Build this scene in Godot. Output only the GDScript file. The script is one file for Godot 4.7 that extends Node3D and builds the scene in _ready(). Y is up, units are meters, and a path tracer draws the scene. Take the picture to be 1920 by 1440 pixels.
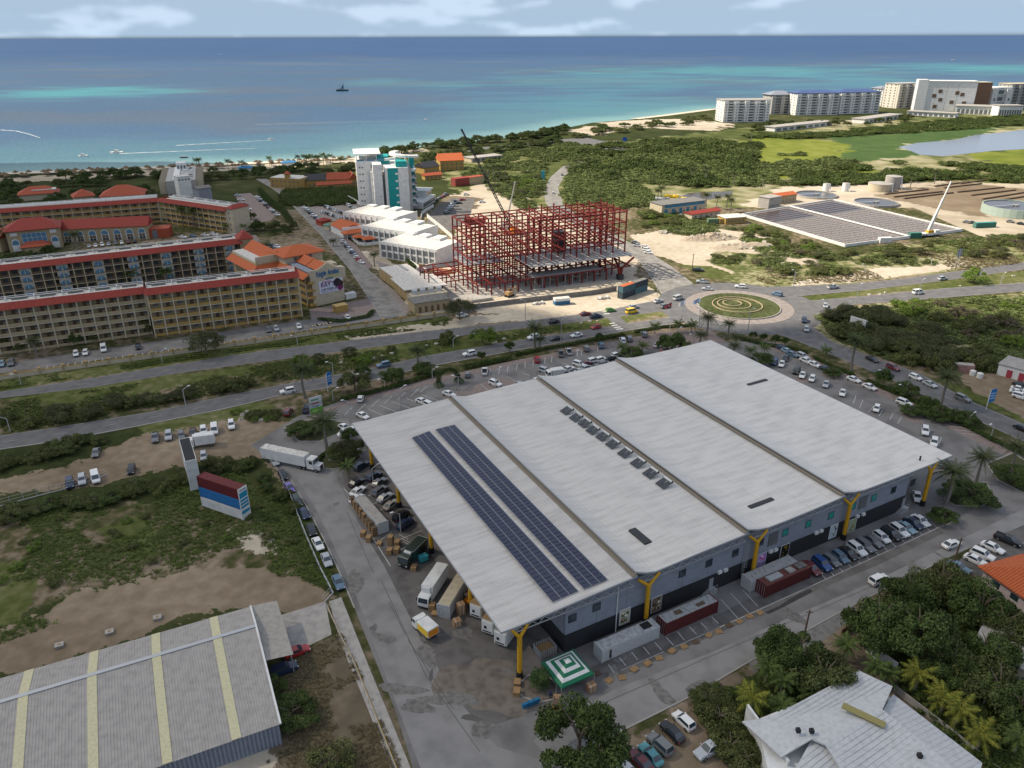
extends Node3D
# An aerial view of a coastal town: a supermarket with a wave roof, hotels, a steel frame being built, roads, a lagoon and the sea.
# Units are metres. The camera is a drone 98 m above the ground at the origin; it looks towards -z and 24 degrees down.

func _ready() -> void:
	var cam:=Camera3D.new()
	cam.name="camera"
	add_child(cam)
	cam.position=Vector3(0,98,0)
	cam.rotation=Vector3(-0.425450,0,-0.003491)
	cam.fov=53.13
	cam.near=1.0
	cam.far=300000.0
	cam.current=true
	var e:=Environment.new()
	e.background_mode=Environment.BG_SKY
	e.tonemap_mode=Environment.TONE_MAPPER_LINEAR
	e.tonemap_exposure=1.45
	e.sdfgi_enabled=true
	e.ssao_enabled=true
	e.ssil_enabled=true
	var sm:=ProceduralSkyMaterial.new()
	sm.sky_top_color=lin(0.36,0.41,0.5)
	sm.sky_horizon_color=lin(0.34,0.46,0.59)
	sm.sky_curve=0.12
	sm.ground_bottom_color=lin(0.1,0.13,0.16)
	sm.ground_horizon_color=lin(0.34,0.46,0.59)
	sm.sun_angle_max=20.0
	sm.sky_cover=sky_clouds()
	sm.sky_cover_modulate=Color(1,1,1,1)
	var sky:=Sky.new()
	sky.sky_material=sm
	e.sky=sky
	e.background_energy_multiplier=0.85
	var we:=WorldEnvironment.new()
	we.name="environment"
	we.environment=e
	add_child(we)
	var sun:=DirectionalLight3D.new()
	sun.name="sun"
	sun.light_energy=1.6
	sun.light_color=Color(1.0,0.95,0.86)
	sun.light_angular_distance=0.5
	sun.shadow_enabled=true
	add_child(sun)
	sun.look_at_from_position(Vector3.ZERO,SUN_WAY)
	make_materials()
	shade_cloud()
	ground()
	sea()
	roads()
	market()
	hotels()
	town()
	steel_frame()
	far_side()
	yard()
	homes()
	greenery()
	street_things()
	vehicles()
	people()

const SUN_WAY:=Vector3(26.0,-27.0,5.0)

# thin bright cloud over a blue sky, laid on the sky as a panorama
func sky_clouds() -> ImageTexture:
	var w:=2048
	var h:=1024
	var f:=FastNoiseLite.new()
	f.seed=21
	f.frequency=1.5
	f.fractal_octaves=6
	var im:=Image.create(w,h,false,Image.FORMAT_RGBA8)
	for y in h/2:
		var up:=(0.5-(y+0.5)/h)*PI
		for x in w:
			var a:=(x+0.5)/w*TAU
			var d:=Vector3(cos(a)*cos(up),sin(up)*5.0,sin(a)*cos(up))
			var v:=f.get_noise_3d(d.x*4.2,d.y*4.2,d.z*4.2)
			var t:=smoothstep(0.06,0.34,v)
			im.set_pixel(x,y,Color(0.9,0.92,0.96,t*0.2))
	return ImageTexture.create_from_image(im)

# the broad cloud that keeps the near ground and the hotels on the left out of the sun; it floats high above and behind the picture's frame
func shade_cloud() -> void:
	var up:=900.0
	var off:=Vector2(SUN_WAY.x,SUN_WAY.z)*(up/SUN_WAY.y)
	var edge:=pts([-468,-683,-308,-694,-167,-620,-143,-502,-127,-414,-101,-350,-78.9,-312.7,-57.7,-307.3,-35.3,-284.7,-15.7,-268.1,7.6,-252.6,43,-264.1,65.1,-267.3,85.2,-261.5,111.6,-270.3,131.8,-276.1,138.5,-251.4,150.7,-223.2,169.2,-223])
	edge.append_array(PackedVector2Array([Vector2(420,-240),Vector2(600,-120),Vector2(700,260),Vector2(-500,420),Vector2(-1000,100),Vector2(-1100,-500),Vector2(-800,-680)]))
	var fine:=PackedVector2Array()
	var nz:=FastNoiseLite.new()
	nz.frequency=0.012
	for i in edge.size():
		var a:=edge[i]
		var b:=edge[(i+1) % edge.size()]
		var k:=maxi(1,int(a.distance_to(b)/12.0))
		for j in k:
			var p:=a.lerp(b,j/float(k))
			fine.append(p+Vector2(nz.get_noise_2d(p.x,p.y),nz.get_noise_2d(p.y+500.0,p.x))*14.0+off)
	var m:=Mesher.new()
	m.prism(fine,up,up+60.0)
	var cm:=mat(0.9,0.9,0.92,1.0)
	cm.transparency=BaseMaterial3D.TRANSPARENCY_ALPHA
	cm.albedo_color.a=0.62
	cm.backlight_enabled=true
	cm.backlight=Color(0.9,0.9,0.9)
	ground_piece("cloud",m,cm)

var taken:={}
var boxes:={}
var cache:={}
var M:={}
var rng:=RandomNumberGenerator.new()

# ---------------------------------------------------------------- mesh collecting
class Mesher:
	var v:=PackedVector3Array()
	var n:=PackedVector3Array()
	var c:=PackedColorArray()
	var uv:=PackedVector2Array()
	var tint:=Color(1,1,1)
	var use_c:=false
	func tri(a: Vector3,b: Vector3,d: Vector3) -> void:
		var q:=(d-a).cross(b-a).normalized()
		v.append(a); v.append(b); v.append(d)
		n.append(q); n.append(q); n.append(q)
		if use_c:
			c.append(tint); c.append(tint); c.append(tint)
	func quad(a: Vector3,b: Vector3,d: Vector3,e: Vector3) -> void:
		tri(a,b,d)
		tri(a,d,e)
	func box(lo: Vector3,hi: Vector3) -> void:
		var p:=[Vector3(lo.x,lo.y,lo.z),Vector3(hi.x,lo.y,lo.z),Vector3(hi.x,lo.y,hi.z),Vector3(lo.x,lo.y,hi.z),Vector3(lo.x,hi.y,lo.z),Vector3(hi.x,hi.y,lo.z),Vector3(hi.x,hi.y,hi.z),Vector3(lo.x,hi.y,hi.z)]
		for f in [[4,5,6,7],[3,2,1,0],[7,6,2,3],[5,4,0,1],[6,5,1,2],[4,7,3,0]]:
			quad(p[f[0]],p[f[1]],p[f[2]],p[f[3]])
	func bar(a: Vector3,b: Vector3,w: float,h: float) -> void:
		var x:=(b-a).normalized()
		var s:=x.cross(Vector3.UP if absf(x.y)<0.95 else Vector3.RIGHT).normalized()*w*0.5
		var u:=s.cross(x).normalized()*h*0.5
		var A:=[a-s-u,a+s-u,a+s+u,a-s+u]
		var B:=[b-s-u,b+s-u,b+s+u,b-s+u]
		for i in 4:
			var j:=(i+1) % 4
			quad(A[j],A[i],B[i],B[j])
		quad(A[0],A[1],A[2],A[3])
		quad(B[3],B[2],B[1],B[0])
	func tube(a: Vector3,b: Vector3,r0: float,r1: float,k:=8,caps:=true) -> void:
		var x:=(b-a).normalized()
		var s:=x.cross(Vector3.UP if absf(x.y)<0.95 else Vector3.RIGHT).normalized()
		var u:=s.cross(x).normalized()
		for i in k:
			var t0:=TAU*i/k
			var t1:=TAU*(i+1)/k
			var d0:=s*cos(t0)+u*sin(t0)
			var d1:=s*cos(t1)+u*sin(t1)
			quad(a+d1*r0,a+d0*r0,b+d0*r1,b+d1*r1)
			if caps:
				tri(b,b+d1*r1,b+d0*r1)
				tri(a,a+d0*r0,a+d1*r0)
	func prism(p: PackedVector2Array,y0: float,y1: float,walls:=true) -> void:
		var t:=Geometry2D.triangulate_polygon(p)
		for i in range(0,t.size(),3):
			var a:=p[t[i]]
			var b:=p[t[i+1]]
			var d:=p[t[i+2]]
			if (b-a).cross(d-a)<0.0:
				var q:=b
				b=d
				d=q
			tri(Vector3(a.x,y1,a.y),Vector3(b.x,y1,b.y),Vector3(d.x,y1,d.y))
			if walls:
				tri(Vector3(a.x,y0,a.y),Vector3(d.x,y0,d.y),Vector3(b.x,y0,b.y))
		if walls:
			var area:=0.0
			for i in p.size():
				area+=p[i].cross(p[(i+1) % p.size()])
			for i in p.size():
				var a:=p[i]
				var b:=p[(i+1) % p.size()]
				if area<0.0:
					var q:=a
					a=b
					b=q
				quad(Vector3(a.x,y0,a.y),Vector3(b.x,y0,b.y),Vector3(b.x,y1,b.y),Vector3(a.x,y1,a.y))
	func mesh() -> ArrayMesh:
		var arr:=[]
		arr.resize(Mesh.ARRAY_MAX)
		arr[Mesh.ARRAY_VERTEX]=v
		arr[Mesh.ARRAY_NORMAL]=n
		if use_c:
			arr[Mesh.ARRAY_COLOR]=c
		if uv.size()==v.size() and v.size()>0:
			arr[Mesh.ARRAY_TEX_UV]=uv
		var m:=ArrayMesh.new()
		m.add_surface_from_arrays(Mesh.PRIMITIVE_TRIANGLES,arr)
		return m

# ---------------------------------------------------------------- materials
func lin(r: float,g: float,b: float) -> Color:
	return Color(r,g,b).linear_to_srgb()

func mat(r: float,g: float,b: float,rough:=0.8,metal:=0.0) -> StandardMaterial3D:
	var m:=StandardMaterial3D.new()
	m.albedo_color=lin(r,g,b)
	m.roughness=rough
	m.metallic=metal
	m.metallic_specular=0.4
	return m

func noise_tex(key: String,freq: float,octaves: int,ramp: Array,sd:=1,size:=256) -> NoiseTexture2D:
	if cache.has(key):
		return cache[key]
	var f:=FastNoiseLite.new()
	f.noise_type=FastNoiseLite.TYPE_SIMPLEX_SMOOTH
	f.frequency=freq
	f.fractal_octaves=octaves
	f.seed=sd
	var t:=NoiseTexture2D.new()
	t.width=size
	t.height=size
	t.seamless=true
	t.noise=f
	var g:=Gradient.new()
	g.offsets=PackedFloat32Array(ramp.map(func(k): return k[0]))
	g.colors=PackedColorArray(ramp.map(func(k): return Color(k[1],k[1],k[1]) if k.size()==2 else Color(k[1],k[2],k[3])))
	t.color_ramp=g
	cache[key]=t
	return t

# a plain colour broken up by grain; grey ramp multiplies the base colour
func matn(r: float,g: float,b: float,rough: float,metres: float,tex: String,stretch:=Vector3.ONE) -> StandardMaterial3D:
	var m:=mat(r,g,b,rough)
	m.albedo_texture=cache[tex]
	m.uv1_triplanar=true
	m.uv1_world_triplanar=true
	m.uv1_scale=stretch/metres
	return m

func make_materials() -> void:
	noise_tex("soft",0.012,5,[[0.0,0.84],[0.4,0.93],[0.6,0.97],[1.0,1.0]],3,512)
	noise_tex("grain",0.03,5,[[0.0,0.7],[0.4,0.88],[0.65,0.95],[1.0,1.0]],5,512)
	noise_tex("patch",0.009,6,[[0.0,0.76],[0.4,0.89],[0.55,0.95],[1.0,1.0]],8,512)
	noise_tex("stain",0.015,5,[[0.0,0.88],[0.4,0.95],[0.6,0.98],[1.0,1.0]],11,512)
	M.asphalt=matn(0.215,0.206,0.204,0.92,46.0,"patch")
	M.asphalt_yard=matn(0.15,0.14,0.135,0.9,23.0,"patch")
	M.asphalt_road=matn(0.15,0.147,0.152,0.9,31.0,"soft")
	M.asphalt_dust=matn(0.27,0.255,0.24,0.92,27.0,"patch")
	M.dark_patch=matn(0.06,0.058,0.06,0.9,9.0,"grain")
	M.concrete=matn(0.4,0.375,0.35,0.9,14.0,"soft")
	M.concrete_dark=matn(0.22,0.21,0.2,0.9,9.0,"patch")
	M.paver=matn(0.26,0.205,0.19,0.9,11.0,"soft")
	M.paver_pink=matn(0.3,0.262,0.245,0.9,19.0,"soft")
	M.kerb=matn(0.42,0.4,0.37,0.9,3.0,"grain")
	M.paint=matn(0.72,0.72,0.7,0.8,3.0,"grain")
	M.paint_worn=matn(0.42,0.41,0.4,0.85,2.0,"grain")
	M.paint_yellow=matn(0.6,0.38,0.06,0.8,3.0,"grain")
	M.white=matn(0.74,0.74,0.73,0.75,21.0,"stain")
	M.white_roof=matn(0.72,0.69,0.65,0.8,17.0,"grain")
	M.cream=matn(0.4,0.32,0.2,0.85,15.0,"stain")
	M.cream_pale=matn(0.54,0.47,0.35,0.85,15.0,"stain")
	M.ochre=matn(0.42,0.27,0.085,0.85,15.0,"stain")
	M.stone_grey=matn(0.42,0.41,0.4,0.85,15.0,"stain")
	M.bluegrey=matn(0.26,0.285,0.34,0.85,15.0,"stain")
	M.red_roof=matn(0.33,0.05,0.036,0.75,9.0,"grain")
	M.terracotta=matn(0.56,0.135,0.045,0.75,7.0,"grain")
	M.tile_red=matn(0.42,0.09,0.045,0.75,7.0,"grain")
	M.teal=matn(0.012,0.32,0.32,0.6,15.0,"stain")
	M.shade_grey=mat(0.15,0.165,0.18,0.1)  # opaque panes; the dark of the rooms behind is put into the colour
	M.brown_door=matn(0.17,0.11,0.07,0.7,4.0,"grain")
	M.glass=mat(0.03,0.045,0.06,0.08)
	M.glass.metallic_specular=0.7
	M.glass_blue=mat(0.1,0.22,0.34,0.1)
	M.glass_teal=mat(0.03,0.28,0.24,0.15)
	M.steel_red=matn(0.19,0.024,0.022,0.7,6.0,"grain")
	M.steel_grey=mat(0.4,0.41,0.43,0.5,0.4)
	M.deck=matn(0.33,0.33,0.34,0.5,8.0,"grain")
	M.galv=mat(0.5,0.51,0.52,0.45,0.5)
	M.dark_metal=mat(0.05,0.05,0.055,0.5,0.3)
	M.black=mat(0.018,0.018,0.02,0.6)
	M.tyre=mat(0.02,0.02,0.02,0.85)
	M.rim=mat(0.35,0.36,0.37,0.4,0.7)
	M.lamp_white=mat(0.75,0.76,0.78,0.2)
	M.lamp_red=mat(0.4,0.02,0.02,0.25)
	M.yellow=matn(0.66,0.35,0.018,0.55,6.0,"stain")
	M.orange=mat(0.7,0.22,0.02,0.5)
	M.wood=matn(0.44,0.28,0.14,0.85,2.5,"grain")
	M.wood_dark=matn(0.16,0.11,0.075,0.85,2.5,"grain")
	M.card=matn(0.42,0.26,0.15,0.85,2.0,"grain")
	M.trunk=matn(0.19,0.15,0.115,0.95,2.0,"grain")
	M.trunk_grey=matn(0.25,0.225,0.2,0.95,1.5,"grain")
	M.thatch=matn(0.19,0.135,0.085,0.95,2.5,"grain")
	M.rock=matn(0.5,0.46,0.4,0.95,3.0,"grain")
	M.soil_heap=matn(0.46,0.38,0.29,0.95,6.0,"patch")
	M.leaf=mat(1,1,1,0.65)
	M.leaf.vertex_color_use_as_albedo=true
	M.leaf.backlight_enabled=true
	M.leaf.backlight=lin(0.05,0.07,0.015)
	M.leaf.metallic_specular=0.25

# ---------------------------------------------------------------- scene tree
func numbered(called: String) -> String:
	taken[called]=taken.get(called,-1)+1
	return called if taken[called]==0 else "%s_%03d" % [called,taken[called]]

func tag(o: Node,label: String,category: String,group:="",kind:="") -> Node:
	if label: o.set_meta("label",label)
	if category: o.set_meta("category",category)
	if group: o.set_meta("group",group)
	if kind: o.set_meta("kind",kind)
	return o

func thing(called: String,label: String,category: String,at:=Vector3.ZERO,yaw:=0.0,group:="") -> Node3D:
	var o:=Node3D.new()
	o.name=numbered(called)
	add_child(o)
	o.position=at
	o.rotation.y=yaw
	return tag(o,label,category,group)

# a thing whose own +x axis runs from p to q on the ground and whose front faces +z
func along(called: String,label: String,category: String,p: Vector2,q: Vector2,group:="") -> Node3D:
	return thing(called,label,category,Vector3(p.x,0,p.y),yaw_of(q-p),group)

func yaw_of(d: Vector2) -> float:
	return atan2(-d.y,d.x)

func part(parent: Node,called: String,m,material: Material) -> MeshInstance3D:
	var o:=MeshInstance3D.new()
	o.name=called
	o.mesh=m.mesh() if m is Mesher else m
	o.material_override=material
	parent.add_child(o,true)
	return o

func single(called: String,label: String,category: String,m,material: Material,group:="",kind:="") -> MeshInstance3D:
	var o:=MeshInstance3D.new()
	o.name=numbered(called)
	o.mesh=m.mesh() if m is Mesher else m
	o.material_override=material
	add_child(o)
	tag(o,label,category,group,kind)
	return o

func ground_piece(called: String,m,material: Material) -> MeshInstance3D:
	return single(called,"","",m,material,"","structure")

# an axis-parallel box in the parent's own frame, as a part
func bx(parent: Node,called: String,material: Material,x0: float,y0: float,z0: float,x1: float,y1: float,z1: float) -> MeshInstance3D:
	var size:=Vector3(absf(x1-x0),absf(y1-y0),absf(z1-z0)).snapped(Vector3.ONE*0.001)
	if not boxes.has(size):
		var b:=BoxMesh.new()
		b.size=size
		boxes[size]=b
	var o:=MeshInstance3D.new()
	o.name=called
	o.mesh=boxes[size]
	o.material_override=material
	o.position=Vector3(x0+x1,y0+y1,z0+z1)*0.5
	parent.add_child(o,true)
	return o

func tb(parent: Node,called: String,material: Material,a: Vector3,b: Vector3,r0: float,r1: float,k:=8) -> MeshInstance3D:
	var m:=Mesher.new()
	m.tube(a,b,r0,r1,k)
	return part(parent,called,m,material)

func br(parent: Node,called: String,material: Material,a: Vector3,b: Vector3,w: float,h: float) -> MeshInstance3D:
	var m:=Mesher.new()
	m.bar(a,b,w,h)
	return part(parent,called,m,material)

func pts(a: Array) -> PackedVector2Array:
	var p:=PackedVector2Array()
	for i in range(0,a.size(),2):
		p.append(Vector2(a[i],a[i+1]))
	return p

func sheet(called: String,p: PackedVector2Array,y: float,material: Material) -> MeshInstance3D:
	var m:=Mesher.new()
	m.prism(p,0.0,y,false)
	return ground_piece(called,m,material)

# a row of thin flat strips of paint between pairs of ground points
func stripes(parent: Node,called: String,lines: Array,width: float,y: float,material: Material) -> void:
	for l in lines:
		var a:=Vector2(l[0],l[1])
		var b:=Vector2(l[2],l[3])
		var s:=(b-a).normalized().orthogonal()*width*0.5
		var m:=Mesher.new()
		m.prism(PackedVector2Array([a-s,b-s,b+s,a+s]),0.0,y,false)
		part(parent,called,m,material)

func kerb_line(p: PackedVector2Array,closed:=false,width:=0.3,height:=0.14,material: Material=null) -> void:
	var m:=Mesher.new()
	for i in range(p.size() if closed else p.size()-1):
		var a:=p[i]
		var b:=p[(i+1) % p.size()]
		m.bar(Vector3(a.x,height*0.5,a.y),Vector3(b.x,height*0.5,b.y),width,height)
	ground_piece("kerb",m,material if material else M.kerb)

func blob(c: Vector2,rx: float,rz: float,yaw:=0.0,k:=28,wob:=0.12,sd:=1) -> PackedVector2Array:
	var p:=PackedVector2Array()
	for i in k:
		var t:=TAU*i/k
		var r:=1.0+wob*(sin(t*2.0+sd)*0.6+sin(t*3.0+sd*2.3)*0.5+sin(t*7.0+sd*1.7)*0.3)
		p.append(c+Vector2(cos(t)*rx*r,sin(t)*rz*r).rotated(yaw))
	return p

# ---------------------------------------------------------------- plants
func leaves(m: Mesher,c: Vector3,rad: Vector3,count: int,size: float,ca: Color,cb: Color) -> void:
	m.use_c=true
	for i in count:
		var d:=Vector3(rng.randfn(),rng.randfn(),rng.randfn()).normalized()
		if d.y < -0.45:
			d.y = -d.y*0.6
		var p:=c+d*rad*lerpf(0.55,1.05,sqrt(rng.randf()))
		var nrm:=(d+Vector3(rng.randfn(),rng.randfn()+0.4,rng.randfn())*0.6).normalized()
		var s:=nrm.cross(Vector3(rng.randfn(),rng.randfn(),rng.randfn())).normalized()
		var u:=s.cross(nrm)
		var l:=size*rng.randf_range(0.6,1.35)
		m.tint=ca.lerp(cb,rng.randf())
		var bend:=nrm*l*0.18
		m.tri(p-s*l*0.5,p+u*l*0.34-bend,p+s*l*0.5)
		m.tri(p-s*l*0.5,p+s*l*0.5,p-u*l*0.34-bend)

# crown shapes are kept as meshes so that copies share them
func crown_mesh(key: String,clumps: int,per: int,size: float,flat: float,ca: Color,cb: Color,sd: int,hollow:=0.35) -> ArrayMesh:
	if cache.has(key):
		return cache[key]
	rng.seed=sd
	var m:=Mesher.new()
	for i in clumps:
		var t:=rng.randf()*TAU
		var r:=sqrt(rng.randf_range(hollow*0.2,1.0))*0.82
		var y:=(1.0-r*r*0.8)*flat*rng.randf_range(0.45,1.0)
		var s:=rng.randf_range(0.14,0.36)
		var tone:=rng.randf_range(0.65,1.3)
		leaves(m,Vector3(cos(t)*r,y,sin(t)*r),Vector3(s,s*lerpf(0.55,0.9,flat),s),per,size,ca*tone,cb*tone)
	cache[key]=m.mesh()
	return cache[key]

func trunk_mesh(key: String,h: float,r: float,spread: float,limbs: int,sd: int) -> ArrayMesh:
	if cache.has(key):
		return cache[key]
	rng.seed=sd
	var m:=Mesher.new()
	var top:=Vector3(rng.randf_range(-0.1,0.1)*h,h*0.55,rng.randf_range(-0.1,0.1)*h)
	m.tube(Vector3(0,-0.1,0),top,r,r*0.7,7,false)
	for i in limbs:
		var t:=TAU*(i+rng.randf()*0.6)/limbs
		var e:=top+Vector3(cos(t)*spread*rng.randf_range(0.5,0.9),h*rng.randf_range(0.3,0.6),sin(t)*spread*rng.randf_range(0.5,0.9))
		var k:=top.lerp(e,0.5)+Vector3(0,h*0.08,0)
		m.tube(top,k,r*0.6,r*0.4,5,false)
		m.tube(k,e,r*0.4,r*0.12,5,false)
	cache[key]=m.mesh()
	return cache[key]

const TREE_KINDS:={
	# clumps, leaves each, leaf size (of a crown 2 wide), flatness, colours, trunk share of height, crown base share
	"dense": [30,400,0.064,0.95,[0.032,0.056,0.018],[0.11,0.145,0.044],0.25,0.16],
	"olive": [28,300,0.062,0.9,[0.045,0.06,0.022],[0.135,0.15,0.055],0.25,0.16],
	"scrub": [24,160,0.075,0.62,[0.055,0.072,0.026],[0.17,0.18,0.065],0.3,0.08],
	"acacia": [30,230,0.055,0.55,[0.055,0.062,0.03],[0.12,0.13,0.06],0.6,0.42],
	"bright": [22,170,0.075,0.8,[0.07,0.12,0.02],[0.17,0.24,0.045],0.25,0.1],
	"dry": [16,60,0.09,0.6,[0.1,0.085,0.06],[0.17,0.145,0.1],0.35,0.15],
	"ball": [34,110,0.11,1.0,[0.03,0.055,0.014],[0.075,0.12,0.03],0.4,0.3],
}

func tree(kind: String,called: String,label: String,category: String,at: Vector2,width: float,height: float,group:="",variant:=0) -> Node3D:
	var k: Array=TREE_KINDS[kind]
	var sd:=11+variant % 4
	var o:=thing(called,label,category,Vector3(at.x,0,at.y),at.x*1.7+at.y*0.9,group)
	var ca:=Color(k[4][0],k[4][1],k[4][2])
	var cb:=Color(k[5][0],k[5][1],k[5][2])
	var c:=part(o,"crown",crown_mesh(kind+str(sd),k[0],k[1],k[2],k[3],ca,cb,sd),M.leaf)
	var low: float=height*k[7]
	c.position.y=low
	c.scale=Vector3(width*0.5,(height-low)/(k[3]*1.15),width*0.5)
	var t:=part(o,"trunk",trunk_mesh("t"+kind+str(sd),1.0,0.05,0.45,6,sd),M.trunk)
	t.scale=Vector3(width*0.5+0.4,height*0.85,width*0.5+0.4)
	return o

func frond(m: Mesher,base: Vector3,dir: float,lift: float,length: float,droop: float,leaf: float,pairs: int,ca: Color,cb: Color) -> void:
	m.use_c=true
	var out:=Vector3(cos(dir),0,sin(dir))
	var side:=Vector3(-sin(dir),0,cos(dir))
	var prev:=base
	var steps:=7
	var line:=[base]
	for i in steps:
		var t:=(i+1.0)/steps
		line.append(base+out*length*t*(1.0-0.15*t*droop)+Vector3(0,length*(lift*t-droop*t*t),0))
	m.tint=ca.lerp(cb,0.8)
	for i in steps:
		m.bar(line[i],line[i+1],0.09*(1.1-i/7.0),0.05)
	for i in pairs:
		var t:=lerpf(0.14,1.0,i/(pairs-1.0))
		var f:=t*steps
		var j:=mini(int(f),steps-1)
		var p: Vector3=line[j].lerp(line[j+1],f-j)
		var ax: Vector3=(line[j+1]-line[j]).normalized()
		var l:=leaf*sin(PI*lerpf(0.16,0.93,t))*rng.randf_range(0.85,1.15)
		for s in [-1.0,1.0]:
			m.tint=ca.lerp(cb,rng.randf())
			var tip: Vector3=p+(side*s*0.85+ax*0.55+Vector3(0,-0.35-0.25*rng.randf(),0)).normalized()*l
			var w:=ax*leaf*0.085
			m.tri(p-w,tip,p+w)

func palm_mesh(key: String,fronds: int,length: float,leaf: float,pairs: int,ca: Color,cb: Color,full: bool,sd: int) -> ArrayMesh:
	if cache.has(key):
		return cache[key]
	rng.seed=sd
	var m:=Mesher.new()
	for i in fronds:
		var a:=i*2.39996+rng.randf_range(-0.2,0.2)
		var up:=1.0-i/float(fronds)
		var lift:=lerpf(-0.15 if full else 0.1,1.15,up)
		frond(m,Vector3(0,0,0),a,lift,length*rng.randf_range(0.85,1.1)*lerpf(1.0,0.8,up),lerpf(0.55,0.45,up),leaf,pairs,ca,cb)
	cache[key]=m.mesh()
	return cache[key]

func palm(kind: String,called: String,label: String,at: Vector2,height: float,group:="",variant:=0,scale_:=1.0) -> Node3D:
	var o:=thing(called,label,"palm",Vector3(at.x,0,at.y),at.x*2.1+at.y,group)
	var sd:=31+variant % 3
	var c: ArrayMesh
	var r:=0.22
	match kind:
		"date":
			c=palm_mesh("date%d" % sd,50,4.2,0.8,15,Color(0.035,0.048,0.02),Color(0.1,0.12,0.05),true,sd)
			r=0.32
		"yellow":
			c=palm_mesh("yellow%d" % sd,18,4.0,1.1,18,Color(0.05,0.08,0.014),Color(0.25,0.235,0.04),true,sd)
		"fan":
			c=palm_mesh("fan%d" % sd,60,1.7,0.75,9,Color(0.03,0.055,0.02),Color(0.085,0.13,0.045),true,sd)
		_:
			c=palm_mesh("coco%d" % sd,20,4.0,1.15,18,Color(0.03,0.05,0.016),Color(0.12,0.16,0.045),true,sd)
	var cr:=part(o,"crown",c,M.leaf)
	cr.position.y=height
	cr.scale=Vector3.ONE*scale_
	var m:=Mesher.new()
	var lean:=Vector3(sin(at.x)*0.04,0,cos(at.y)*0.04)*height
	var n:=5
	for i in n:
		var t0:=i/float(n)
		var t1:=(i+1.0)/n
		m.tube(Vector3(0,height*t0-(0.1 if i==0 else 0.0),0)+lean*sin(PI*t0),Vector3(0,height*t1,0)+lean*sin(PI*t1),r*(1.25-t0*0.5)*scale_,r*(1.25-t1*0.5)*scale_,8,false)
	part(o,"trunk",m,M.trunk_grey)
	return o

# a clipped hedge along a line on the ground
func hedge(called: String,label: String,p: PackedVector2Array,width: float,height: float,ca:=Color(0.03,0.05,0.014),cb:=Color(0.08,0.115,0.03),group:="") -> void:
	rng.seed=int(absf(p[0].x*31+p[0].y*17))+5
	var m:=Mesher.new()
	m.use_c=true
	var o:=thing(called,label,"hedge",Vector3(p[0].x,0,p[0].y),0.0,group)
	for i in p.size()-1:
		var l:=p[i].distance_to(p[i+1])
		var k:=int(ceil(l/(width*0.6)))
		for j in k:
			var q:=p[i].lerp(p[i+1],(j+0.5)/k)-p[0]
			leaves(m,Vector3(q.x,height*0.5,q.y),Vector3(width*0.55,height*rng.randf_range(0.45,0.62),width*0.55),int(60*width),0.42,ca,cb)
	part(o,"foliage",m,M.leaf)

# uncounted growth spread over a polygon: one object made of copies of a shape
func spread(called: String,label: String,category: String,poly: PackedVector2Array,count: int,shape: Mesh,wmin: float,wmax: float,hmin: float,hmax: float,sd: int,freq:=0.0,thresh:=0.0) -> void:
	rng.seed=sd
	var lo:=poly[0]
	var hi:=poly[0]
	for p in poly:
		lo=lo.min(p)
		hi=hi.max(p)
	var nz:=FastNoiseLite.new()
	nz.seed=sd
	nz.frequency=freq
	var list:=[]
	var tries:=0
	while list.size()<count and tries<count*20:
		tries+=1
		var p:=Vector2(rng.randf_range(lo.x,hi.x),rng.randf_range(lo.y,hi.y))
		if not Geometry2D.is_point_in_polygon(p,poly):
			continue
		if freq>0.0 and nz.get_noise_2d(p.x,p.y)+rng.randf_range(-0.1,0.1)<thresh:
			continue
		var w:=rng.randf_range(wmin,wmax)
		var h:=rng.randf_range(hmin,hmax)
		var b:=Basis(Vector3.UP,rng.randf()*TAU)*Basis.from_scale(Vector3(w,h,w))
		list.append([Transform3D(b,Vector3(p.x,0.0,p.y)),Color(1,1,1)*rng.randf_range(0.7,1.25)])
	var mm:=MultiMesh.new()
	mm.transform_format=MultiMesh.TRANSFORM_3D
	mm.use_colors=true
	mm.mesh=shape
	mm.instance_count=list.size()
	for i in list.size():
		mm.set_instance_transform(i,list[i][0])
		mm.set_instance_color(i,list[i][1])
	var o:=MultiMeshInstance3D.new()
	o.name=numbered(called)
	o.multimesh=mm
	o.material_override=M.leaf
	add_child(o)
	tag(o,label,category,"","stuff")

func tuft_mesh(key: String,blades: int,ca: Color,cb: Color,sd: int) -> ArrayMesh:
	if cache.has(key):
		return cache[key]
	rng.seed=sd
	var m:=Mesher.new()
	m.use_c=true
	for i in blades:
		var a:=rng.randf()*TAU
		var d:=Vector3(cos(a),0,sin(a))
		var s:=Vector3(-sin(a),0,cos(a))
		var b:=d*rng.randf()*0.5
		m.tint=ca.lerp(cb,rng.randf())
		m.tri(b-s*0.12,b+d*rng.randf_range(0.2,0.55)+Vector3(0,rng.randf_range(0.5,1.0),0),b+s*0.12)
	cache[key]=m.mesh()
	return cache[key]

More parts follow.
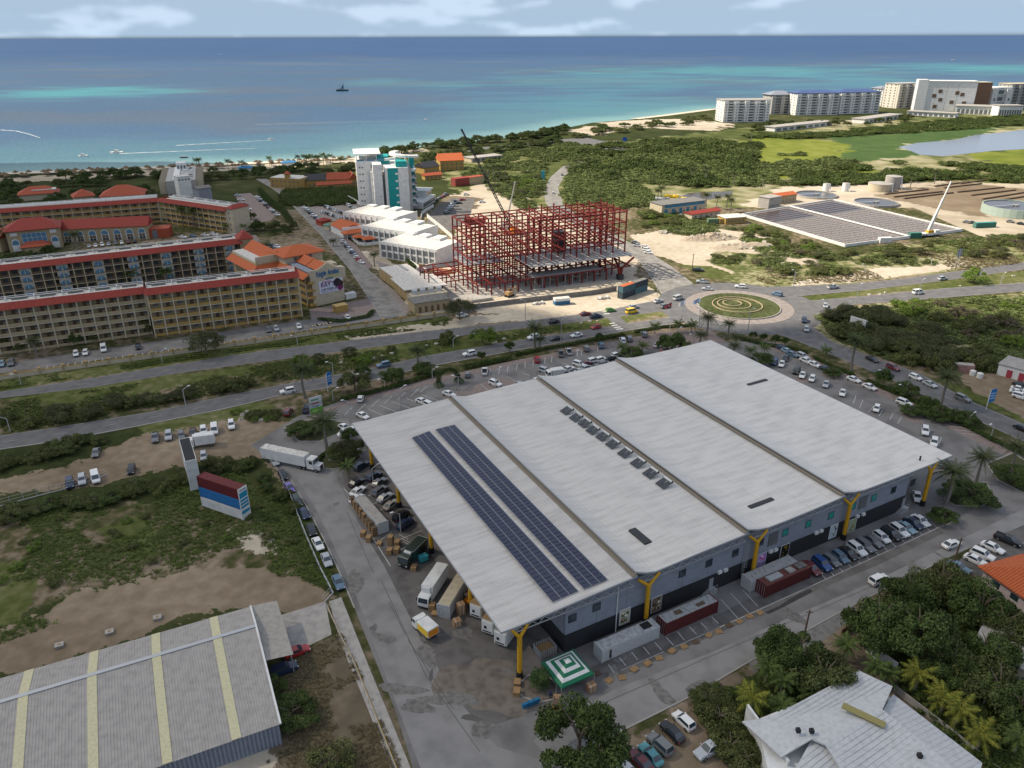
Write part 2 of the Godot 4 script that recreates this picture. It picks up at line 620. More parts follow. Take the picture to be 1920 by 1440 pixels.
# ---------------------------------------------------------------- vehicles (own +x is forwards)
const PAINTS:={
	"white": [0.74,0.74,0.74],"silver": [0.4,0.42,0.45],"grey": [0.15,0.155,0.165],"black": [0.014,0.014,0.016],"red": [0.36,0.025,0.025],"maroon": [0.15,0.022,0.028],
	"blue": [0.02,0.07,0.24],"navy": [0.018,0.032,0.075],"teal": [0.07,0.27,0.29],"green": [0.12,0.32,0.08],"purple": [0.15,0.12,0.4],"yellow": [0.75,0.5,0.01],
	"champagne": [0.36,0.33,0.29],"brown": [0.11,0.06,0.04],"light blue": [0.24,0.36,0.44],"dark green": [0.03,0.045,0.035],"steel blue": [0.1,0.17,0.25],"orange": [0.6,0.16,0.02],
}
# length, width, bonnet y, belt y, roof y, cabin base rear/front x, roof rear/front x, wheel radius
const CARS:={
	"sedan": [4.55,1.8,0.84,0.96,1.46,-1.75,1.0,-1.05,0.2,0.32],
	"hatchback": [4.0,1.75,0.9,1.0,1.52,-1.93,1.0,-1.6,0.3,0.31],
	"suv": [4.6,1.9,1.02,1.12,1.72,-2.22,1.0,-1.9,0.35,0.37],
	"van": [4.9,1.95,1.05,1.2,2.05,-2.4,1.75,-2.3,1.0,0.35],
	"pickup": [5.3,1.9,1.05,1.15,1.78,-0.75,1.25,-0.55,0.45,0.39],
}

func paint(colour: String) -> StandardMaterial3D:
	var k:="paint "+colour
	if not cache.has(k):
		var c: Array=PAINTS[colour]
		var m:=mat(c[0],c[1],c[2],0.35)
		m.clearcoat_enabled=true
		m.clearcoat=0.7
		m.clearcoat_roughness=0.08
		cache[k]=m
	return cache[k]

func shell_mesh(kind: String) -> ArrayMesh:
	if cache.has("shell "+kind):
		return cache["shell "+kind]
	var k: Array=CARS[kind]
	var h: float=k[0]*0.5
	var w: float=k[1]*0.5
	var m:=Mesher.new()
	var st:=[[-h,0.42,k[3]*0.8,w*0.8],[-h+0.14,0.28,k[3]*0.96,w*0.94],[-h+0.6,0.22,k[3],w],[k[6]-0.15,0.2,k[3],w],[k[6]+0.1,0.2,k[2]+0.05,w*0.99],[h-0.45,0.24,k[2]-0.04,w*0.95],[h-0.1,0.3,k[2]*0.86,w*0.85],[h,0.4,k[2]*0.7,w*0.72]]
	for i in st.size()-1:
		var a: Array=station(st[i])
		var b: Array=station(st[i+1])
		for j in 7:
			var j2:=(j+1) % 7
			m.quad(a[j2],a[j],b[j],b[j2])
	for e in [0,st.size()-1]:
		var a: Array=station(st[e])
		for j in range(1,6):
			if e==0:
				m.tri(a[0],a[j],a[j+1])
			else:
				m.tri(a[0],a[j+1],a[j])
	var cab:=cabin(kind,0.0)
	for f in [[0,1,5,4],[2,3,7,6],[1,2,6,5],[3,0,4,7],[4,5,6,7]]:
		m.quad(cab[f[0]],cab[f[1]],cab[f[2]],cab[f[3]])
	if kind=="pickup":
		for s in [-1.0,1.0]:
			m.box(Vector3(-h+0.1,k[3],s*(w*0.9)-0.06),Vector3(k[5],k[3]+0.12,s*(w*0.9)+0.06))
	cache["shell "+kind]=m.mesh()
	return cache["shell "+kind]

func station(s: Array) -> Array:
	var ym: float=lerpf(s[1],s[2],0.6)
	return [Vector3(s[0],s[1],-s[3]*0.93),Vector3(s[0],ym,-s[3]),Vector3(s[0],s[2],-s[3]*0.9),Vector3(s[0],s[2]+0.03,0),Vector3(s[0],s[2],s[3]*0.9),Vector3(s[0],ym,s[3]),Vector3(s[0],s[1],s[3]*0.93)]

# corners of the cabin: base right-rear, right-front, left-front, left-rear, then the roof the same way
func cabin(kind: String,_x: float) -> Array:
	var k: Array=CARS[kind]
	var wb: float=k[1]*0.45
	var wt: float=k[1]*(0.42 if kind=="van" else 0.36)
	return [Vector3(k[5],k[3]-0.02,wb),Vector3(k[6],k[3]-0.02,wb),Vector3(k[6],k[3]-0.02,-wb),Vector3(k[5],k[3]-0.02,-wb),Vector3(k[7],k[4],wt),Vector3(k[8],k[4],wt),Vector3(k[8],k[4],-wt),Vector3(k[7],k[4],-wt)]

func pane_mesh(kind: String,which: String) -> ArrayMesh:
	var key:="pane %s %s" % [kind,which]
	if cache.has(key):
		return cache[key]
	var c:=cabin(kind,0.0)
	var f: Array={"windshield": [1,2,6,5],"rear_window": [3,0,4,7],"right": [0,1,5,4],"left": [2,3,7,6]}[which]
	var mid:=Vector3.ZERO
	for i in f:
		mid+=c[i]*0.25
	var nrm: Vector3=(c[f[3]]-c[f[0]]).cross(c[f[1]]-c[f[0]]).normalized()
	if nrm.dot(mid-(c[0]+c[6])*0.5)<0.0:
		nrm = -nrm
	var q:=[]
	for i in f:
		q.append(c[i].lerp(mid,0.12)+nrm*0.015)
	var m:=Mesher.new()
	m.quad(q[0],q[1],q[2],q[3])
	cache[key]=m.mesh()
	return cache[key]

func wheel_mesh(r: float,w:=0.22) -> ArrayMesh:
	var key:="wheel%.2f %.2f" % [r,w]
	if not cache.has(key):
		var m:=Mesher.new()
		m.tube(Vector3(0,0,-w*0.5),Vector3(0,0,w*0.5),r,r,12)
		cache[key]=m.mesh()
		var q:=Mesher.new()
		q.tube(Vector3(0,0,-w*0.53),Vector3(0,0,w*0.53),r*0.58,r*0.58,10)
		cache["rim"+key]=q.mesh()
	return cache[key]

func wheels(o: Node3D,xs: Array,z: float,r: float,rims:=true) -> void:
	for x in xs:
		for s in [-1.0,1.0]:
			var wl:=part(o,"wheel",wheel_mesh(r),M.tyre)
			wl.position=Vector3(x,r,s*z)
			if rims:
				part(wl,"rim",cache["rimwheel%.2f 0.22" % r],M.rim)

func car(kind: String,colour: String,x: float,z: float,yaw: float,label: String,group: String,near:=true) -> Node3D:
	var called: String={"suv": "sport_utility_car","sedan": "sedan_car","hatchback": "hatchback_car","van": "van","pickup": "pickup_truck"}[kind]
	var o:=thing(called,label,{"van": "van","pickup": "pickup"}.get(kind,"car"),Vector3(x,0.062,z),yaw,group)
	var k: Array=CARS[kind]
	part(o,"body",shell_mesh(kind),paint(colour))
	for wnd in ["windshield","rear_window"]:
		part(o,wnd,pane_mesh(kind,wnd),M.glass)
	for wnd in ["right","left"]:
		if kind=="van" and not near:
			continue
		part(o,"side_window",pane_mesh(kind,wnd),M.glass)
	if kind=="pickup":
		bx(o,"bed",M.black,-k[0]*0.5+0.18,k[3],-k[1]*0.41,k[5]-0.02,k[3]+0.035,k[1]*0.41)
	var wx: float=k[0]*0.31
	wheels(o,[-wx,wx*1.02],k[1]*0.5-0.1,k[9],near)
	if near:
		for s in [-1.0,1.0]:
			bx(o,"headlight",M.lamp_white,k[0]*0.5-0.22,k[2]*0.74,s*k[1]*0.36-0.16,k[0]*0.5-0.03,k[2]*0.86,s*k[1]*0.36+0.14)
			bx(o,"tail_light",M.lamp_red,-k[0]*0.5-0.012,k[3]*0.66,s*k[1]*0.37-0.11,-k[0]*0.5+0.13,k[3]*0.82,s*k[1]*0.37+0.11)
		bx(o,"bumper",M.black,k[0]*0.5-0.05,0.36,-k[1]*0.3,k[0]*0.5+0.02,0.5,k[1]*0.3)
		for s in [-1.0,1.0]:
			bx(o,"mirror",paint(colour),k[6]-0.42,k[3]+0.02,s*(k[1]*0.5+0.06)-0.09,k[6]-0.25,k[3]+0.17,s*(k[1]*0.5+0.06)+0.09)
	return o

func ribbed_box(lo: Vector3,hi: Vector3,pitch:=0.28,deep:=0.04) -> Mesher:
	var m:=Mesher.new()
	m.box(lo+Vector3(deep,0,deep),hi-Vector3(deep,0.02,deep))
	var x:=lo.x+0.15
	while x<hi.x-0.15:
		for z in [[lo.z,lo.z+deep],[hi.z-deep,hi.z]]:
			m.box(Vector3(x,lo.y+0.12,z[0]),Vector3(x+pitch*0.5,hi.y-0.12,z[1]))
		m.box(Vector3(x,hi.y-0.03,lo.z+0.1),Vector3(x+pitch*0.5,hi.y,hi.z-0.1))
		x+=pitch
	return m

# a shipping container whose long axis is its own x
func container(label: String,x: float,z: float,yaw: float,colour: Material,roof: Material,length:=12.2,y:=0.062,group:="",height:=2.75,called:="shipping_container") -> Node3D:
	var o:=thing(called,label,"container",Vector3(x,y,z),yaw,group)
	var h:=length*0.5
	part(o,"side_panels",ribbed_box(Vector3(-h,0.06,-1.22),Vector3(h,height-0.03,1.22)),colour)
	bx(o,"roof_panel",roof,-h+0.06,height-0.05,-1.15,h-0.06,height,1.15)
	for sx in [-1.0,1.0]:
		for sz in [-1.0,1.0]:
			bx(o,"corner_post",colour,sx*h-0.09,0,sz*1.22-0.09,sx*h+0.09,height+0.02,sz*1.22+0.09)
		for yy in [0.0,height-0.06]:
			bx(o,"end_rail",colour,sx*h-0.07,yy,-1.13,sx*h+0.07,yy+0.15,1.13)
	for s in [-1.0,1.0]:
		bx(o,"door",colour,-h-0.05,0.2,s*0.57-0.54,-h+0.05,height-0.2,s*0.57+0.54)
		for q in [-0.25,0.25]:
			bx(o,"locking_bar",M.galv,-h-0.09,0.15,s*0.57+q-0.03,-h-0.04,height-0.15,s*0.57+q+0.03)
	return o

func pallet(x: float,z: float,yaw: float,label: String,group: String,dark:=false,y:=0.062) -> Node3D:
	var o:=thing("wooden_pallet",label,"pallet",Vector3(x,y,z),yaw,group)
	var m: Material=M.wood_dark if dark else M.wood
	for i in 3:
		bx(o,"runner",m,-0.6,0,i*0.45-0.5,0.6,0.11,i*0.45-0.4)
	for i in 6:
		bx(o,"slat",m,-0.6+i*0.215,0.11,-0.52,-0.47+i*0.215,0.14,0.52)
	return o

func crate(x: float,z: float,yaw: float,label: String,group: String,size: Vector3,m: Material,y:=0.062) -> Node3D:
	var o:=thing("wooden_crate" if m != M.card else "carton_bale",label,"crate" if m != M.card else "bale",Vector3(x,y,z),yaw,group)
	var h:=size*0.5
	bx(o,"core",m,-h.x+0.04,0.1,-h.z+0.04,h.x-0.04,size.y-0.03,h.z-0.04)
	bx(o,"base",M.wood,-h.x,0,-h.z,h.x,0.1,h.z)
	var k:=int(size.y/0.22)
	if m != M.card:
		for i in k:
			var yy:=0.12+i*0.22
			for s in [-1.0,1.0]:
				bx(o,"board",m,-h.x,yy,s*h.z-0.02,h.x,yy+0.16,s*h.z+0.02)
				bx(o,"board",m,s*h.x-0.02,yy,-h.z+0.03,s*h.x+0.02,yy+0.16,h.z-0.03)
		for i in 5:
			bx(o,"lid_board",m,-h.x+i*size.x/5.0+0.02,size.y-0.03,-h.z,-h.x+(i+1)*size.x/5.0-0.02,size.y,h.z)
	else:
		for s in [-0.4,0.4]:
			bx(o,"strap",M.white,s*size.x*0.5-0.03,0.08,-h.z-0.01,s*size.x*0.5+0.03,size.y+0.01,h.z+0.01)
		for i in 6:
			bx(o,"carton",m,-h.x+0.02+(i % 3)*size.x/3.0,size.y-0.1-0.05*(i % 2),-h.z*(1-i/3)+0.02,-h.x-0.02+(i % 3+1)*size.x/3.0,size.y+0.03*(i % 3),h.z*(i/3)-0.02 if i>2 else -0.02)
	return o

# a lorry with a box body; +x forwards
func box_truck(label: String,x: float,z: float,yaw: float,length: float,cab: Material,body: Material,height:=3.4) -> Node3D:
	var o:=thing("box_truck",label,"truck",Vector3(x,0.062,z),yaw)
	var h:=length*0.5
	var cl:=1.9 if length>6.0 else 1.5
	bx(o,"chassis",M.black,-h,0.5,-0.5,h-0.1,0.8,0.5)
	bx(o,"cargo_box",body,-h,0.85,-1.2,h-cl-0.25,height,1.2)
	bx(o,"box_roof",M.white,-h+0.03,height,-1.17,h-cl-0.28,height+0.03,1.17)
	var m:=Mesher.new()
	var pr:=[Vector2(h-cl,0.45),Vector2(h,0.45),Vector2(h+0.05,1.35),Vector2(h-0.3,2.35),Vector2(h-0.6,2.55),Vector2(h-cl,2.55)]
	for i in pr.size():
		var a: Vector2=pr[i]
		var b: Vector2=pr[(i+1) % pr.size()]
		m.quad(Vector3(a.x,a.y,1.1),Vector3(b.x,b.y,1.1),Vector3(b.x,b.y,-1.1),Vector3(a.x,a.y,-1.1))
	for i in range(1,pr.size()-1):
		for s in [-1.1,1.1]:
			m.tri(Vector3(pr[0].x,pr[0].y,s),Vector3(pr[i].x,pr[i].y,s),Vector3(pr[i+1].x,pr[i+1].y,s))
	part(o,"cab",m,cab)
	var g:=Mesher.new()
	g.quad(Vector3(h+0.05,1.42,0.98),Vector3(h+0.05,1.42,-0.98),Vector3(h-0.26,2.28,-0.9),Vector3(h-0.26,2.28,0.9))
	part(o,"windshield",g,M.glass)
	for s in [-1.0,1.0]:
		bx(o,"side_window",M.glass,h-cl+0.45,1.5,s*1.1-0.015,h-0.35,2.15,s*1.1+0.015)
		bx(o,"headlight",M.lamp_white,h-0.02,0.7,s*0.8-0.18,h+0.03,0.9,s*0.8+0.18)
		bx(o,"mirror",M.black,h-0.35,1.6,s*1.28-0.08,h-0.2,2.1,s*1.28+0.08)
	bx(o,"bumper",M.black,h-0.05,0.35,-1.05,h+0.08,0.62,1.05)
	bx(o,"cooling_unit",M.white,h-cl-0.22,2.6,-0.8,h-cl+0.25,height-0.05,0.8)
	wheels(o,[-h+1.0,-h+1.9,h-1.0] if length>7.0 else [-h+1.0,h-0.9],0.98,0.46)
	return o

# ---------------------------------------------------------------- ground, sea, roads
# kinds of ground: stops of (share, r, g, b) of bare linear colour
const SOILS:=[
	[[0.0,0.03,0.036,0.014],[0.4,0.065,0.07,0.027],[0.54,0.12,0.102,0.06],[0.66,0.2,0.158,0.112],[1.0,0.3,0.24,0.18]],
	[[0.0,0.15,0.116,0.08],[0.45,0.22,0.17,0.12],[1.0,0.33,0.265,0.195]],
	[[0.0,0.048,0.062,0.018],[0.45,0.085,0.1,0.032],[0.72,0.135,0.14,0.058],[1.0,0.25,0.22,0.135]],
	[[0.0,0.02,0.028,0.011],[0.5,0.045,0.055,0.02],[0.8,0.07,0.075,0.032],[1.0,0.14,0.12,0.08]],
	[[0.0,0.3,0.25,0.185],[0.35,0.42,0.36,0.28],[1.0,0.58,0.51,0.415]],
	[[0.0,0.1,0.082,0.058],[0.5,0.15,0.12,0.085],[1.0,0.25,0.205,0.15]],
	[[0.0,0.05,0.065,0.02],[0.4,0.1,0.115,0.04],[0.55,0.22,0.21,0.11],[1.0,0.46,0.4,0.31]],
	[[0.0,0.085,0.115,0.02],[0.5,0.16,0.185,0.035],[1.0,0.25,0.25,0.07]],
	[[0.0,0.04,0.075,0.025],[0.5,0.06,0.1,0.035],[1.0,0.085,0.13,0.045]],
]

func soil_picture(lo: Vector2,hi: Vector2,w: int,h: int,base: int,areas: Array,warp: float,sd: int) -> ImageTexture:
	var mw:=w/2
	var mh:=h/2
	var cm:=Image.create(mw,mh,false,Image.FORMAT_L8)
	cm.fill(Color8(base,base,base))
	var sc:=Vector2(mw/(hi.x-lo.x),mh/(hi.y-lo.y))
	for a in areas:
		var p: PackedVector2Array=a[1]
		var col:=Color8(a[0],a[0],a[0])
		var y0:=mh
		var y1:=0
		for q in p:
			y0=mini(y0,int((q.y-lo.y)*sc.y))
			y1=maxi(y1,int((q.y-lo.y)*sc.y))
		for y in range(maxi(y0,0),mini(y1+1,mh)):
			var zz:=lo.y+(y+0.5)/sc.y
			var xs:=[]
			for i in p.size():
				var s:=p[i]
				var t:=p[(i+1) % p.size()]
				if (s.y>zz) != (t.y>zz):
					xs.append((s.x+(zz-s.y)/(t.y-s.y)*(t.x-s.x)-lo.x)*sc.x)
			xs.sort()
			for i in range(0,xs.size()-1,2):
				var x0:=clampi(int(xs[i]),0,mw)
				var x1:=clampi(int(xs[i+1]),0,mw)
				if x1>x0:
					cm.fill_rect(Rect2i(x0,y,x1-x0,1),col)
	var cls:=cm.get_data()
	var lut:=PackedByteArray()
	for s in SOILS:
		var g:=Gradient.new()
		g.offsets=PackedFloat32Array(s.map(func(k): return k[0]))
		g.colors=PackedColorArray(s.map(func(k): return Color(k[1],k[2],k[3])))
		for i in 256:
			var c:=g.sample(i/255.0).linear_to_srgb()
			lut.append(int(c.r*255.0)); lut.append(int(c.g*255.0)); lut.append(int(c.b*255.0))
	var f:=FastNoiseLite.new()
	f.noise_type=FastNoiseLite.TYPE_SIMPLEX_SMOOTH
	f.seed=sd
	f.frequency=0.009
	f.fractal_octaves=6
	var na:=f.get_image(1024,1024).get_data()
	f.seed=sd+9
	f.frequency=0.06
	f.fractal_octaves=4
	var nb:=f.get_image(1024,1024).get_data()
	var out:=PackedByteArray()
	out.resize(w*h*3)
	var at:=0
	for j in h:
		var ja:=(j >> 1) << 10
		var jb:=(j & 1023) << 10
		for i in w:
			var a: int=na[(ja+(i >> 1)) & 1048575]
			var b: int=nb[jb+(i & 1023)]
			var a2: int=na[(((i >> 1)+301) & 1023)*1024+(((j >> 1)+77) & 1023)]
			var x:=clampi(int(i+(a-128)*warp+(b-128)*0.06) >> 1,0,mw-1)
			var y:=clampi(int(j+(a2-128)*warp+(b-128)*0.05) >> 1,0,mh-1)
			var c: int=cls[y*mw+x]
			var t:=clampi(((a+a2) >> 1)+((b-128)*5 >> 3)+((nb[(at*7+i) & 1048575]-128) >> 3),0,255)
			var k:=(c*256+t)*3
			out[at]=lut[k]
			out[at+1]=lut[k+1]
			out[at+2]=lut[k+2]
			at+=3
	return ImageTexture.create_from_image(Image.create_from_data(w,h,false,Image.FORMAT_RGB8,out))

const NEAR_LO:=Vector2(-230,-480)
const NEAR_HI:=Vector2(250,-60)
const FAR_LO:=Vector2(-1100,-1700)
const FAR_HI:=Vector2(1700,40)

func textured_sheet(called: String,p: PackedVector2Array,y: float,lo: Vector2,hi: Vector2,tex: Texture2D) -> void:
	var m:=Mesher.new()
	m.prism(p,0.0,y,false)
	for q in m.v:
		m.uv.append(Vector2((q.x-lo.x)/(hi.x-lo.x),(q.z-lo.y)/(hi.y-lo.y)))
	var mt:=mat(1,1,1,0.95)
	mt.albedo_texture=tex
	mt.metallic_specular=0.15
	ground_piece(called,m,mt)

func shore() -> PackedVector2Array:
	return pts([-492,-594,-403,-620,-357,-629,-289,-649,-216,-671,-150,-700,-118,-737,-83,-782,-32,-822,24,-877,63,-940,100,-999,166,-1044,209,-1086,306,-1189,400,-1242,643,-1326,871,-1387,1118,-1439])

func ground() -> void:
	var near:=[
		[3,pts([-144.6,-171.2,-136.1,-179.7,-74.8,-201.8,-63.4,-173.4,-49.5,-150.9,-33.2,-118.9,-37,-117.4,-49.6,-115.2,-92.2,-92.9])],
		[0,pts([-122.9,-138.7,-94.1,-151.1,-58.1,-146.5,-38.4,-123.8,-42.7,-123.8,-67.2,-124,-84,-119.2,-100.3,-105])],
		[0,pts([-79.9,-146.7,-64.3,-143.4,-51,-138.3,-40.3,-127.2,-50.6,-129,-63.1,-127.3,-81.1,-138.5])],
		[2,pts([-113.3,-127.6,-101.2,-129.3,-92,-122.4,-89,-111.7,-99.3,-106.3])],
		[2,pts([-91.4,-140.5,-83.8,-144.6,-73.3,-130.9,-78.4,-127.4])],
		[1,pts([-131.4,-151.4,-124.2,-160,-111.5,-170.5,-99.7,-183.9,-80.7,-191.6,-59.7,-191.5,-63,-172,-80.2,-170.2,-98,-159.3,-120.3,-153.6,-129.1,-148.1])],
		[1,pts([-97.6,-103.6,-92.4,-107.6,-83.7,-118.7,-67.1,-123.6,-53.3,-127.3,-43.2,-125.8,-34.7,-118.6,-36.3,-114.4,-49.4,-114.4,-64.1,-108.8,-92,-95.1])],
		[4,pts([-61.4,-138.4,-53.3,-138.3,-48.9,-130.8,-56.9,-131.7])],
		[2,pts([-106.1,-191.8,-77.2,-204.7,-68.5,-201.8,-68.7,-191.5,-85.5,-188.4,-98.2,-183.9])],
		[2,pts([-169.1,-217.7,-160.6,-220.1,-24.5,-280.2,-21.9,-271.7,-56.8,-255.3,-87.4,-243.5,-123,-225.6,-162.9,-208])],
		[0,pts([-162.1,-206.9,-152.5,-206.8,-84.2,-233.2,-55.1,-246.1,-29.9,-252,-28.8,-240.5,-51.1,-225,-78.2,-213,-138.8,-184.2,-144.7,-179.7])],
		[2,pts([-152.5,-206.8,-128.6,-214.6,-111.3,-222.1,-84,-232.2,-79.7,-229.5,-106.8,-211.3,-134.2,-202.3])],
		[2,pts([-58.7,-245.7,-30,-253,23,-271.2,35.9,-275.9,66.3,-288.1,66.9,-280.4,33.6,-267.6,-1.8,-252.7,-28.9,-241,-51.9,-229.3])],
		[4,pts([-61.5,-259.7,-24.2,-275.3,8.4,-284.2,47,-292.2,62.2,-306,57.1,-295.5,34.4,-284.5,3.1,-273.2,-31.1,-263.8,-56.7,-254.8])],
		[5,pts([-40.4,-100.2,-31.1,-108.6,-23.1,-94.8,-14.9,-77.8,-45.1,-77.9,-45.5,-83.4,-36.6,-86.3])],
		[4,pts([-77.9,-77.2,-56.7,-79.8,-51.1,-83.5,-46.2,-85.4,-39.3,-84.4,-34.7,-79.7,-33.8,-76.1])],
		[3,pts([-70.5,-92.8,-82.2,-90.7,-88.6,-94,-85.9,-96.9,-77.8,-101.7,-61.5,-109.5,-53.4,-114.5,-48.9,-113,-63,-106.1])],
		[5,pts([13.3,-81.3,16.2,-85.1,29.4,-92.9,40,-99.9,49.2,-105.5,66.5,-115.3,90.7,-126.5,120,-145.4,75.8,-75.7,10.5,-76])],
		[1,pts([15.1,-83.2,29.1,-91.8,31.1,-89.1,32.8,-76.7,12.1,-76.8])],
		[1,pts([39.8,-99.3,48.9,-104.9,63.9,-113.9,63.5,-108.2,55.3,-101.6,45.9,-95.7])],
		[4,pts([63,-377,67,-411,99,-430,133,-413,151,-368,158.6,-346.9,116.9,-310.5,89.1,-330.4,73,-367])],
		[6,pts([104,-377,121,-371,125.1,-342.8,104.4,-330.2,93,-352])],
		[2,pts([75,-351,92,-347.7,107.2,-315.9,87.9,-330.4])],
		[6,pts([129,-347.2,202,-386,294,-420,252,-353,208.5,-340.9,145.1,-319.3,109.5,-315.8,92.2,-328.7,109.3,-347.5])],
		[4,pts([126.1,-324.3,166.5,-342.3,199.3,-349.1,220,-355,211.4,-346.2,172.8,-329.4,146,-321.6,118.6,-315.7])],
		[2,pts([117.7,-303.2,146.7,-309.4,187.1,-322.7,244.7,-342.2,231,-320.6,182,-312.7,143.7,-302.2,120.6,-298.9])],
		[6,pts([114.8,-273.8,125.5,-286.1,168.9,-297.7,223.8,-309.2,164,-214.9,142.2,-223.3,119.4,-241.6,111.5,-254.2])],
		[2,pts([154.7,-285.8,199.8,-298.7,200.8,-272.9,163.6,-246.1,151.2,-261.9])],
		[3,pts([116.8,-273.8,139.5,-279.7,145.9,-251.3,154.8,-227.5,127.4,-227.7,116.1,-251.6])],
		[4,pts([179.6,-285.6,202.1,-295.3,198.4,-282.2,177.5,-267.3])],
		[1,pts([140.6,-223.3,171.9,-227.3,146.1,-186.7,143.3,-196.6,138,-209.3])],
		[2,pts([128.8,-223.4,134.2,-211.2,141.3,-193.2,142.3,-180.6,146.1,-186.7,139.6,-209.3])],
		[4,pts([-37,-379,-29,-425,-27,-500,0,-518,17,-483,29,-467,63,-367,55.9,-330.8,61.8,-303.8,39.5,-283.9,-12.3,-281.3,-24.9,-315.9,-37.2,-349.4])],
		[4,pts([-72,-379,-63,-369,-36.3,-316,-20.5,-281.4,-35,-281.5,-64.6,-349.7])],
		[0,pts([-161,-427,-116,-414,-90,-350,-87.5,-301.9,-105.1,-302.1])],
		[4,pts([-80,-369,-72,-379,-54.6,-349.6,-63.9,-345.2])],
	]
	var lo:=NEAR_LO
	var hi:=NEAR_HI
	textured_sheet("ground",PackedVector2Array([lo,Vector2(hi.x,lo.y),hi,Vector2(lo.x,hi.y)]),0.0,lo,hi,soil_picture(lo,hi,2048,1792,0,near,0.11,4))
	var far:=[
		[6,pts([-57,-605,-28,-721,104,-814,261,-933,764,-1162,247,-345.7,64,-377,-19,-467])],
		[2,pts([63,-656,97,-718,185,-812,233,-789,239,-682,167,-554,95,-578,49,-590])],
		[3,pts([-149,-494,-167,-572,-105,-571,-93,-505,-122,-493])],
		[7,pts([164,-653,251,-855,286,-822,329,-778,307,-712,276,-681,230,-652,187,-625])],
		[7,pts([231,-630,288,-665,290,-628,248,-586,220,-599])],
		[7,pts([406,-710,484,-751,521,-761,438,-633,403,-662])],
		[7,pts([149,-588,208,-625,220,-599,178,-565])],
		[7,pts([227,-769,300,-831,340,-795,309,-730,250,-714])],
		[8,pts([330,-853,420,-875,522,-936,578,-946,523,-872,448,-817,375,-765,365,-704,308,-671,280,-681,329,-767])],
		[4,pts([107,-999,165,-1037,229,-1048,273,-980,224,-907,150,-937,114,-950])],
		[4,pts([61,-912,105,-986,138,-937,87,-860])],
		[4,pts([61,-557,95,-552,82,-490,63,-474])],
		[4,pts([137,-465,197,-554,315,-585,383,-561,294,-420,238,-403,172,-381,145,-423])],
		[1,pts([244,-523,327,-585,364,-530,321,-462,270,-463])],
		[4,pts([-47,-426,-44,-501,-31,-580,-11,-558,17,-483,12,-412,-22,-389])],
		[5,pts([-49,-413,-53,-484,-42,-519,-21,-515,-25,-453,-32,-425])],
		[4,pts([-536,-579,-489,-590,-398,-612,-285,-641,-214,-662,-148,-691,-116,-723,-81,-766,-79,-743,-112,-696,-143,-666,-207,-639,-274,-614,-382,-585,-468,-563,-508,-547])],
	]
	var sh:=shore()
	var land:=PackedVector2Array(sh)
	land.append_array(PackedVector2Array([Vector2(1690,-1500),Vector2(1690,30),Vector2(-1090,30),Vector2(-1090,-560)]))
	textured_sheet("terrain",land,-0.06,FAR_LO,FAR_HI,soil_picture(FAR_LO,FAR_HI,2048,1280,3,far,0.06,14))
	# the slope of the beach down into the water
	var m:=Mesher.new()
	for i in sh.size()-1:
		var s:=(sh[i+1]-sh[i]).normalized().orthogonal()
		if s.y>0.0:
			s = -s
		var wide:=30.0 if i<5 or i>11 else 7.0
		m.quad(Vector3(sh[i].x,-0.06,sh[i].y),Vector3(sh[i].x+s.x*wide,-1.6,sh[i].y+s.y*wide),Vector3(sh[i+1].x+s.x*wide,-1.6,sh[i+1].y+s.y*wide),Vector3(sh[i+1].x,-0.06,sh[i+1].y))
	ground_piece("beach",m,matn(0.62,0.55,0.45,0.95,30.0,"soft"))

const SHOALS:=[[-879,-1641,182,256,0.95],[-704,-1617,118,174,0.75],[-306,-1978,116,201,0.4],[-165,-1860,132,203,0.35],[720,-2536,654,546,0.75],[1558,-2667,425,554,0.8],[248,-1989,380,554,0.45],[119,-1320,274,345,0.35],[828,-1831,345,474,0.4]]

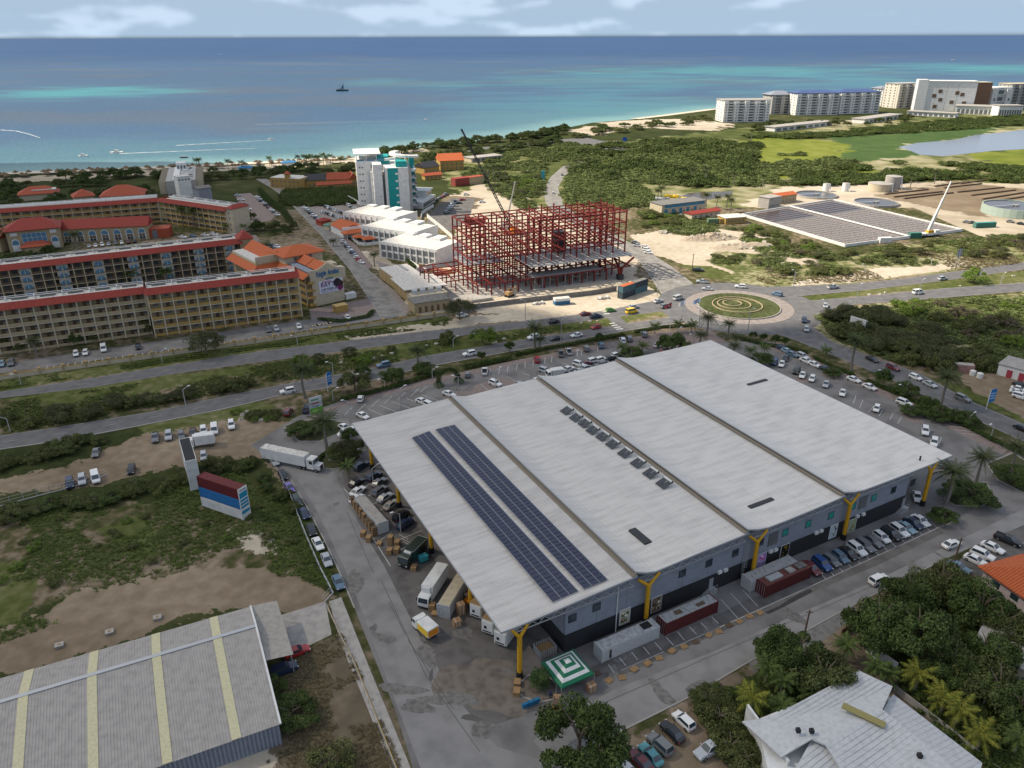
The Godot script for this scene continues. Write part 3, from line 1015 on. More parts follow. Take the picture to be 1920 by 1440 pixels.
# water colour by where the sand lies shallow, as vertex colours on a sheet whose cells grow with distance
func sea() -> void:
	var nz:=FastNoiseLite.new()
	nz.frequency=1.0
	nz.fractal_octaves=4
	nz.seed=6
	var sh:=shore()
	var m:=Mesher.new()
	m.use_c=true
	var rows:=[]
	var z:=480.0
	while z<90000.0:
		rows.append(z)
		z*=1.018 if z<9000.0 else 1.06
	var cols:=150
	var deep:=Color(0.02,0.065,0.165)
	var mid:=Color(0.048,0.1,0.175)
	var shallow:=Color(0.08,0.18,0.215)
	var sandy:=Color(0.22,0.36,0.35)
	var reef:=Color(0.066,0.1,0.15)
	var grid:=[]
	for r in rows:
		var line:=[]
		for i in cols+1:
			var x: float=lerpf(-1.05,1.05,i/float(cols))*r*1.05
			var p:=Vector2(x,-r)
			var off:=1e9
			for k in sh.size()-1:
				off=minf(off,p.distance_to(Geometry2D.get_closest_point_to_segment(p,sh[k],sh[k+1])))
			var n1:=nz.get_noise_2d(x/900.0,r/420.0)
			var n2:=nz.get_noise_2d(x/260.0+40.0,r/90.0)
			var n3:=nz.get_noise_2d(x/2600.0+9.0,r/1500.0)
			var c:=mid.lerp(deep,smoothstep(1500.0,5200.0,r+n1*900.0))
			c=c.lerp(reef,smoothstep(0.05,0.4,n1)*(1.0-smoothstep(2500.0,6000.0,r)))
			var band:=(1.0-smoothstep(60.0,330.0,off+n2*120.0+n1*80.0))
			c=c.lerp(shallow,band*(0.75+0.4*n2))
			c=c.lerp(sandy,(1.0-smoothstep(8.0,90.0,off+n2*30.0))*0.75)
			# shoals of bright sand offshore
			for s in SHOALS:
				var q:=Vector2((x-s[0])/s[2],(-r-s[1])/s[3])
				var t:=1.0-smoothstep(0.0,1.15,q.length()+n2*0.7)
				c=c.lerp(Color(0.06,0.26,0.29),t*s[4]*0.9)
			c*=1.0+0.1*n3+0.06*nz.get_noise_2d(x/60.0,r/25.0)
			line.append([Vector3(x,-1.0,-r),c])
		grid.append(line)
	for j in grid.size()-1:
		for i in cols:
			var a: Array=grid[j][i]
			var b: Array=grid[j+1][i]
			var c: Array=grid[j+1][i+1]
			var d: Array=grid[j][i+1]
			for q in [a,b,c,a,c,d]:
				m.v.append(q[0])
				m.n.append(Vector3.UP)
				m.c.append(q[1])
	var w:=mat(1,1,1,0.42)
	w.vertex_color_use_as_albedo=true
	w.metallic_specular=0.22
	var nt:=NoiseTexture2D.new()
	nt.width=512
	nt.height=512
	nt.seamless=true
	nt.as_normal_map=true
	nt.bump_strength=6.0
	var f:=FastNoiseLite.new()
	f.frequency=0.02
	f.fractal_octaves=5
	nt.noise=f
	w.normal_enabled=true
	w.normal_texture=nt
	w.normal_scale=0.7
	w.uv1_triplanar=true
	w.uv1_world_triplanar=true
	w.uv1_scale=Vector3(1.0/90.0,1.0/90.0,1.0/45.0)
	ground_piece("sea",m,w)

func ring(c: Vector2,r: float,k:=48,a0:=0.0,a1:=TAU) -> PackedVector2Array:
	var p:=PackedVector2Array()
	for i in k:
		var t:=lerpf(a0,a1,i/float(k if is_equal_approx(a1-a0,TAU) else k-1))
		p.append(c+Vector2(cos(t),sin(t))*r)
	return p

const ROUND:=Vector2(90.0,-290.0)

func dashes(a: PackedVector2Array,b: PackedVector2Array,t: float,gap:=12.0,len_:=3.6) -> Array:
	# dashes along the line that lies a share t between two road edges
	var line:=[]
	for i in 60:
		var s:=i/59.0
		line.append(on_line(a,s).lerp(on_line(b,s),t))
	var out:=[]
	var run:=0.0
	for i in 59:
		var d: float=line[i].distance_to(line[i+1])
		run+=d
		if run>gap:
			run-=gap
			var w: Vector2=(line[i+1]-line[i]).normalized()*len_*0.5
			out.append([line[i].x-w.x,line[i].y-w.y,line[i].x+w.x,line[i].y+w.y])
	return out

func on_line(p: PackedVector2Array,s: float) -> Vector2:
	var total:=0.0
	for i in p.size()-1:
		total+=p[i].distance_to(p[i+1])
	var left:=total*s
	for i in p.size()-1:
		var d:=p[i].distance_to(p[i+1])
		if left<=d or i==p.size()-2:
			return p[i].lerp(p[i+1],clampf(left/d,0.0,1.0))
		left-=d
	return p[0]

func carriageway(called: String,a: PackedVector2Array,b: PackedVector2Array,y: float,m: Material,dashed:=true) -> MeshInstance3D:
	var p:=PackedVector2Array(a)
	var q:=PackedVector2Array(b)
	q.reverse()
	p.append_array(q)
	var o:=sheet(called,p,y,m)
	if dashed:
		stripes(o,"lane_dash",dashes(a,b,0.5),0.16,y+0.012,M.paint_worn)
	var e:=Mesher.new()
	for k in [[a,0.035],[a,0.965]]:
		var last:=Vector2.ZERO
		for i in 60:
			var c:=on_line(a,i/59.0).lerp(on_line(b,i/59.0),k[1])
			if i>0:
				var s:=(c-last).normalized().orthogonal()*0.08
				e.quad(Vector3(last.x-s.x,y+0.012,last.y-s.y),Vector3(c.x-s.x,y+0.012,c.y-s.y),Vector3(c.x+s.x,y+0.012,c.y+s.y),Vector3(last.x+s.x,y+0.012,last.y+s.y))
			last=c
	part(o,"edge_line",e,M.paint_worn)
	return o

func roads() -> void:
	# the dual carriageway on the left
	var na:=pts([-141.9,-171.2,-133.8,-175.9,-119.7,-180.7,-99.1,-191.1,-83.3,-199.4,-69.6,-208.3,-44.2,-219.1,-27.7,-230,-6.3,-240.3,12.1,-249,41.9,-263,66.2,-272.5])
	var nb:=pts([-147.1,-179.1,-138.5,-183.6,-124.1,-189.1,-102.2,-198.5,-86.3,-208.1,-71.7,-216.1,-45.8,-228.8,-28.7,-239.6,-6.5,-249.7,12.5,-257.9,42.9,-270.4,64.6,-279.2])
	carriageway("road",na,nb,0.045,M.asphalt_road)
	var fa:=pts([-163.2,-203.6,-152.8,-207.2,-128.8,-215,-108.2,-225,-84.5,-234.1,-61.6,-242.3,-31.1,-254,3,-265.7,23.1,-271.8,36,-276.5,67.3,-287.4])
	var fb:=pts([-166.3,-208.4,-155.5,-211.7,-132.2,-221.9,-111.2,-232.5,-87.4,-243.5,-63.6,-251.8,-32,-263.2,3.1,-273.2,23.7,-280.3,37.1,-285.8,62.3,-300.3])
	carriageway("road",fa,fb,0.045,M.asphalt_road)
	# the dual carriageway on the right
	carriageway("road",pts([109.5,-315.8,145.1,-319.3,171.6,-326.9,208.5,-340.9,265,-362]),pts([114,-301.8,147,-310.1,187.5,-323.5,202.1,-329,257,-350]),0.045,M.asphalt_road)
	carriageway("road",pts([116.5,-296.2,143.7,-302.2,182,-312.7,221.9,-320.7,240.5,-324.5]),pts([117,-279.9,136.7,-291.9,169.2,-298.4,214.5,-308.6,232.9,-312.9]),0.045,M.asphalt_road)
	# the street past the far car park
	carriageway("road",pts([109.4,-275.7,111.1,-263.5,112.4,-251.6,118.8,-240.1,129.7,-223,134.2,-203.7,145.6,-179.1]),pts([91.8,-264.2,99.7,-252.8,105.4,-242.7,109.6,-235,117.8,-219.7,126.6,-196.7,139.1,-169.3]),0.045,M.asphalt_road)
	# the street behind the steel frame to the beach
	carriageway("road",pts([62.2,-306,61,-357,55,-386,26,-464,22,-500,23,-553,30,-598,43,-653,64,-695,80,-736]),pts([78.7,-320.8,74.6,-347.9,68,-375,41,-454,33,-491,33,-553,41,-603,56,-650,74,-685,94,-728]),0.045,M.asphalt_dust,false)
	sheet("road",pts([45,-829,80,-846,114,-772,94,-728,80,-736,67,-794,1,-787,-39,-739,-45,-757]),0.03,M.asphalt_road)
	# the street between the hotels and the restaurants
	carriageway("road",pts([-41,-280.3,-46.4,-297.3,-55.2,-320.1,-66.4,-345.2,-91,-406,-109,-451,-124,-482,-153,-540,-186,-595]),pts([-50.7,-279.2,-55.1,-291.4,-63.3,-314,-75,-345.3,-104,-414,-131,-474,-155,-526,-174,-561,-194,-595]),0.045,M.asphalt_dust,false)
	# roundabout
	var rr:=sheet("road",ring(ROUND,32.0),0.055,M.asphalt_road)
	stripes(rr,"lane_dash",[],0.2,0.07,M.paint)
	var island:=Mesher.new()
	island.prism(ring(ROUND,21.0),0.0,0.14)
	var isl:=ground_piece("roundabout_island",island,M.paver_pink)
	for i in 40:
		var t:=TAU*i/40.0
		var d:=Vector2(cos(t),sin(t))
		stripes(isl,"paver_band",[[ROUND.x+d.x*16.2,ROUND.y+d.y*16.2,ROUND.x+d.x*20.7,ROUND.y+d.y*20.7]],0.35,0.152,M.paver)
	var bed:=Mesher.new()
	bed.prism(ring(ROUND,15.8),0.1,0.45)
	part(isl,"planting_bed",bed,matn(0.085,0.1,0.035,0.95,11.0,"patch"))
	for c in [[ROUND+Vector2(-0.5,-0.5),9.6],[ROUND+Vector2(-1.5,-1.5),6.4],[ROUND+Vector2(-2.0,-2.5),3.6]]:
		var m:=Mesher.new()
		var p:=ring(c[0],c[1],40)
		for i in 40:
			m.bar(Vector3(p[i].x,0.62,p[i].y),Vector3(p[(i+1) % 40].x,0.62,p[(i+1) % 40].y),0.4,0.36)
		part(isl,"ring_wall",m,M.cream)
	kerb_line(ring(ROUND,15.9),true,0.35,0.55,M.kerb)
	# paved ground of the supermarket
	sheet("pavement",pts([-68.9,-177.7,-60.6,-194.8,-50.4,-204.5,-26.7,-219.7,0,-234.7,35.7,-252.4,55.6,-258.5,69.4,-252,90,-251.8,103.4,-227.9,113.9,-205.7,122.5,-186.3,133.8,-167.2,119.3,-144.4,87.6,-127.9,64.3,-114.7,48.8,-105.3,40,-100,28.9,-92.8,14.7,-84.9,6,-77.7,-14.1,-77.8,-18.9,-90.4,-24.2,-102,-29.8,-114.3,-34.2,-123.8,-40.5,-136.3,-47.1,-148.6,-53.8,-160.3,-60.9,-169.3]),0.02,M.asphalt)
	sheet("yard_asphalt",pts([-42.2,-163.9,-39.3,-167.8,-34.1,-162.6,-10.5,-118.8,8.7,-102.5,6.9,-94.7,4.1,-90.3,-5.1,-86.2,-11.5,-93.7,-18.2,-105.9,-25.9,-122.1,-32.5,-138.2]),0.034,M.asphalt_yard)
	var street:=sheet("road",pts([-61.8,-170.1,-55.2,-173.4,-45.7,-167.9,-36.3,-146.4,-26.2,-127.1,-16.3,-105.9,-9.8,-93.6,-2.6,-83.3,7.6,-79.5,7.5,-76.8,-12.5,-76.9,-15.7,-84.3,-21.8,-98.3,-28,-112.9,-32.4,-122.9,-39,-136.3,-45.3,-148.6,-52.8,-161.5]),0.04,matn(0.26,0.252,0.25,0.92,37.0,"soft"))
	sheet("road",pts([3.1,-84.2,8.3,-89.2,17.4,-94.7,34.2,-102.4,53.4,-112.5,71.3,-121.6,92,-133.3,123.4,-150.9,118.9,-143.8,87.8,-128.2,64.4,-115,48.9,-105.5,40.1,-100.2,28.9,-93,14.7,-85,6.8,-78.6]),0.04,matn(0.27,0.262,0.26,0.92,37.0,"soft"))
	sheet("pavement",pts([40.2,-100.5,48.9,-105.7,59.1,-111.7,64.3,-114.9,64.3,-112.4,57.2,-106.8,47.5,-100.4,40.8,-96.3]),0.03,M.concrete_dark)
	sheet("parking_strip",pts([8.6,-94.7,13.5,-99.4,36.2,-111.1,44.6,-116.2,56.6,-121.6,91.6,-141.4,93.1,-137.5,73.3,-126.2,55,-116.9,35.1,-106.3,17.7,-97]),0.03,M.asphalt_yard)
	sheet("asphalt_patch",pts([47,-112.8,50.1,-114.4,52.7,-116.3,55.4,-118.1,57.8,-119.2,57.9,-118.4,54.9,-116.6,51,-114.2,47.4,-112.2]),0.052,M.dark_patch)
	# brick-coloured walkways round the car park
	for p in [pts([-59.6,-190.8,-50.3,-204.1,-26.7,-219.3,0,-234.7,35.7,-251.8,35.2,-248.3,0,-231.1,-26.3,-215.7,-49.7,-200.9,-57.7,-189.2]),pts([-20.8,-207.9,-4.2,-221.2,4.1,-217,-17.3,-204.2]),pts([35.7,-252.4,54.3,-261.8,72.2,-263.9,75,-252,60.9,-247,43.9,-244.7]),pts([90,-251.8,94.8,-249.2,103.4,-227.9,114.4,-206.8,124.3,-186.9,128.6,-172.1,126,-169.9,110.8,-205.8,99.6,-227.1,88.1,-245.8]),pts([101.7,-227.9,105.1,-223.6,101,-217.4,97.6,-221.6]),pts([111.4,-196.8,114.3,-193.4,114.2,-188.5,109.8,-190.2]),pts([90.9,-221.6,93.2,-218.7,88.1,-213.6,86.2,-217.6])]:
		sheet("brick_walk",p,0.048,M.paver)
	# bays on the left of the far car park
	var lot:=sheet("car_park",pts([-57.5,-191.5,-49.7,-200.9,-26.3,-215.7,0,-230.6,35,-246.3,38.1,-242.3,34,-238.5,0,-219.5,-19.2,-207.9,-44.9,-188.1,-50.9,-179]),0.034,M.asphalt)
	stripes(lot,"bay_line",[[-52.5,-194.1,-53.1,-189.8],[-49.6,-197.4,-50.6,-192.1],[-46.4,-200.2,-47.7,-195],[-42.8,-202.6,-44.4,-197.7],[-39.4,-205.5,-40.9,-200.5],[-35.9,-207.7,-37.5,-202.6],[-32.2,-210.3,-33.9,-205.1],[-28.5,-213,-30.3,-207.6],[-26.2,-214.9,-27.7,-210.3],[-41.8,-187.5,-45.2,-189.7],[-38.9,-191.6,-43.7,-195.3],[-35,-193.6,-41.6,-199.1],[-31.6,-195.9,-38.6,-201.5],[-28.3,-198.6,-35.5,-204],[-24.8,-200.7,-31.4,-206.2],[-20.6,-203.5,-27.2,-208.7],[-6.9,-228,-7.1,-222.9],[-4,-229.3,-4.2,-224.1],[-1.2,-230.6,-1.5,-225.4],[1.8,-232.4,1.4,-227.1],[4.4,-233.7,4.2,-228.4],[7.1,-235.1,6.8,-230.1],[11.1,-237.3,10.7,-232.3],[13.5,-238.7,13,-233.6],[22.3,-243.4,21.9,-238.6],[23.8,-244.4,23.4,-239.6],[29.6,-247.3,29.2,-242.4],[-9.9,-216.4,-5.6,-208.6],[-5.8,-219.6,-0.8,-211.6],[-1.7,-222,4.1,-214.7],[3.4,-224.9,9.2,-218.6],[7.8,-227.9,13.5,-221.9],[12.2,-230.1,17.9,-224.4],[16.7,-232.7,22.3,-226.9],[20.3,-234.9,26,-229.5]],0.13,0.05,M.paint)
	var lot2:=sheet("car_park",pts([87.7,-244.3,99,-225.4,110.3,-204.7,120.4,-182.3,124.3,-169.4,109.4,-164.2,105.4,-175,97.7,-197,89.5,-217.5,83,-234.8]),0.034,M.asphalt)
	stripes(lot2,"bay_line",[[102.5,-206.9,99.5,-201.5],[103.4,-204,100.2,-198.7],[105.3,-200.4,101.7,-196.2],[106.4,-197.6,103.5,-193.5],[108.3,-195.2,105.5,-191.2],[109.5,-192.8,106.7,-188.9],[114.6,-180.8,111.5,-176.1],[112.1,-216.1,114.3,-208.3],[113.3,-213.3,115.5,-205.7],[110.6,-218.6,113.3,-211.4],[118.6,-190.1,124.1,-187.8],[119.5,-187.5,126.4,-185.3],[120.4,-185,127.3,-183.1],[120.9,-183.2,128.1,-180.7],[117.2,-191.8,123.1,-190.1],[109,-220.6,111.7,-215.3]],0.13,0.05,M.paint)
	# bays by the dark wall and the loading side
	var st: MeshInstance3D=sheet("car_park",pts([16.9,-97.8,35.5,-107.8,55.6,-118.8,69,-126.2,94.7,-140.6,94.6,-140.3,68.9,-126,55.5,-118.5,35.4,-107.5,16.9,-97.6]),0.046,M.paint_worn)
	stripes(st,"bay_line",[[16.3,-99.8,17.1,-97.9],[18.4,-101.3,19.3,-99.5],[20.7,-102.7,21.5,-100.8],[22.9,-104,23.8,-102.1],[25.1,-105.1,26,-103.2],[27.4,-106.3,28.3,-104.3],[29.7,-107.7,30.5,-105.5],[32.1,-108.9,33,-107],[34.4,-110.1,35.2,-108.3],[36.8,-111.5,37.6,-109.7],[39.7,-116.4,41.5,-111.1],[42,-118.1,44,-112.4],[44.6,-119,46.1,-114.4],[61.2,-125.6,61.9,-122.3],[63.2,-126.6,63.9,-123.4],[65.5,-128,66.1,-124.6],[67.7,-129.2,68.4,-125.9],[70,-130.6,70.7,-127.1],[72.4,-131.9,73.1,-128.5],[75,-133.4,75.7,-129.9],[77.6,-134.9,78.1,-131.3],[79.8,-136.2,80.5,-132.6],[82.5,-137.5,83.1,-134.1],[85.2,-139.1,85.6,-135.6],[87.6,-140.5,88.1,-136.9],[89.8,-141.7,90.5,-138.2],[92.2,-143.1,92.6,-139.4]],0.12,0.056,M.paint)
	var lt:=sheet("car_park",pts([-41.2,-159,-34.5,-165.2,-31.1,-160.1,-22.8,-144.2,-18.4,-136.2,-24.5,-127.1,-31.6,-140.2]),0.044,M.asphalt_yard)
	stripes(lt,"bay_line",[[-40.1,-156.3,-37.8,-153],[-28.1,-135.8,-26.2,-138.7],[-26.1,-134.3,-19.8,-139.1],[-23.4,-132.4,-19.5,-135.8],[-35.9,-156.5,-33.5,-158.9],[-33.8,-153,-31.4,-155.3],[-32,-149.6,-29.6,-151.9],[-30.1,-147,-27.6,-148.9],[-29.8,-136.2,-24.8,-126.8],[-23.9,-136.2,-21.6,-134.7],[-23.3,-135.1,-21.1,-133.5],[-24.5,-137.6,-22.3,-136]],0.13,0.058,M.paint)
	# hotel car park on the left, with its bays
	var hl:=sheet("car_park",pts([-175.9,-228.2,-168.7,-233.5,-126.4,-253.9,-78.9,-275.8,-45.7,-284.8,-41,-280.3,-63.5,-269.8,-91.4,-256.7,-129.5,-240,-164.2,-226,-171.8,-221.8]),0.034,M.asphalt)
	var bays:=[[1454.1,2445.3,1454.1,2445.3]]
	bays.clear()
	for i in 44:
		var a:=Vector2(-150.6,-227.8).lerp(Vector2(-69.6,-261.4),i/43.0)
		bays.append([a.x,a.y,a.x-1.6,a.y-4.2])
	stripes(hl,"bay_line",bays,0.14,0.05,M.paint)
	sheet("pavement",pts([-79.9,-288.3,-59,-301.6,-49.4,-281.7,-62.2,-273.3,-74.7,-271.1]),0.03,M.paver)
	sheet("pavement",pts([-66.4,-345.2,-49.5,-312.4,-39.8,-287.9,-41,-280.3,-46.4,-297.3,-55.2,-320.1]),0.05,M.paver_pink)
	sheet("pavement",pts([-109,-451,-91,-406,-66.4,-345.2,-64.6,-349.7,-80,-390]),0.05,M.paver)
	sheet("car_park",pts([-131,-482,-120,-502,-107,-511,-82,-465,-98,-451,-111,-443]),0.03,M.paver_pink)
	sheet("car_park",pts([-189,-531,-180,-537,-142,-466,-141,-447,-151,-443]),0.03,M.paver)
	sheet("car_park",pts([-162,-415,-139,-414,-123,-380,-128,-370,-157,-391]),0.03,M.paver)
	var zeb:=sheet("pavement",pts([36.6,-276.4,41.1,-279.5,44.2,-265.8,39,-263.1]),0.058,M.asphalt_road)
	stripes(zeb,"crossing_bar",[[36.5,-270.5,38.6,-271.1],[37,-268.2,39.3,-269],[37.6,-265.9,40.1,-267],[38.1,-264.2,40.8,-265],[35.4,-283.9,37.5,-284.5],[35.7,-281.4,37.9,-282]],0.8,0.072,M.paint)
	# islands: planted beds with kerbs
	for p in [pts([-63,-188.3,-59.7,-191.5,-55.4,-192.1,-46.1,-190.7,-44.6,-186.6,-51.1,-179.6,-56.7,-179.7]),pts([-49.3,-168.4,-48.4,-172.5,-44.1,-173.3,-40.7,-175.5,-38.5,-171,-40.2,-167.3,-44.5,-165.2,-47.7,-165.8]),pts([100,-151,105.8,-157.3,113.8,-157.9,111.4,-151,106.8,-147.7,101,-148.1]),pts([94.1,-144.5,97.5,-147.3,99.2,-145.1,98,-142.4,95.2,-140.4,93.9,-142.5]),pts([118.8,-166.7,128.6,-172.1,130.2,-161.5,119.9,-153.2,117.1,-159.1])]:
		var k: PackedVector2Array=p
		sheet("planting_bed",k,0.1,matn(0.075,0.08,0.035,0.95,9.0,"patch"))
		kerb_line(k,true,0.3,0.16)
	kerb_line(na)
	# car parks and forecourts farther off
	sheet("yard_sand",pts([-49,-426,-49,-476,-40,-515,-24,-515,-25,-453,-32,-423]),0.03,M.asphalt_yard)
	sheet("pavement",pts([-66,-361,-54.6,-349.6,-28.3,-301.3,-33.5,-287.8,-43.6,-301.5]),0.03,M.paver_pink)
	sheet("pavement",pts([-45,-111.5,-35.7,-116.2,-32.6,-107.3,-39.8,-101.5,-43,-106]),0.03,M.concrete)
	sheet("pavement",pts([-35,-116.2,-32.9,-117.4,-23.5,-97.2,-15.1,-79.6,-14.5,-77.8,-17.2,-77.8,-23.2,-90.4,-30.3,-104.6]),0.03,M.concrete)
	sheet("pavement",pts([89.6,-126.5,102.2,-137.4,120,-145.4,107.9,-126.4,94.3,-121.4]),0.03,M.asphalt_yard)
	sheet("yard_dirt",blob(Vector2(-4.4,-95.3),8,6,0.6,40,0.25,3),0.046,matn(0.2,0.172,0.145,0.95,12.0,"patch"))
	# oil stains and repaired patches on the asphalt
	rng.seed=44
	var worn:=[matn(0.13,0.125,0.12,0.9,4.0,"grain"),matn(0.185,0.175,0.168,0.9,6.0,"patch"),matn(0.205,0.195,0.185,0.92,6.0,"patch")]
	var areas:=[pts([-30.1,-138.2,-9.8,-108.5,3.3,-93.6,-5.1,-86.2,-17.3,-105.9]),pts([-45.1,-153.1,-36.3,-146.4,-9.8,-93.6,3,-81.3,-11.3,-80.5,-25.3,-108.6]),pts([10,-90.3,52.9,-111,88.1,-130,79.9,-126.5,29.7,-94.6]),pts([14.4,-99.4,36.1,-110.4,36.6,-108.3,16.9,-97.9]),pts([-44.8,-191.4,-17.9,-212.5,25,-237.7,6.8,-224.5,-25.3,-205])]
	for i in 46:
		var ar: PackedVector2Array=areas[i % 5]
		var c:=ar[rng.randi() % ar.size()].lerp(ar[rng.randi() % ar.size()],rng.randf())
		var s:=rng.randf_range(0.4,2.4)
		sheet("asphalt_stain",blob(c,s*rng.randf_range(0.8,2.2),s*0.6,rng.randf()*3.0,20,0.3,i),0.05+i*0.0001,worn[i % 3 if s<1.6 else 1+i % 2])
	for l in [[-37.5,-146.4,-27.9,-124.6],[-25.9,-122.1,-14.5,-97.1],[-14.5,-97.1,-5,-82.3],[8.2,-88.2,34,-101.5],[34,-101.5,70.7,-120.3],[-23.5,-115.8,-19.3,-107.2],[-18.7,-105.9,-9.6,-90.4]]:
		stripes(street,"asphalt_joint",[l],0.12,0.058,worn[0])
	for k in [pts([-53.8,-160.3,-47.1,-148.6,-40.5,-136.3,-34.2,-123.8,-29.8,-114.3]),pts([14.7,-84.9,28.9,-92.8,40,-100,48.8,-105.3,64.3,-114.7,87.6,-127.9])]:
		kerb_line(k,false,0.25,0.12)

# ---------------------------------------------------------------- the supermarket
# own x runs along the street front, own -z into the building
const BAYS:=[
	[[-3.4,11.25],[0.0,11.2],[6.0,11.35],[13.0,11.6],[19.0,11.8],[23.7,11.9]],
	[[23.4,12.85],[25.6,11.9],[27.7,11.35],[31.0,11.4],[36.4,11.6],[43.0,11.7],[50.3,11.75]],
	[[49.9,12.65],[52.6,11.75],[55.4,11.25],[60.0,11.2],[67.0,11.3],[73.0,11.45],[77.2,11.6]],
	[[76.7,12.6],[79.8,11.7],[83.0,11.2],[88.0,11.1],[97.0,11.0],[105.0,11.0],[112.8,11.1]],
]
const ROOF_DEEP:=82.0

func roof_point(b: float,y: float,a: float) -> Vector3:
	return Vector3(b+2.5*a/ROOF_DEEP,y,-a)

func roof_mesh(k: int) -> Mesher:
	var m:=Mesher.new()
	var pr: Array=BAYS[k]
	var pitch:=0.41
	var n:=int(ROOF_DEEP/pitch)
	for i in n:
		var a:=i*pitch
		var cuts:=[[a,0.0],[a+0.2,0.0],[a+0.25,0.07],[a+0.36,0.07],[a+0.41,0.0]]
		for j in pr.size()-1:
			for c in 4:
				m.quad(roof_point(pr[j][0],pr[j][1]+cuts[c][1],cuts[c][0]),roof_point(pr[j][0],pr[j][1]+cuts[c+1][1],cuts[c+1][0]),roof_point(pr[j+1][0],pr[j+1][1]+cuts[c+1][1],cuts[c+1][0]),roof_point(pr[j+1][0],pr[j+1][1]+cuts[c][1],cuts[c][0]))
	for j in pr.size()-1:
		m.quad(roof_point(pr[j][0],pr[j][1]-0.12,0),roof_point(pr[j+1][0],pr[j+1][1]-0.12,0),roof_point(pr[j+1][0],pr[j+1][1]-0.12,ROOF_DEEP),roof_point(pr[j][0],pr[j][1]-0.12,ROOF_DEEP))
	return m

func print_tex(key: String,back: Color,marks: Array) -> StandardMaterial3D:
	var im:=Image.create(48,64,false,Image.FORMAT_RGB8)
	im.fill(back)
	rng.seed=key.hash()
	for q in marks:
		for i in int(q[3]):
			var w:=rng.randi_range(2,int(q[1]))
			var h:=rng.randi_range(2,int(q[2]))
			im.fill_rect(Rect2i(rng.randi_range(4,44-w),rng.randi_range(6,58-h),w,h),q[0])
	var mt:=mat(1,1,1,0.5)
	mt.albedo_texture=ImageTexture.create_from_image(im)
	return mt

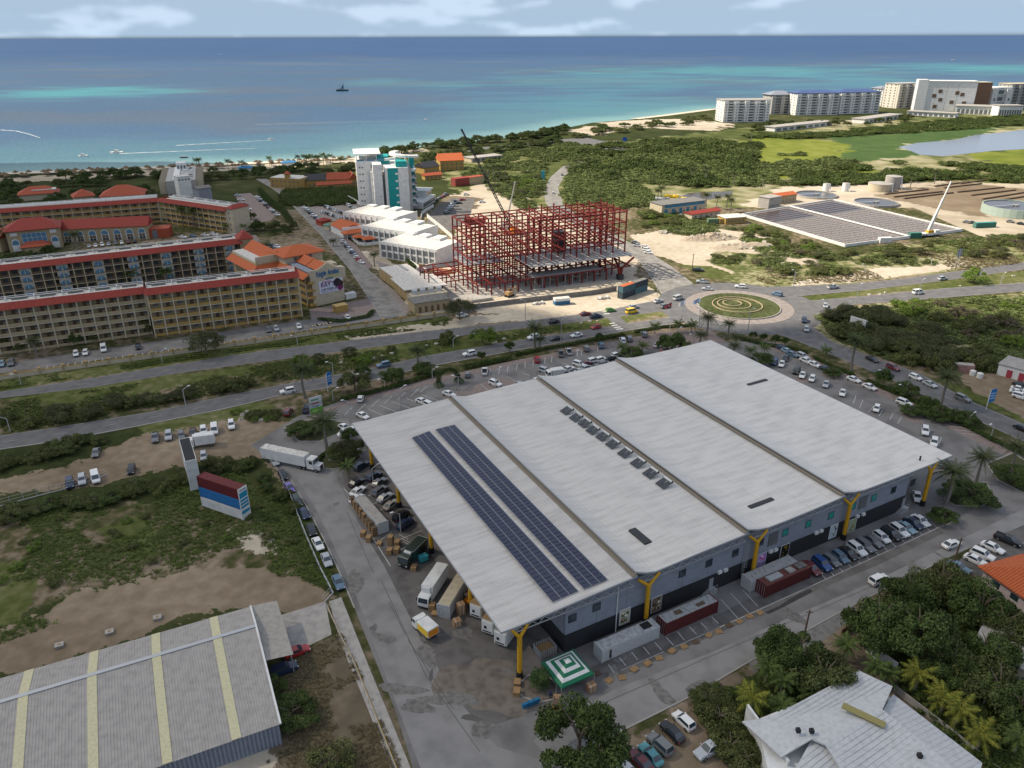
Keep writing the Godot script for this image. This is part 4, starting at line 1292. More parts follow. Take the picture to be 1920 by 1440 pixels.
func market() -> void:
	var o:=along("supermarket_building","long supermarket hall with a pale four-part wave roof on yellow posts","supermarket",Vector2(1.1,-97.0),Vector2(1.1+cos(deg_to_rad(29.0)),-97.0-sin(deg_to_rad(29.0))))
	var streak:=matn(0.52,0.525,0.54,0.55,26.0,"stain")
	noise_tex("streak",0.02,5,[[0.0,0.74],[0.35,0.88],[0.55,0.96],[1.0,1.0]],17,512)
	var roofs:=[matn(0.66,0.63,0.6,0.5,30.0,"soft"),matn(0.7,0.67,0.635,0.5,34.0,"stain"),matn(0.73,0.7,0.665,0.5,34.0,"stain"),matn(0.76,0.73,0.695,0.5,40.0,"stain")]
	for i in 4:
		roofs[i].uv1_world_triplanar=false
		roofs[i].uv1_scale=Vector3(1.0/90.0,1.0/30.0,1.0/(9.0+3.0*i))
	for k in 4:
		var r:=part(o,"roof",roof_mesh(k),roofs[k])
		var pr: Array=BAYS[k]
		var e:=Mesher.new()
		for a in [0.0,ROOF_DEEP]:
			for j in pr.size()-1:
				e.bar(roof_point(pr[j][0],pr[j][1]-0.16,a),roof_point(pr[j+1][0],pr[j+1][1]-0.16,a),0.14,0.34)
		for q in [pr[0],pr[-1]]:
			e.bar(roof_point(q[0],q[1]-0.1,0),roof_point(q[0],q[1]-0.1,ROOF_DEEP),0.2,0.26)
		part(r,"fascia",e,M.steel_grey)
		var lap:=Mesher.new()
		for j in range(1,pr.size()-1):
			lap.bar(roof_point(pr[j][0]+0.7,lerpf(pr[j][1],pr[j+1][1],0.12)+0.075,0.2),roof_point(pr[j][0]+0.7,lerpf(pr[j][1],pr[j+1][1],0.12)+0.075,ROOF_DEEP-0.2),0.1,0.03)
		part(r,"sheet_lap",lap,roofs[k])
		if k>0:
			var g:=Mesher.new()
			g.quad(roof_point(pr[0][0]+0.55,11.5,0.3),roof_point(pr[0][0]+0.55,pr[0][1]-0.25,0.3),roof_point(pr[0][0]+0.55,pr[0][1]-0.25,ROOF_DEEP-0.3),roof_point(pr[0][0]+0.55,11.5,ROOF_DEEP-0.3))
			part(r,"louvre",g,M.dark_metal)
			br(r,"gutter",matn(0.3,0.26,0.21,0.8,4.0,"grain"),roof_point(pr[0][0]-0.35,11.99,0.1),roof_point(pr[0][0]-0.35,11.99,ROOF_DEEP-0.1),0.9,0.12)
	# walls
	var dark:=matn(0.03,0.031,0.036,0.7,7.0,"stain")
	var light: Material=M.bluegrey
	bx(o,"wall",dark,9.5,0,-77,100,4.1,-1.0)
	for i in 14:
		var x0:=9.55+i*6.455
		bx(o,"wall_panel",light,x0,4.1,-1.4,x0+6.4,10.55,-0.94)
	bx(o,"wall",light,9.6,4.1,-76.9,99.9,10.5,-1.41)
	for i in 12:
		bx(o,"wall_panel",light,9.4,4.1,-1.5-i*6.2-6.1,9.6,10.5,-1.5-i*6.2)
		bx(o,"wall_panel",light,99.9,4.1,-1.5-i*6.2-6.1,100.1,10.5,-1.5-i*6.2)
	var n:=0
	for w in [[10.9,7.3,0],[15.9,7.6,0],[35.1,7.4,0],[41.6,7.3,0],[48.3,7.2,0],[54.9,7.3,0],[61.7,7.3,1],[68.3,7.1,1],[75.1,6.9,1],[81.8,7,1],[88.4,7,1],[94.9,7,0],[101.5,6.9,0]]:
		var f:=bx(o,"window",M.glass if w[2]==0 else M.glass_teal,w[0]-0.75,w[1]-0.75,-0.95,w[0]+0.75,w[1]+0.75,-0.9)
		for s in [-1.0,1.0]:
			bx(f,"frame",M.dark_metal,s*0.78-0.06,-0.84,-0.04,s*0.78+0.06,0.84,0.05)
			bx(f,"frame",M.dark_metal,-0.72,s*0.78-0.06,-0.04,0.72,s*0.78+0.06,0.05)
	for w in [[58.4,6.9],[84.9,6.9]]:
		var f:=bx(o,"grille",M.dark_metal,w[0]-1.3,w[1]-1.5,-0.95,w[0]+1.3,w[1]+1.5,-0.88)
		for i in 8:
			bx(f,"slat",M.steel_grey,-1.25,-1.4+i*0.38,0.04,1.25,-1.3+i*0.38,0.08)
	var ps:=[[22.3,2.8,"a",Color(0.75,0.72,0.68),[[Color(0.25,0.45,0.2),16,12,8],[Color(0.4,0.25,0.12),18,12,9],[Color(0.9,0.88,0.8),14,8,6]]],[29.5,2.6,"b",Color(0.45,0.4,0.35),[[Color(0.8,0.75,0.65),16,10,12],[Color(0.25,0.15,0.1),14,10,12]]],[56,2.6,"c",Color(0.62,0.55,0.75),[[Color(0.75,0.2,0.55),14,12,14],[Color(0.9,0.85,0.95),10,10,8]]],[62.5,2.4,"d",Color(0.03,0.03,0.03),[[Color(0.6,0.5,0.15),16,6,10],[Color(0.7,0.68,0.4),24,4,4]]],[76.9,2.3,"e",Color(0.72,0.78,0.82),[[Color(0.2,0.25,0.35),14,14,8],[Color(0.75,0.75,0.2),28,4,2]]],[82.9,1.7,"f",Color(0.6,0.65,0.55),[[Color(0.3,0.35,0.35),14,12,10],[Color(0.65,0.62,0.2),20,8,4]]]]
	for p in ps:
		var f:=bx(o,"poster_frame",M.white,p[0]-1.2,p[1]-1.75,-0.99,p[0]+1.2,p[1]+1.75,-0.9)
		var q:=QuadMesh.new()
		q.size=Vector2(2.2,3.3)
		part(f,"poster",q,print_tex(p[2],p[3],p[4])).position.z=0.06
	for w in [[44.6,4.2],[46.1,4.1],[58.1,4.1],[59.5,4],[71.2,4],[72.6,4],[83.8,3.9],[85.7,3.8]]:
		bx(o,"cooling_unit",M.white,w[0]-0.45,w[1]-0.3,-0.98,w[0]+0.45,w[1]+0.3,-0.5)
	var dp: Array=[20.3,4.3]
	tb(o,"downpipe",M.white,Vector3(dp[0],10.4,-0.8),Vector3(dp[0],0.1,-0.8),0.1,0.1,6)
	# caged ladder and side steps
	var lad:=Mesher.new()
	var lx: float=[50.8,5.2][0]
	for s in [-0.3,0.3]:
		lad.tube(Vector3(lx+s,1.2,-0.7),Vector3(lx+s,9.2,-0.7),0.04,0.04,5)
	for i in 22:
		lad.bar(Vector3(lx-0.3,1.4+i*0.35,-0.7),Vector3(lx+0.3,1.4+i*0.35,-0.7),0.04,0.04)
		if i>5 and i % 2==0:
			for t in 5:
				var q0:=Vector3(lx+cos(PI*t/5)*0.42,1.4+i*0.35,-0.7+sin(PI*t/5)*0.75)
				var q1:=Vector3(lx+cos(PI*(t+1)/5)*0.42,1.4+i*0.35,-0.7+sin(PI*(t+1)/5)*0.75)
				lad.bar(q0,q1,0.05,0.05)
	part(o,"ladder",lad,M.galv)
	for sx in [[91.1,-1.1][0]+8.0,[42.1,0.9][0]]:
		var sm:=Mesher.new()
		for i in 6:
			sm.box(Vector3(sx-1.6+i*0.3,0.05,-0.9),Vector3(sx-1.3+i*0.3,0.22+i*0.18,0.2))
		sm.box(Vector3(sx+0.2,0.05,-0.9),Vector3(sx+1.5,1.2,0.2))
		for z in [0.15]:
			sm.bar(Vector3(sx-1.6,1.1,z),Vector3(sx+0.2,2.2,z),0.05,0.05)
			sm.bar(Vector3(sx+0.2,2.2,z),Vector3(sx+1.5,2.2,z),0.05,0.05)
			for q in [[-1.6,0.1,1.1],[-0.7,0.5,1.65],[0.2,1.2,2.2],[1.45,1.2,2.2]]:
				sm.bar(Vector3(sx+q[0],q[1],z),Vector3(sx+q[0],q[2],z),0.05,0.05)
		part(o,"steps",sm,M.galv)
		bx(o,"door",M.steel_grey,sx+0.3,1.2,-0.99,sx+1.3,3.2,-0.94)
	# yellow posts with forked heads
	var posts:=[]
	for i in 5:
		posts.append([26.45*i,0.0])
	for i in 4:
		posts.append([0.45*(i+1),19.35*(i+1)])
		posts.append([106.2+0.45*i,19.35*(i+1)])
	for q in posts:
		var front: bool=q[1]==0.0
		var p:=Vector3(q[0],0,-q[1])
		var m:=Mesher.new()
		m.tube(p+Vector3(0,1.3,0),p+Vector3(0,8.9,0),0.42,0.42,14)
		var dx:=Vector3(2.3,2.1,0) if q[0]>3.0 and q[0]<104.0 else Vector3(1.5,2.1,0)
		m.tube(p+Vector3(0,8.7,0),p+Vector3(dx.x,8.7+dx.y,0),0.34,0.26,10)
		m.tube(p+Vector3(0,8.7,0),p+Vector3(-dx.x,8.7+dx.y,0),0.34,0.26,10)
		if not front:
			m.tube(p+Vector3(0,8.7,0),p+Vector3(0,10.9,1.5),0.3,0.24,10)
		var c:=part(o,"post",m,M.yellow)
		tb(c,"post_foot",M.black,p+Vector3(0,0.0,0),p+Vector3(0,1.35,0),0.6,0.56,14)
	# light trusses under the eaves
	for k in 4:
		var pr: Array=BAYS[k]
		var t:=Mesher.new()
		var x0: float=pr[0][0]+2.0
		var x1: float=pr[-1][0]-0.6
		t.bar(Vector3(x0,10.05,0.0),Vector3(x1,10.05,0.0),0.16,0.16)
		var steps:=10
		for i in steps:
			var xa:=lerpf(x0,x1,i/float(steps))
			var xb:=lerpf(x0,x1,(i+0.5)/steps)
			var xc:=lerpf(x0,x1,(i+1.0)/steps)
			t.bar(Vector3(xa,10.05,0),Vector3(xb,11.0,0),0.09,0.09)
			t.bar(Vector3(xb,11.0,0),Vector3(xc,10.05,0),0.09,0.09)
			t.bar(Vector3(xb,11.0,0),Vector3(xb,10.6,-1.3),0.09,0.09)
		part(o,"eave_truss",t,M.galv)
	for i in 3:
		var t:=Mesher.new()
		t.bar(Vector3(0.6+i*4.0,10.0,-0.5),Vector3(0.6+i*4.0,10.0,-78.0),0.18,0.25)
		part(o,"canopy_beam",t,M.galv)
	# roof windows and a vent
	for q in [[31.6,-9.5,1.6,5.0,11.8],[60.3,-6.8,6.5,0.9,11.5],[104.2,-51.2,7.0,1.0,11.3]]:
		bx(o,"roof_window",M.dark_metal,q[0]-q[2]*0.5,q[4]-0.4,q[1]-q[3]*0.5,q[0]+q[2]*0.5,q[4],q[1]+q[3]*0.5)
	var vp: Array=[104.5,-2.3]
	tb(o,"vent_pipe",M.dark_metal,Vector3(vp[0],11.0,vp[1]),Vector3(vp[0],12.1,vp[1]),0.2,0.2,8)
	# two solar arrays: every panel its own piece
	var cell:=mat(0.012,0.018,0.05,0.12)
	cell.metallic_specular=0.6
	for side in 2:
		var c0: Vector2=[Vector2(8.7,-66.9),Vector2(15.1,-67.7)][side]
		var c1: Vector2=[Vector2(13.7,-67.9),Vector2(20.2,-67.6)][side]
		var c2: Vector2=[Vector2(12.5,-1.8),Vector2(18.5,-1.6)][side]
		var c3: Vector2=[Vector2(7.2,-1.7),Vector2(13.5,-1.7)][side]
		var s:=thing("solar_array",["blue-black solar panel strip on the roof nearest the loading yard's eave","blue-black solar panel strip on the same roof, nearer the next wave"][side],"solar panels",o.position,o.rotation.y,"solar strips on the roof")
		var cols:=3
		var rows:=58
		var y0:=11.68+0.12*side
		var fm:=Mesher.new()
		for r in rows:
			for c in cols:
				var pa:=c3.lerp(c0,(r+0.02)/rows).lerp(c2.lerp(c1,(r+0.02)/rows),(c+0.012)/cols)
				var pb:=c3.lerp(c0,(r+0.9)/rows).lerp(c2.lerp(c1,(r+0.9)/rows),(c+0.012)/cols)
				var pc:=c3.lerp(c0,(r+0.9)/rows).lerp(c2.lerp(c1,(r+0.9)/rows),(c+0.955)/cols)
				var pd:=c3.lerp(c0,(r+0.02)/rows).lerp(c2.lerp(c1,(r+0.02)/rows),(c+0.955)/cols)
				var m:=Mesher.new()
				var q:=[pa,pb,pc,pd]
				var t:=[]
				for v in q:
					t.append(Vector3(v.x,y0+0.025*v.x*0.5+0.08,v.y))
				m.quad(t[0],t[1],t[2],t[3])
				for i in 4:
					m.quad(t[(i+1) % 4],t[i],t[i]-Vector3(0,0.06,0),t[(i+1) % 4]-Vector3(0,0.06,0))
				part(s,"solar_panel",m,cell)
		for c in cols+1:
			var pa:=c3.lerp(c2,c/float(cols))
			var pb:=c0.lerp(c1,c/float(cols))
			fm.bar(Vector3(pa.x,y0+0.0125*pa.x+0.03,pa.y),Vector3(pb.x,y0+0.0125*pb.x+0.03,pb.y),0.1,0.06)
		part(s,"rail",fm,M.galv)
	# solar water heaters
	var spots:=[[47.7,-60.2],[47.6,-55.9],[47.7,-52.2],[47.4,-48.3],[47.6,-44.5],[47.5,-40.4],[47.4,-35.6],[47.2,-30.6],[46.9,-25.8],[46.8,-21.2]]
	var ord:=["first","second","third","fourth","fifth","sixth","seventh","eighth","ninth","tenth"]
	for i in 10:
		var w:=thing("solar_water_heater","%s grey solar water heater from the far end of the roof's diagonal row" % ord[i],"water heater",o.transform*Vector3(spots[i][0],11.72,spots[i][1]),o.rotation.y,"solar water heaters on the roof")
		for z in [-0.75,0.75]:
			var c:=Mesher.new()
			c.bar(Vector3(-1.1,0.25,z),Vector3(1.0,1.0,z),1.25,0.1)
			part(w,"collector",c,mat(0.06,0.065,0.075,0.15))
		tb(w,"tank",M.galv,Vector3(1.25,1.15,-1.2),Vector3(1.25,1.15,1.2),0.3,0.3,10)
		for z in [-1.2,1.2]:
			tb(w,"tank_end",M.black,Vector3(1.25,1.15,z-0.03),Vector3(1.25,1.15,z+0.03),0.29,0.29,10)
		var f:=Mesher.new()
		for z in [-1.2,0.0,1.2]:
			f.bar(Vector3(-1.1,0.1,z),Vector3(1.3,0.1,z),0.06,0.06)
			f.bar(Vector3(1.0,0.1,z),Vector3(1.0,1.0,z),0.06,0.06)
		part(w,"stand",f,M.galv)

# ---------------------------------------------------------------- building helpers; a building's own front faces +z and its body runs to -z
func hip(parent: Node,called: String,m: Material,x0: float,z0: float,x1: float,z1: float,y: float,h: float,gable:=false,over:=0.5) -> MeshInstance3D:
	x0-=over; z0-=over; x1+=over; z1+=over
	var w:=x1-x0
	var d:=z1-z0
	var a: Vector3
	var b: Vector3
	if w>=d:
		var k:=0.0 if gable else d*0.5
		a=Vector3(x0+k,y+h,(z0+z1)*0.5)
		b=Vector3(x1-k,y+h,(z0+z1)*0.5)
	else:
		var k:=0.0 if gable else w*0.5
		a=Vector3((x0+x1)*0.5,y+h,z1-k)
		b=Vector3((x0+x1)*0.5,y+h,z0+k)
	var p:=[Vector3(x0,y,z1),Vector3(x1,y,z1),Vector3(x1,y,z0),Vector3(x0,y,z0)]
	var q:=Mesher.new()
	if w>=d:
		q.quad(p[0],a,b,p[1])
		q.quad(p[2],b,a,p[3])
		q.tri(p[1],b,p[2])
		q.tri(p[3],a,p[0])
	else:
		q.quad(p[1],a,b,p[2])
		q.quad(p[3],b,a,p[0])
		q.tri(p[0],a,p[1])
		q.tri(p[2],b,p[3])
	q.quad(p[0],p[1],p[2],p[3])
	q.box(Vector3(x0,y-0.22,z0),Vector3(x1,y-0.01,z1))
	return part(parent,called,q,m)

# rows of windows on the front (+z) face or on a side; face: 0 front, 1 right (+x), 2 left (-x)
func windows(parent: Node,m: Material,face: int,at: float,from: float,to: float,cols: int,y0: float,dy: float,rows: int,w: float,h: float,deep:=0.06,frame:=false) -> void:
	for r in rows:
		for c in cols:
			var t:=lerpf(from,to,(c+0.5)/cols)
			var y:=y0+r*dy
			var o: MeshInstance3D
			match face:
				0: o=bx(parent,"window",m,t-w*0.5,y,at,t+w*0.5,y+h,at+deep)
				1: o=bx(parent,"window",m,at,y,t-w*0.5,at+deep,y+h,t+w*0.5)
				_: o=bx(parent,"window",m,at-deep,y,t-w*0.5,at,y+h,t+w*0.5)
			if frame:
				bx(o,"sill",M.white,-w*0.55 if face==0 else -deep,-h*0.5-0.12,-w*0.55 if face != 0 else -deep*0.5,w*0.55 if face==0 else deep,-h*0.5,w*0.55 if face != 0 else deep)

func arch(parent: Node,called: String,m: Material,x: float,y: float,z: float,w: float,h: float) -> MeshInstance3D:
	var q:=Mesher.new()
	var p:=PackedVector2Array([Vector2(x-w*0.5,y),Vector2(x+w*0.5,y)])
	for i in 9:
		var t:=PI*i/8.0
		p.append(Vector2(x+cos(t)*w*0.5,y+h-w*0.5+sin(t)*w*0.5))
	for i in range(1,p.size()-1):
		q.tri(Vector3(p[0].x,p[0].y,z),Vector3(p[i+1].x,p[i+1].y,z),Vector3(p[i].x,p[i].y,z))
	for i in p.size():
		var a:=p[i]
		var b:=p[(i+1) % p.size()]
		q.quad(Vector3(a.x,a.y,z),Vector3(b.x,b.y,z),Vector3(b.x,b.y,z-0.15),Vector3(a.x,a.y,z-0.15))
	return part(parent,called,q,m)

# a hotel wing with open galleries: posts, parapets, doors and windows one by one
func gallery(o: Node3D,length: float,floors: int,bays: int,fh: float,deep: float,roof: Material,plain:=false) -> void:
	var top:=floors*fh
	bx(o,"wall",M.cream,0,0,-deep,length,top,-2.5)
	for f in range(1,floors):
		bx(o,"gallery_floor",M.cream_pale,0,f*fh-0.3,-2.5,length,f*fh,0.0)
	for f in floors:
		bx(o,"parapet",M.ochre if not plain else M.cream,0.02,f*fh+0.1,-0.24,length-0.02,f*fh+1.05,-0.09)
	for i in bays+1:
		var x:=length*i/bays
		bx(o,"post",M.cream_pale,x-0.2,0,-0.3,x+0.2,top,0.06)
	for i in bays:
		for f in floors:
			var x:=length*(i+0.5)/bays
			if (i+f) % 2==0 or plain:
				bx(o,"door",M.brown_door,x-0.6,f*fh+0.05,-2.5,x+0.6,f*fh+2.2,-2.42)
			if (i+f) % 2==1 or plain:
				bx(o,"window",M.shade_grey,x+(0.9 if plain else 0.0)-0.8,f*fh+1.2,-2.5,x+(0.9 if plain else 0.0)+0.8,f*fh+2.1,-2.43)
	sloped_top(o,length,top,deep,roof)

func sloped_top(o: Node3D,length: float,top: float,deep: float,roof: Material) -> void:
	var m:=Mesher.new()
	m.quad(Vector3(-0.7,top,0.8),Vector3(-0.7,top+1.9,-1.9),Vector3(length+0.7,top+1.9,-1.9),Vector3(length+0.7,top,0.8))
	m.quad(Vector3(-0.7,top,0.8),Vector3(length+0.7,top,0.8),Vector3(length+0.7,top,-1.9),Vector3(-0.7,top,-1.9))
	for s in [-0.7,length+0.7]:
		m.tri(Vector3(s,top,0.8),Vector3(s,top+1.9,-1.9),Vector3(s,top,-1.9))
		m.quad(Vector3(s,top,-1.9),Vector3(s,top+1.9,-1.9),Vector3(s,top+1.9,-deep),Vector3(s,top,-deep))
	part(o,"tiled_eave",m,roof)
	var n:=int(length/0.9)
	var rb:=Mesher.new()
	for i in n:
		var x:=length*(i+0.5)/n
		rb.bar(Vector3(x,top+0.03,0.8),Vector3(x,top+1.93,-1.9),0.14,0.1)
	part(o,"tile_ridges",rb,roof)
	bx(o,"flat_roof",M.white_roof,0,top,-deep,length,top+1.0,-1.95)
	var k:=int(length/8.0)
	for i in k+1:
		bx(o,"roof_rail_post",M.white,length*i/k-0.1,top+1.0,-deep+0.2,length*i/k+0.1,top+2.1,-deep+2.4)
	bx(o,"roof_rail",M.white,0,top+2.0,-deep+2.2,length,top+2.15,-deep+2.4)
	bx(o,"roof_rail",M.white,0,top+2.0,-deep+0.2,length,top+2.15,-deep+0.4)
	for i in k:
		bx(o,"roof_unit",M.concrete_dark,length*(i+0.2)/k,top+1.0,-deep+0.8,length*(i+0.75)/k,top+1.7,-deep+1.9)

func words_on(o: Node3D,called: String,text: String,at: Vector3,height: float,m: Material,deep:=0.08,squeeze:=1.0) -> MeshInstance3D:
	var t:=TextMesh.new()
	t.text=text
	var f:=SystemFont.new()
	f.font_names=PackedStringArray(["Droid Sans"])
	f.font_weight=700
	t.font=f
	t.font_size=64
	t.pixel_size=height/46.0
	t.depth=deep
	var p:=part(o,called,t,m)
	p.position=at
	p.scale.x=squeeze
	return p

func hotels() -> void:
	# nearest wing, right and left parts
	var p:=Vector2(-127.8,-258.2)
	var q:=Vector2(-80.4,-279.5)
	var g:="cream hotel wings with red eaves"
	var a:=along("hotel_wing","five-storey cream hotel wing with ochre galleries, beside the hotel gable sign","hotel",p,q,g)
	gallery(a,p.distance_to(q),5,13,3.15,9.0,M.red_roof)
	bx(a,"end_wall",M.cream,-0.3,0,-9.0,0.0,15.7,-1.7)
	var d:=(q-p).normalized()
	var back:=Vector2(d.y,-d.x)
	if back.y>0: back = -back
	var l0:=p-d*52.5+back*3.4
	var l:=along("hotel_wing","shaded five-storey hotel wing with plain galleries at the left edge","hotel",l0,l0+d,g)
	gallery(l,51.5,5,12,3.1,9.0,M.red_roof,true)
	# second row: deep balconies and pale shafts with arched windows
	var e0:=Vector2(-200,-291.9)
	var e1:=Vector2(-119.5,-334.9)
	var b:=along("hotel_wing","long hotel wing with dark balconies and pale shafts of arched windows","hotel",e0,e1,g)
	var len_:=e0.distance_to(e1)
	bx(b,"wall",M.cream,-12,0,-11,len_,15,-3.4)
	for i in 7:
		var x:=len_*(i+0.62)/7.0
		var s:=bx(b,"stair_shaft",M.stone_grey,x-2.1,0,-3.4,x+2.1,15.2,-0.3)
		for f in 5:
			var ar:=arch(s,"arched_window",M.glass_blue,0,-7.2+f*3.0,1.6,3.0,1.75)
			bx(ar,"mullion",M.white,-0.06,-7.2+f*3.0,1.5,0.06,-5.5+f*3.0,1.66)
	for i in 29:
		var x := -12.0+(len_+12.0)*i/28.0
		bx(b,"post",M.cream_pale,x-0.16,0,-3.4,x+0.16,15,-0.15)
	for f in 5:
		bx(b,"balcony_floor",M.cream_pale,-12,f*3.0-0.12,-3.4,len_,f*3.0+0.1,-0.2)
		bx(b,"balcony_rail",M.wood_dark,-12,f*3.0+0.1,-0.34,len_,f*3.0+1.0,-0.28)
		for i in 28:
			var x := -12.0+(len_+12.0)*(i+0.5)/28.0
			bx(b,"balcony_door",M.shade_grey,x-1.1,f*3.0+0.1,-3.4,x+0.7,f*3.0+2.3,-3.33)
	sloped_top(b,len_,15.0,11.0,M.red_roof)
	bx(b,"stair_tower",M.cream,len_-0.5,0,-9,len_+5.2,16.6,-0.4)
	windows(b,M.shade_grey,0,-0.4,len_+1.5,len_+4.2,1,1.2,3.0,5,1.1,1.2)
	windows(b,M.shade_grey,1,len_+5.2,-8,-1.5,2,1.2,3.0,5,1.0,1.2)
	hip(b,"tower_roof",M.red_roof,len_-0.5,-9,len_+5.2,-0.4,16.6,3.0)
	# rear wing in two arms
	var r0:=Vector2(-284.9,-412)
	var r1:=Vector2(-203.4,-445.4)
	var r:=along("hotel_wing","low hotel wing with long white roof ducts behind the lobby","hotel",r0,r1,g)
	gallery(r,r0.distance_to(r1),4,18,3.0,13.0,M.red_roof)
	bx(r,"roof_duct",M.white,0,13.4,-9,r0.distance_to(r1),14.2,-8)
	var s0:=Vector2(-202.8,-445.4)
	var s1:=Vector2(-155.2,-418)
	var s:=along("hotel_wing","hotel wing of four galleries slanting towards the street from the rear wing","hotel",s0,s1,g)
	gallery(s,s0.distance_to(s1),4,12,3.0,12.0,M.red_roof)
	bx(s,"end_block",M.cream_pale,s0.distance_to(s1),0,-12,s0.distance_to(s1)+5,13.6,-0.3)
	windows(s,M.shade_grey,0,-0.3,s0.distance_to(s1)+1.0,s0.distance_to(s1)+4.0,1,1.5,3.0,4,0.9,1.1)
	hip(s,"end_roof",M.red_roof,s0.distance_to(s1),-12,s0.distance_to(s1)+5,-0.3,13.6,1.6)
	bx(s,"roof_duct",M.white,0,13.4,-8,s0.distance_to(s1),14.0,-7.2)
	# lobby with arched windows
	var h0:=Vector2(-234.4,-396.8)
	var h1:=Vector2(-192.9,-405.4)
	var h:=along("lobby_hall","cream lobby hall with white arched windows and long red roof","hotel",h0,h1)
	var hl:=h0.distance_to(h1)
	bx(h,"wall",M.cream,0,0,-12,hl,7.2,0)
	hip(h,"roof",M.red_roof,0,-12,hl,0,7.2,4.0,true)
	for i in 7:
		var x:=hl*(i+0.45)/7.0
		var fr:=arch(h,"arched_window",M.white,x,0.5,0.2,3.8,5.6)
		arch(fr,"pane",M.glass_blue,x,3.6,0.3,3.2,2.2)
		for k in 2:
			bx(fr,"pane",M.brown_door,x-1.45+k*1.55,1.9,0.22,x-0.1+k*1.55,3.3,0.28)
			bx(fr,"pane",M.glass,x-1.45+k*1.55,0.6,0.22,x-0.1+k*1.55,1.75,0.28)
	bx(h,"side_hall",M.tile_red,hl,0,-10,hl+10,5.0,-1)
	bx(h,"side_hall_door",M.shade_grey,hl+1.5,0,-1,hl+4.0,4.2,-0.9)
	var v0:=Vector2(-250.6,-377.4)
	var v1:=Vector2(-229.7,-387.8)
	var v:=along("entrance_pavilion","entrance pavilion with hipped red roof and a big glass front","hotel",v0,v1)
	var vl:=v0.distance_to(v1)
	bx(v,"wall",M.cream,0,0,-14,vl,10.6,0)
	hip(v,"roof",M.red_roof,0,-14,vl,0,10.6,4.6,false,1.2)
	var gl:=bx(v,"glass_front",M.glass_blue,vl*0.28,2.0,0,vl*0.74,9.0,0.12)
	for i in 6:
		bx(gl,"mullion",M.white,-vl*0.23+vl*0.46*i/5.0-0.06,-3.5,0.06,-vl*0.23+vl*0.46*i/5.0+0.06,3.5,0.12)
	for i in 4:
		bx(gl,"mullion",M.white,-vl*0.23,-3.4+i*2.2,0.05,vl*0.23,-3.28+i*2.2,0.11)
	for x in [vl*0.14,vl*0.88]:
		var fr:=arch(v,"arched_window",M.white,x,0.5,0.2,3.4,6.0)
		arch(fr,"pane",M.glass_blue,x,3.6,0.3,2.8,2.4)
		bx(v,"upper_panel",M.white,x-1.5,8.0,0,x+1.5,9.6,0.1)
	bx(v,"porch",M.cream,vl*0.3,0,0.1,vl*0.72,3.2,6.0)
	hip(v,"porch_roof",M.tile_red,vl*0.24,0.1,vl*0.78,6.0,3.2,2.2)
	var v2:=along("lobby_hall","end of a red-roofed hall at the left edge, beside the pavilion","hotel",Vector2(-274.8,-382),v0)
	bx(v2,"wall",M.cream,0,0,-12,20,7.0,0)
	hip(v2,"roof",M.red_roof,0,-12,20,0,7.0,4.0,true)
	arch(v2,"arched_window",M.white,15,0.5,0.2,3.4,5.0)
	# stepped white building near the beach
	var t0:=Vector2(-238.2,-529.8)
	var t1:=Vector2(-212.9,-539.1)
	var t:=along("stepped_hotel","white terraced hotel with fins of balconies on both sides near the beach","hotel",t0,t1)
	var tl:=t0.distance_to(t1)
	bx(t,"wall",M.stone_grey,4,0,-64,tl-4,9,0)
	bx(t,"roof_walk",M.white,8.5,9,-60,12.5,9.9,0.05)
	for i in 14:
		for sx in [-1.0,1.0]:
			var cx=tl*0.5+sx*(tl*0.5-1.6)
			bx(t,"balcony_fin",M.cream_pale,cx-2.2,0,-3-i*4.5,cx+2.2,8.6,-2.6-i*4.5)
			bx(t,"balcony_window",M.glass,cx-1.9,1.0,-5.2-i*4.5,cx+1.9,7.6,-4.9-i*4.5)
	rng.seed=77
	for i in 24:
		var x:=rng.randf_range(12.9,tl-8)
		var z := -4.0-(i/3)*7.0+rng.randf_range(-0.8,0.8)
		bx(t,"roof_unit",M.white if i % 3 else M.concrete_dark,x,9,z-rng.randf_range(0.6,2.2),x+rng.randf_range(1.2,3.6),9.4+rng.randf()*0.9,z)
	for i in 6:
		bx(t,"roof_beam",M.white,12.6,9,-8.0-i*8.0,tl-5,9.7,-7.6-i*8.0)
	bx(t,"upper_block",M.white,tl*0.38,9,-58,tl*0.62,14,-48)
	windows(t,M.shade_grey,0,-48,tl*0.38,tl*0.62,3,10,3.0,1,1.4,2.4)
	var u:=along("plant_room","small white roofed plant room with dark openings behind the hotel roof","building",Vector2(-221.3,-520.1),Vector2(-215.2,-525.6))
	bx(u,"wall",M.white,0,0,-7,8.5,13.5,0)
	windows(u,M.shade_grey,0,0,0,8.5,4,11.0,2.0,1,1.2,1.0)
	bx(u,"roof",M.white_roof,-0.2,13.5,-7.2,8.7,13.7,0.2)
	var w:=along("grey_shed","grey metal shed beside the slanting hotel wing","building",Vector2(-194.1,-483.1),Vector2(-187.7,-489.5))
	bx(w,"wall",M.bluegrey,0,0,-8,8.5,12.5,0)
	hip(w,"roof",M.concrete_dark,0,-8,8.5,0,12.5,1.0,true)
	# red hipped roofs by the pool
	var names:=["wide red hipped pool house with flat solar roof at far left","small red hipped roof in the hotel garden between two larger ones","large red hipped restaurant roof in front of the beach trees"]
	var sp:=[[Vector2(-323.1,-509.2),Vector2(-302.1,-519.7),8.0,3.2],[Vector2(-282.7,-501.4),Vector2(-272.2,-508.2),6.0,3.0],[Vector2(-266.5,-502.9),Vector2(-241.4,-511.3),14.0,4.2]]
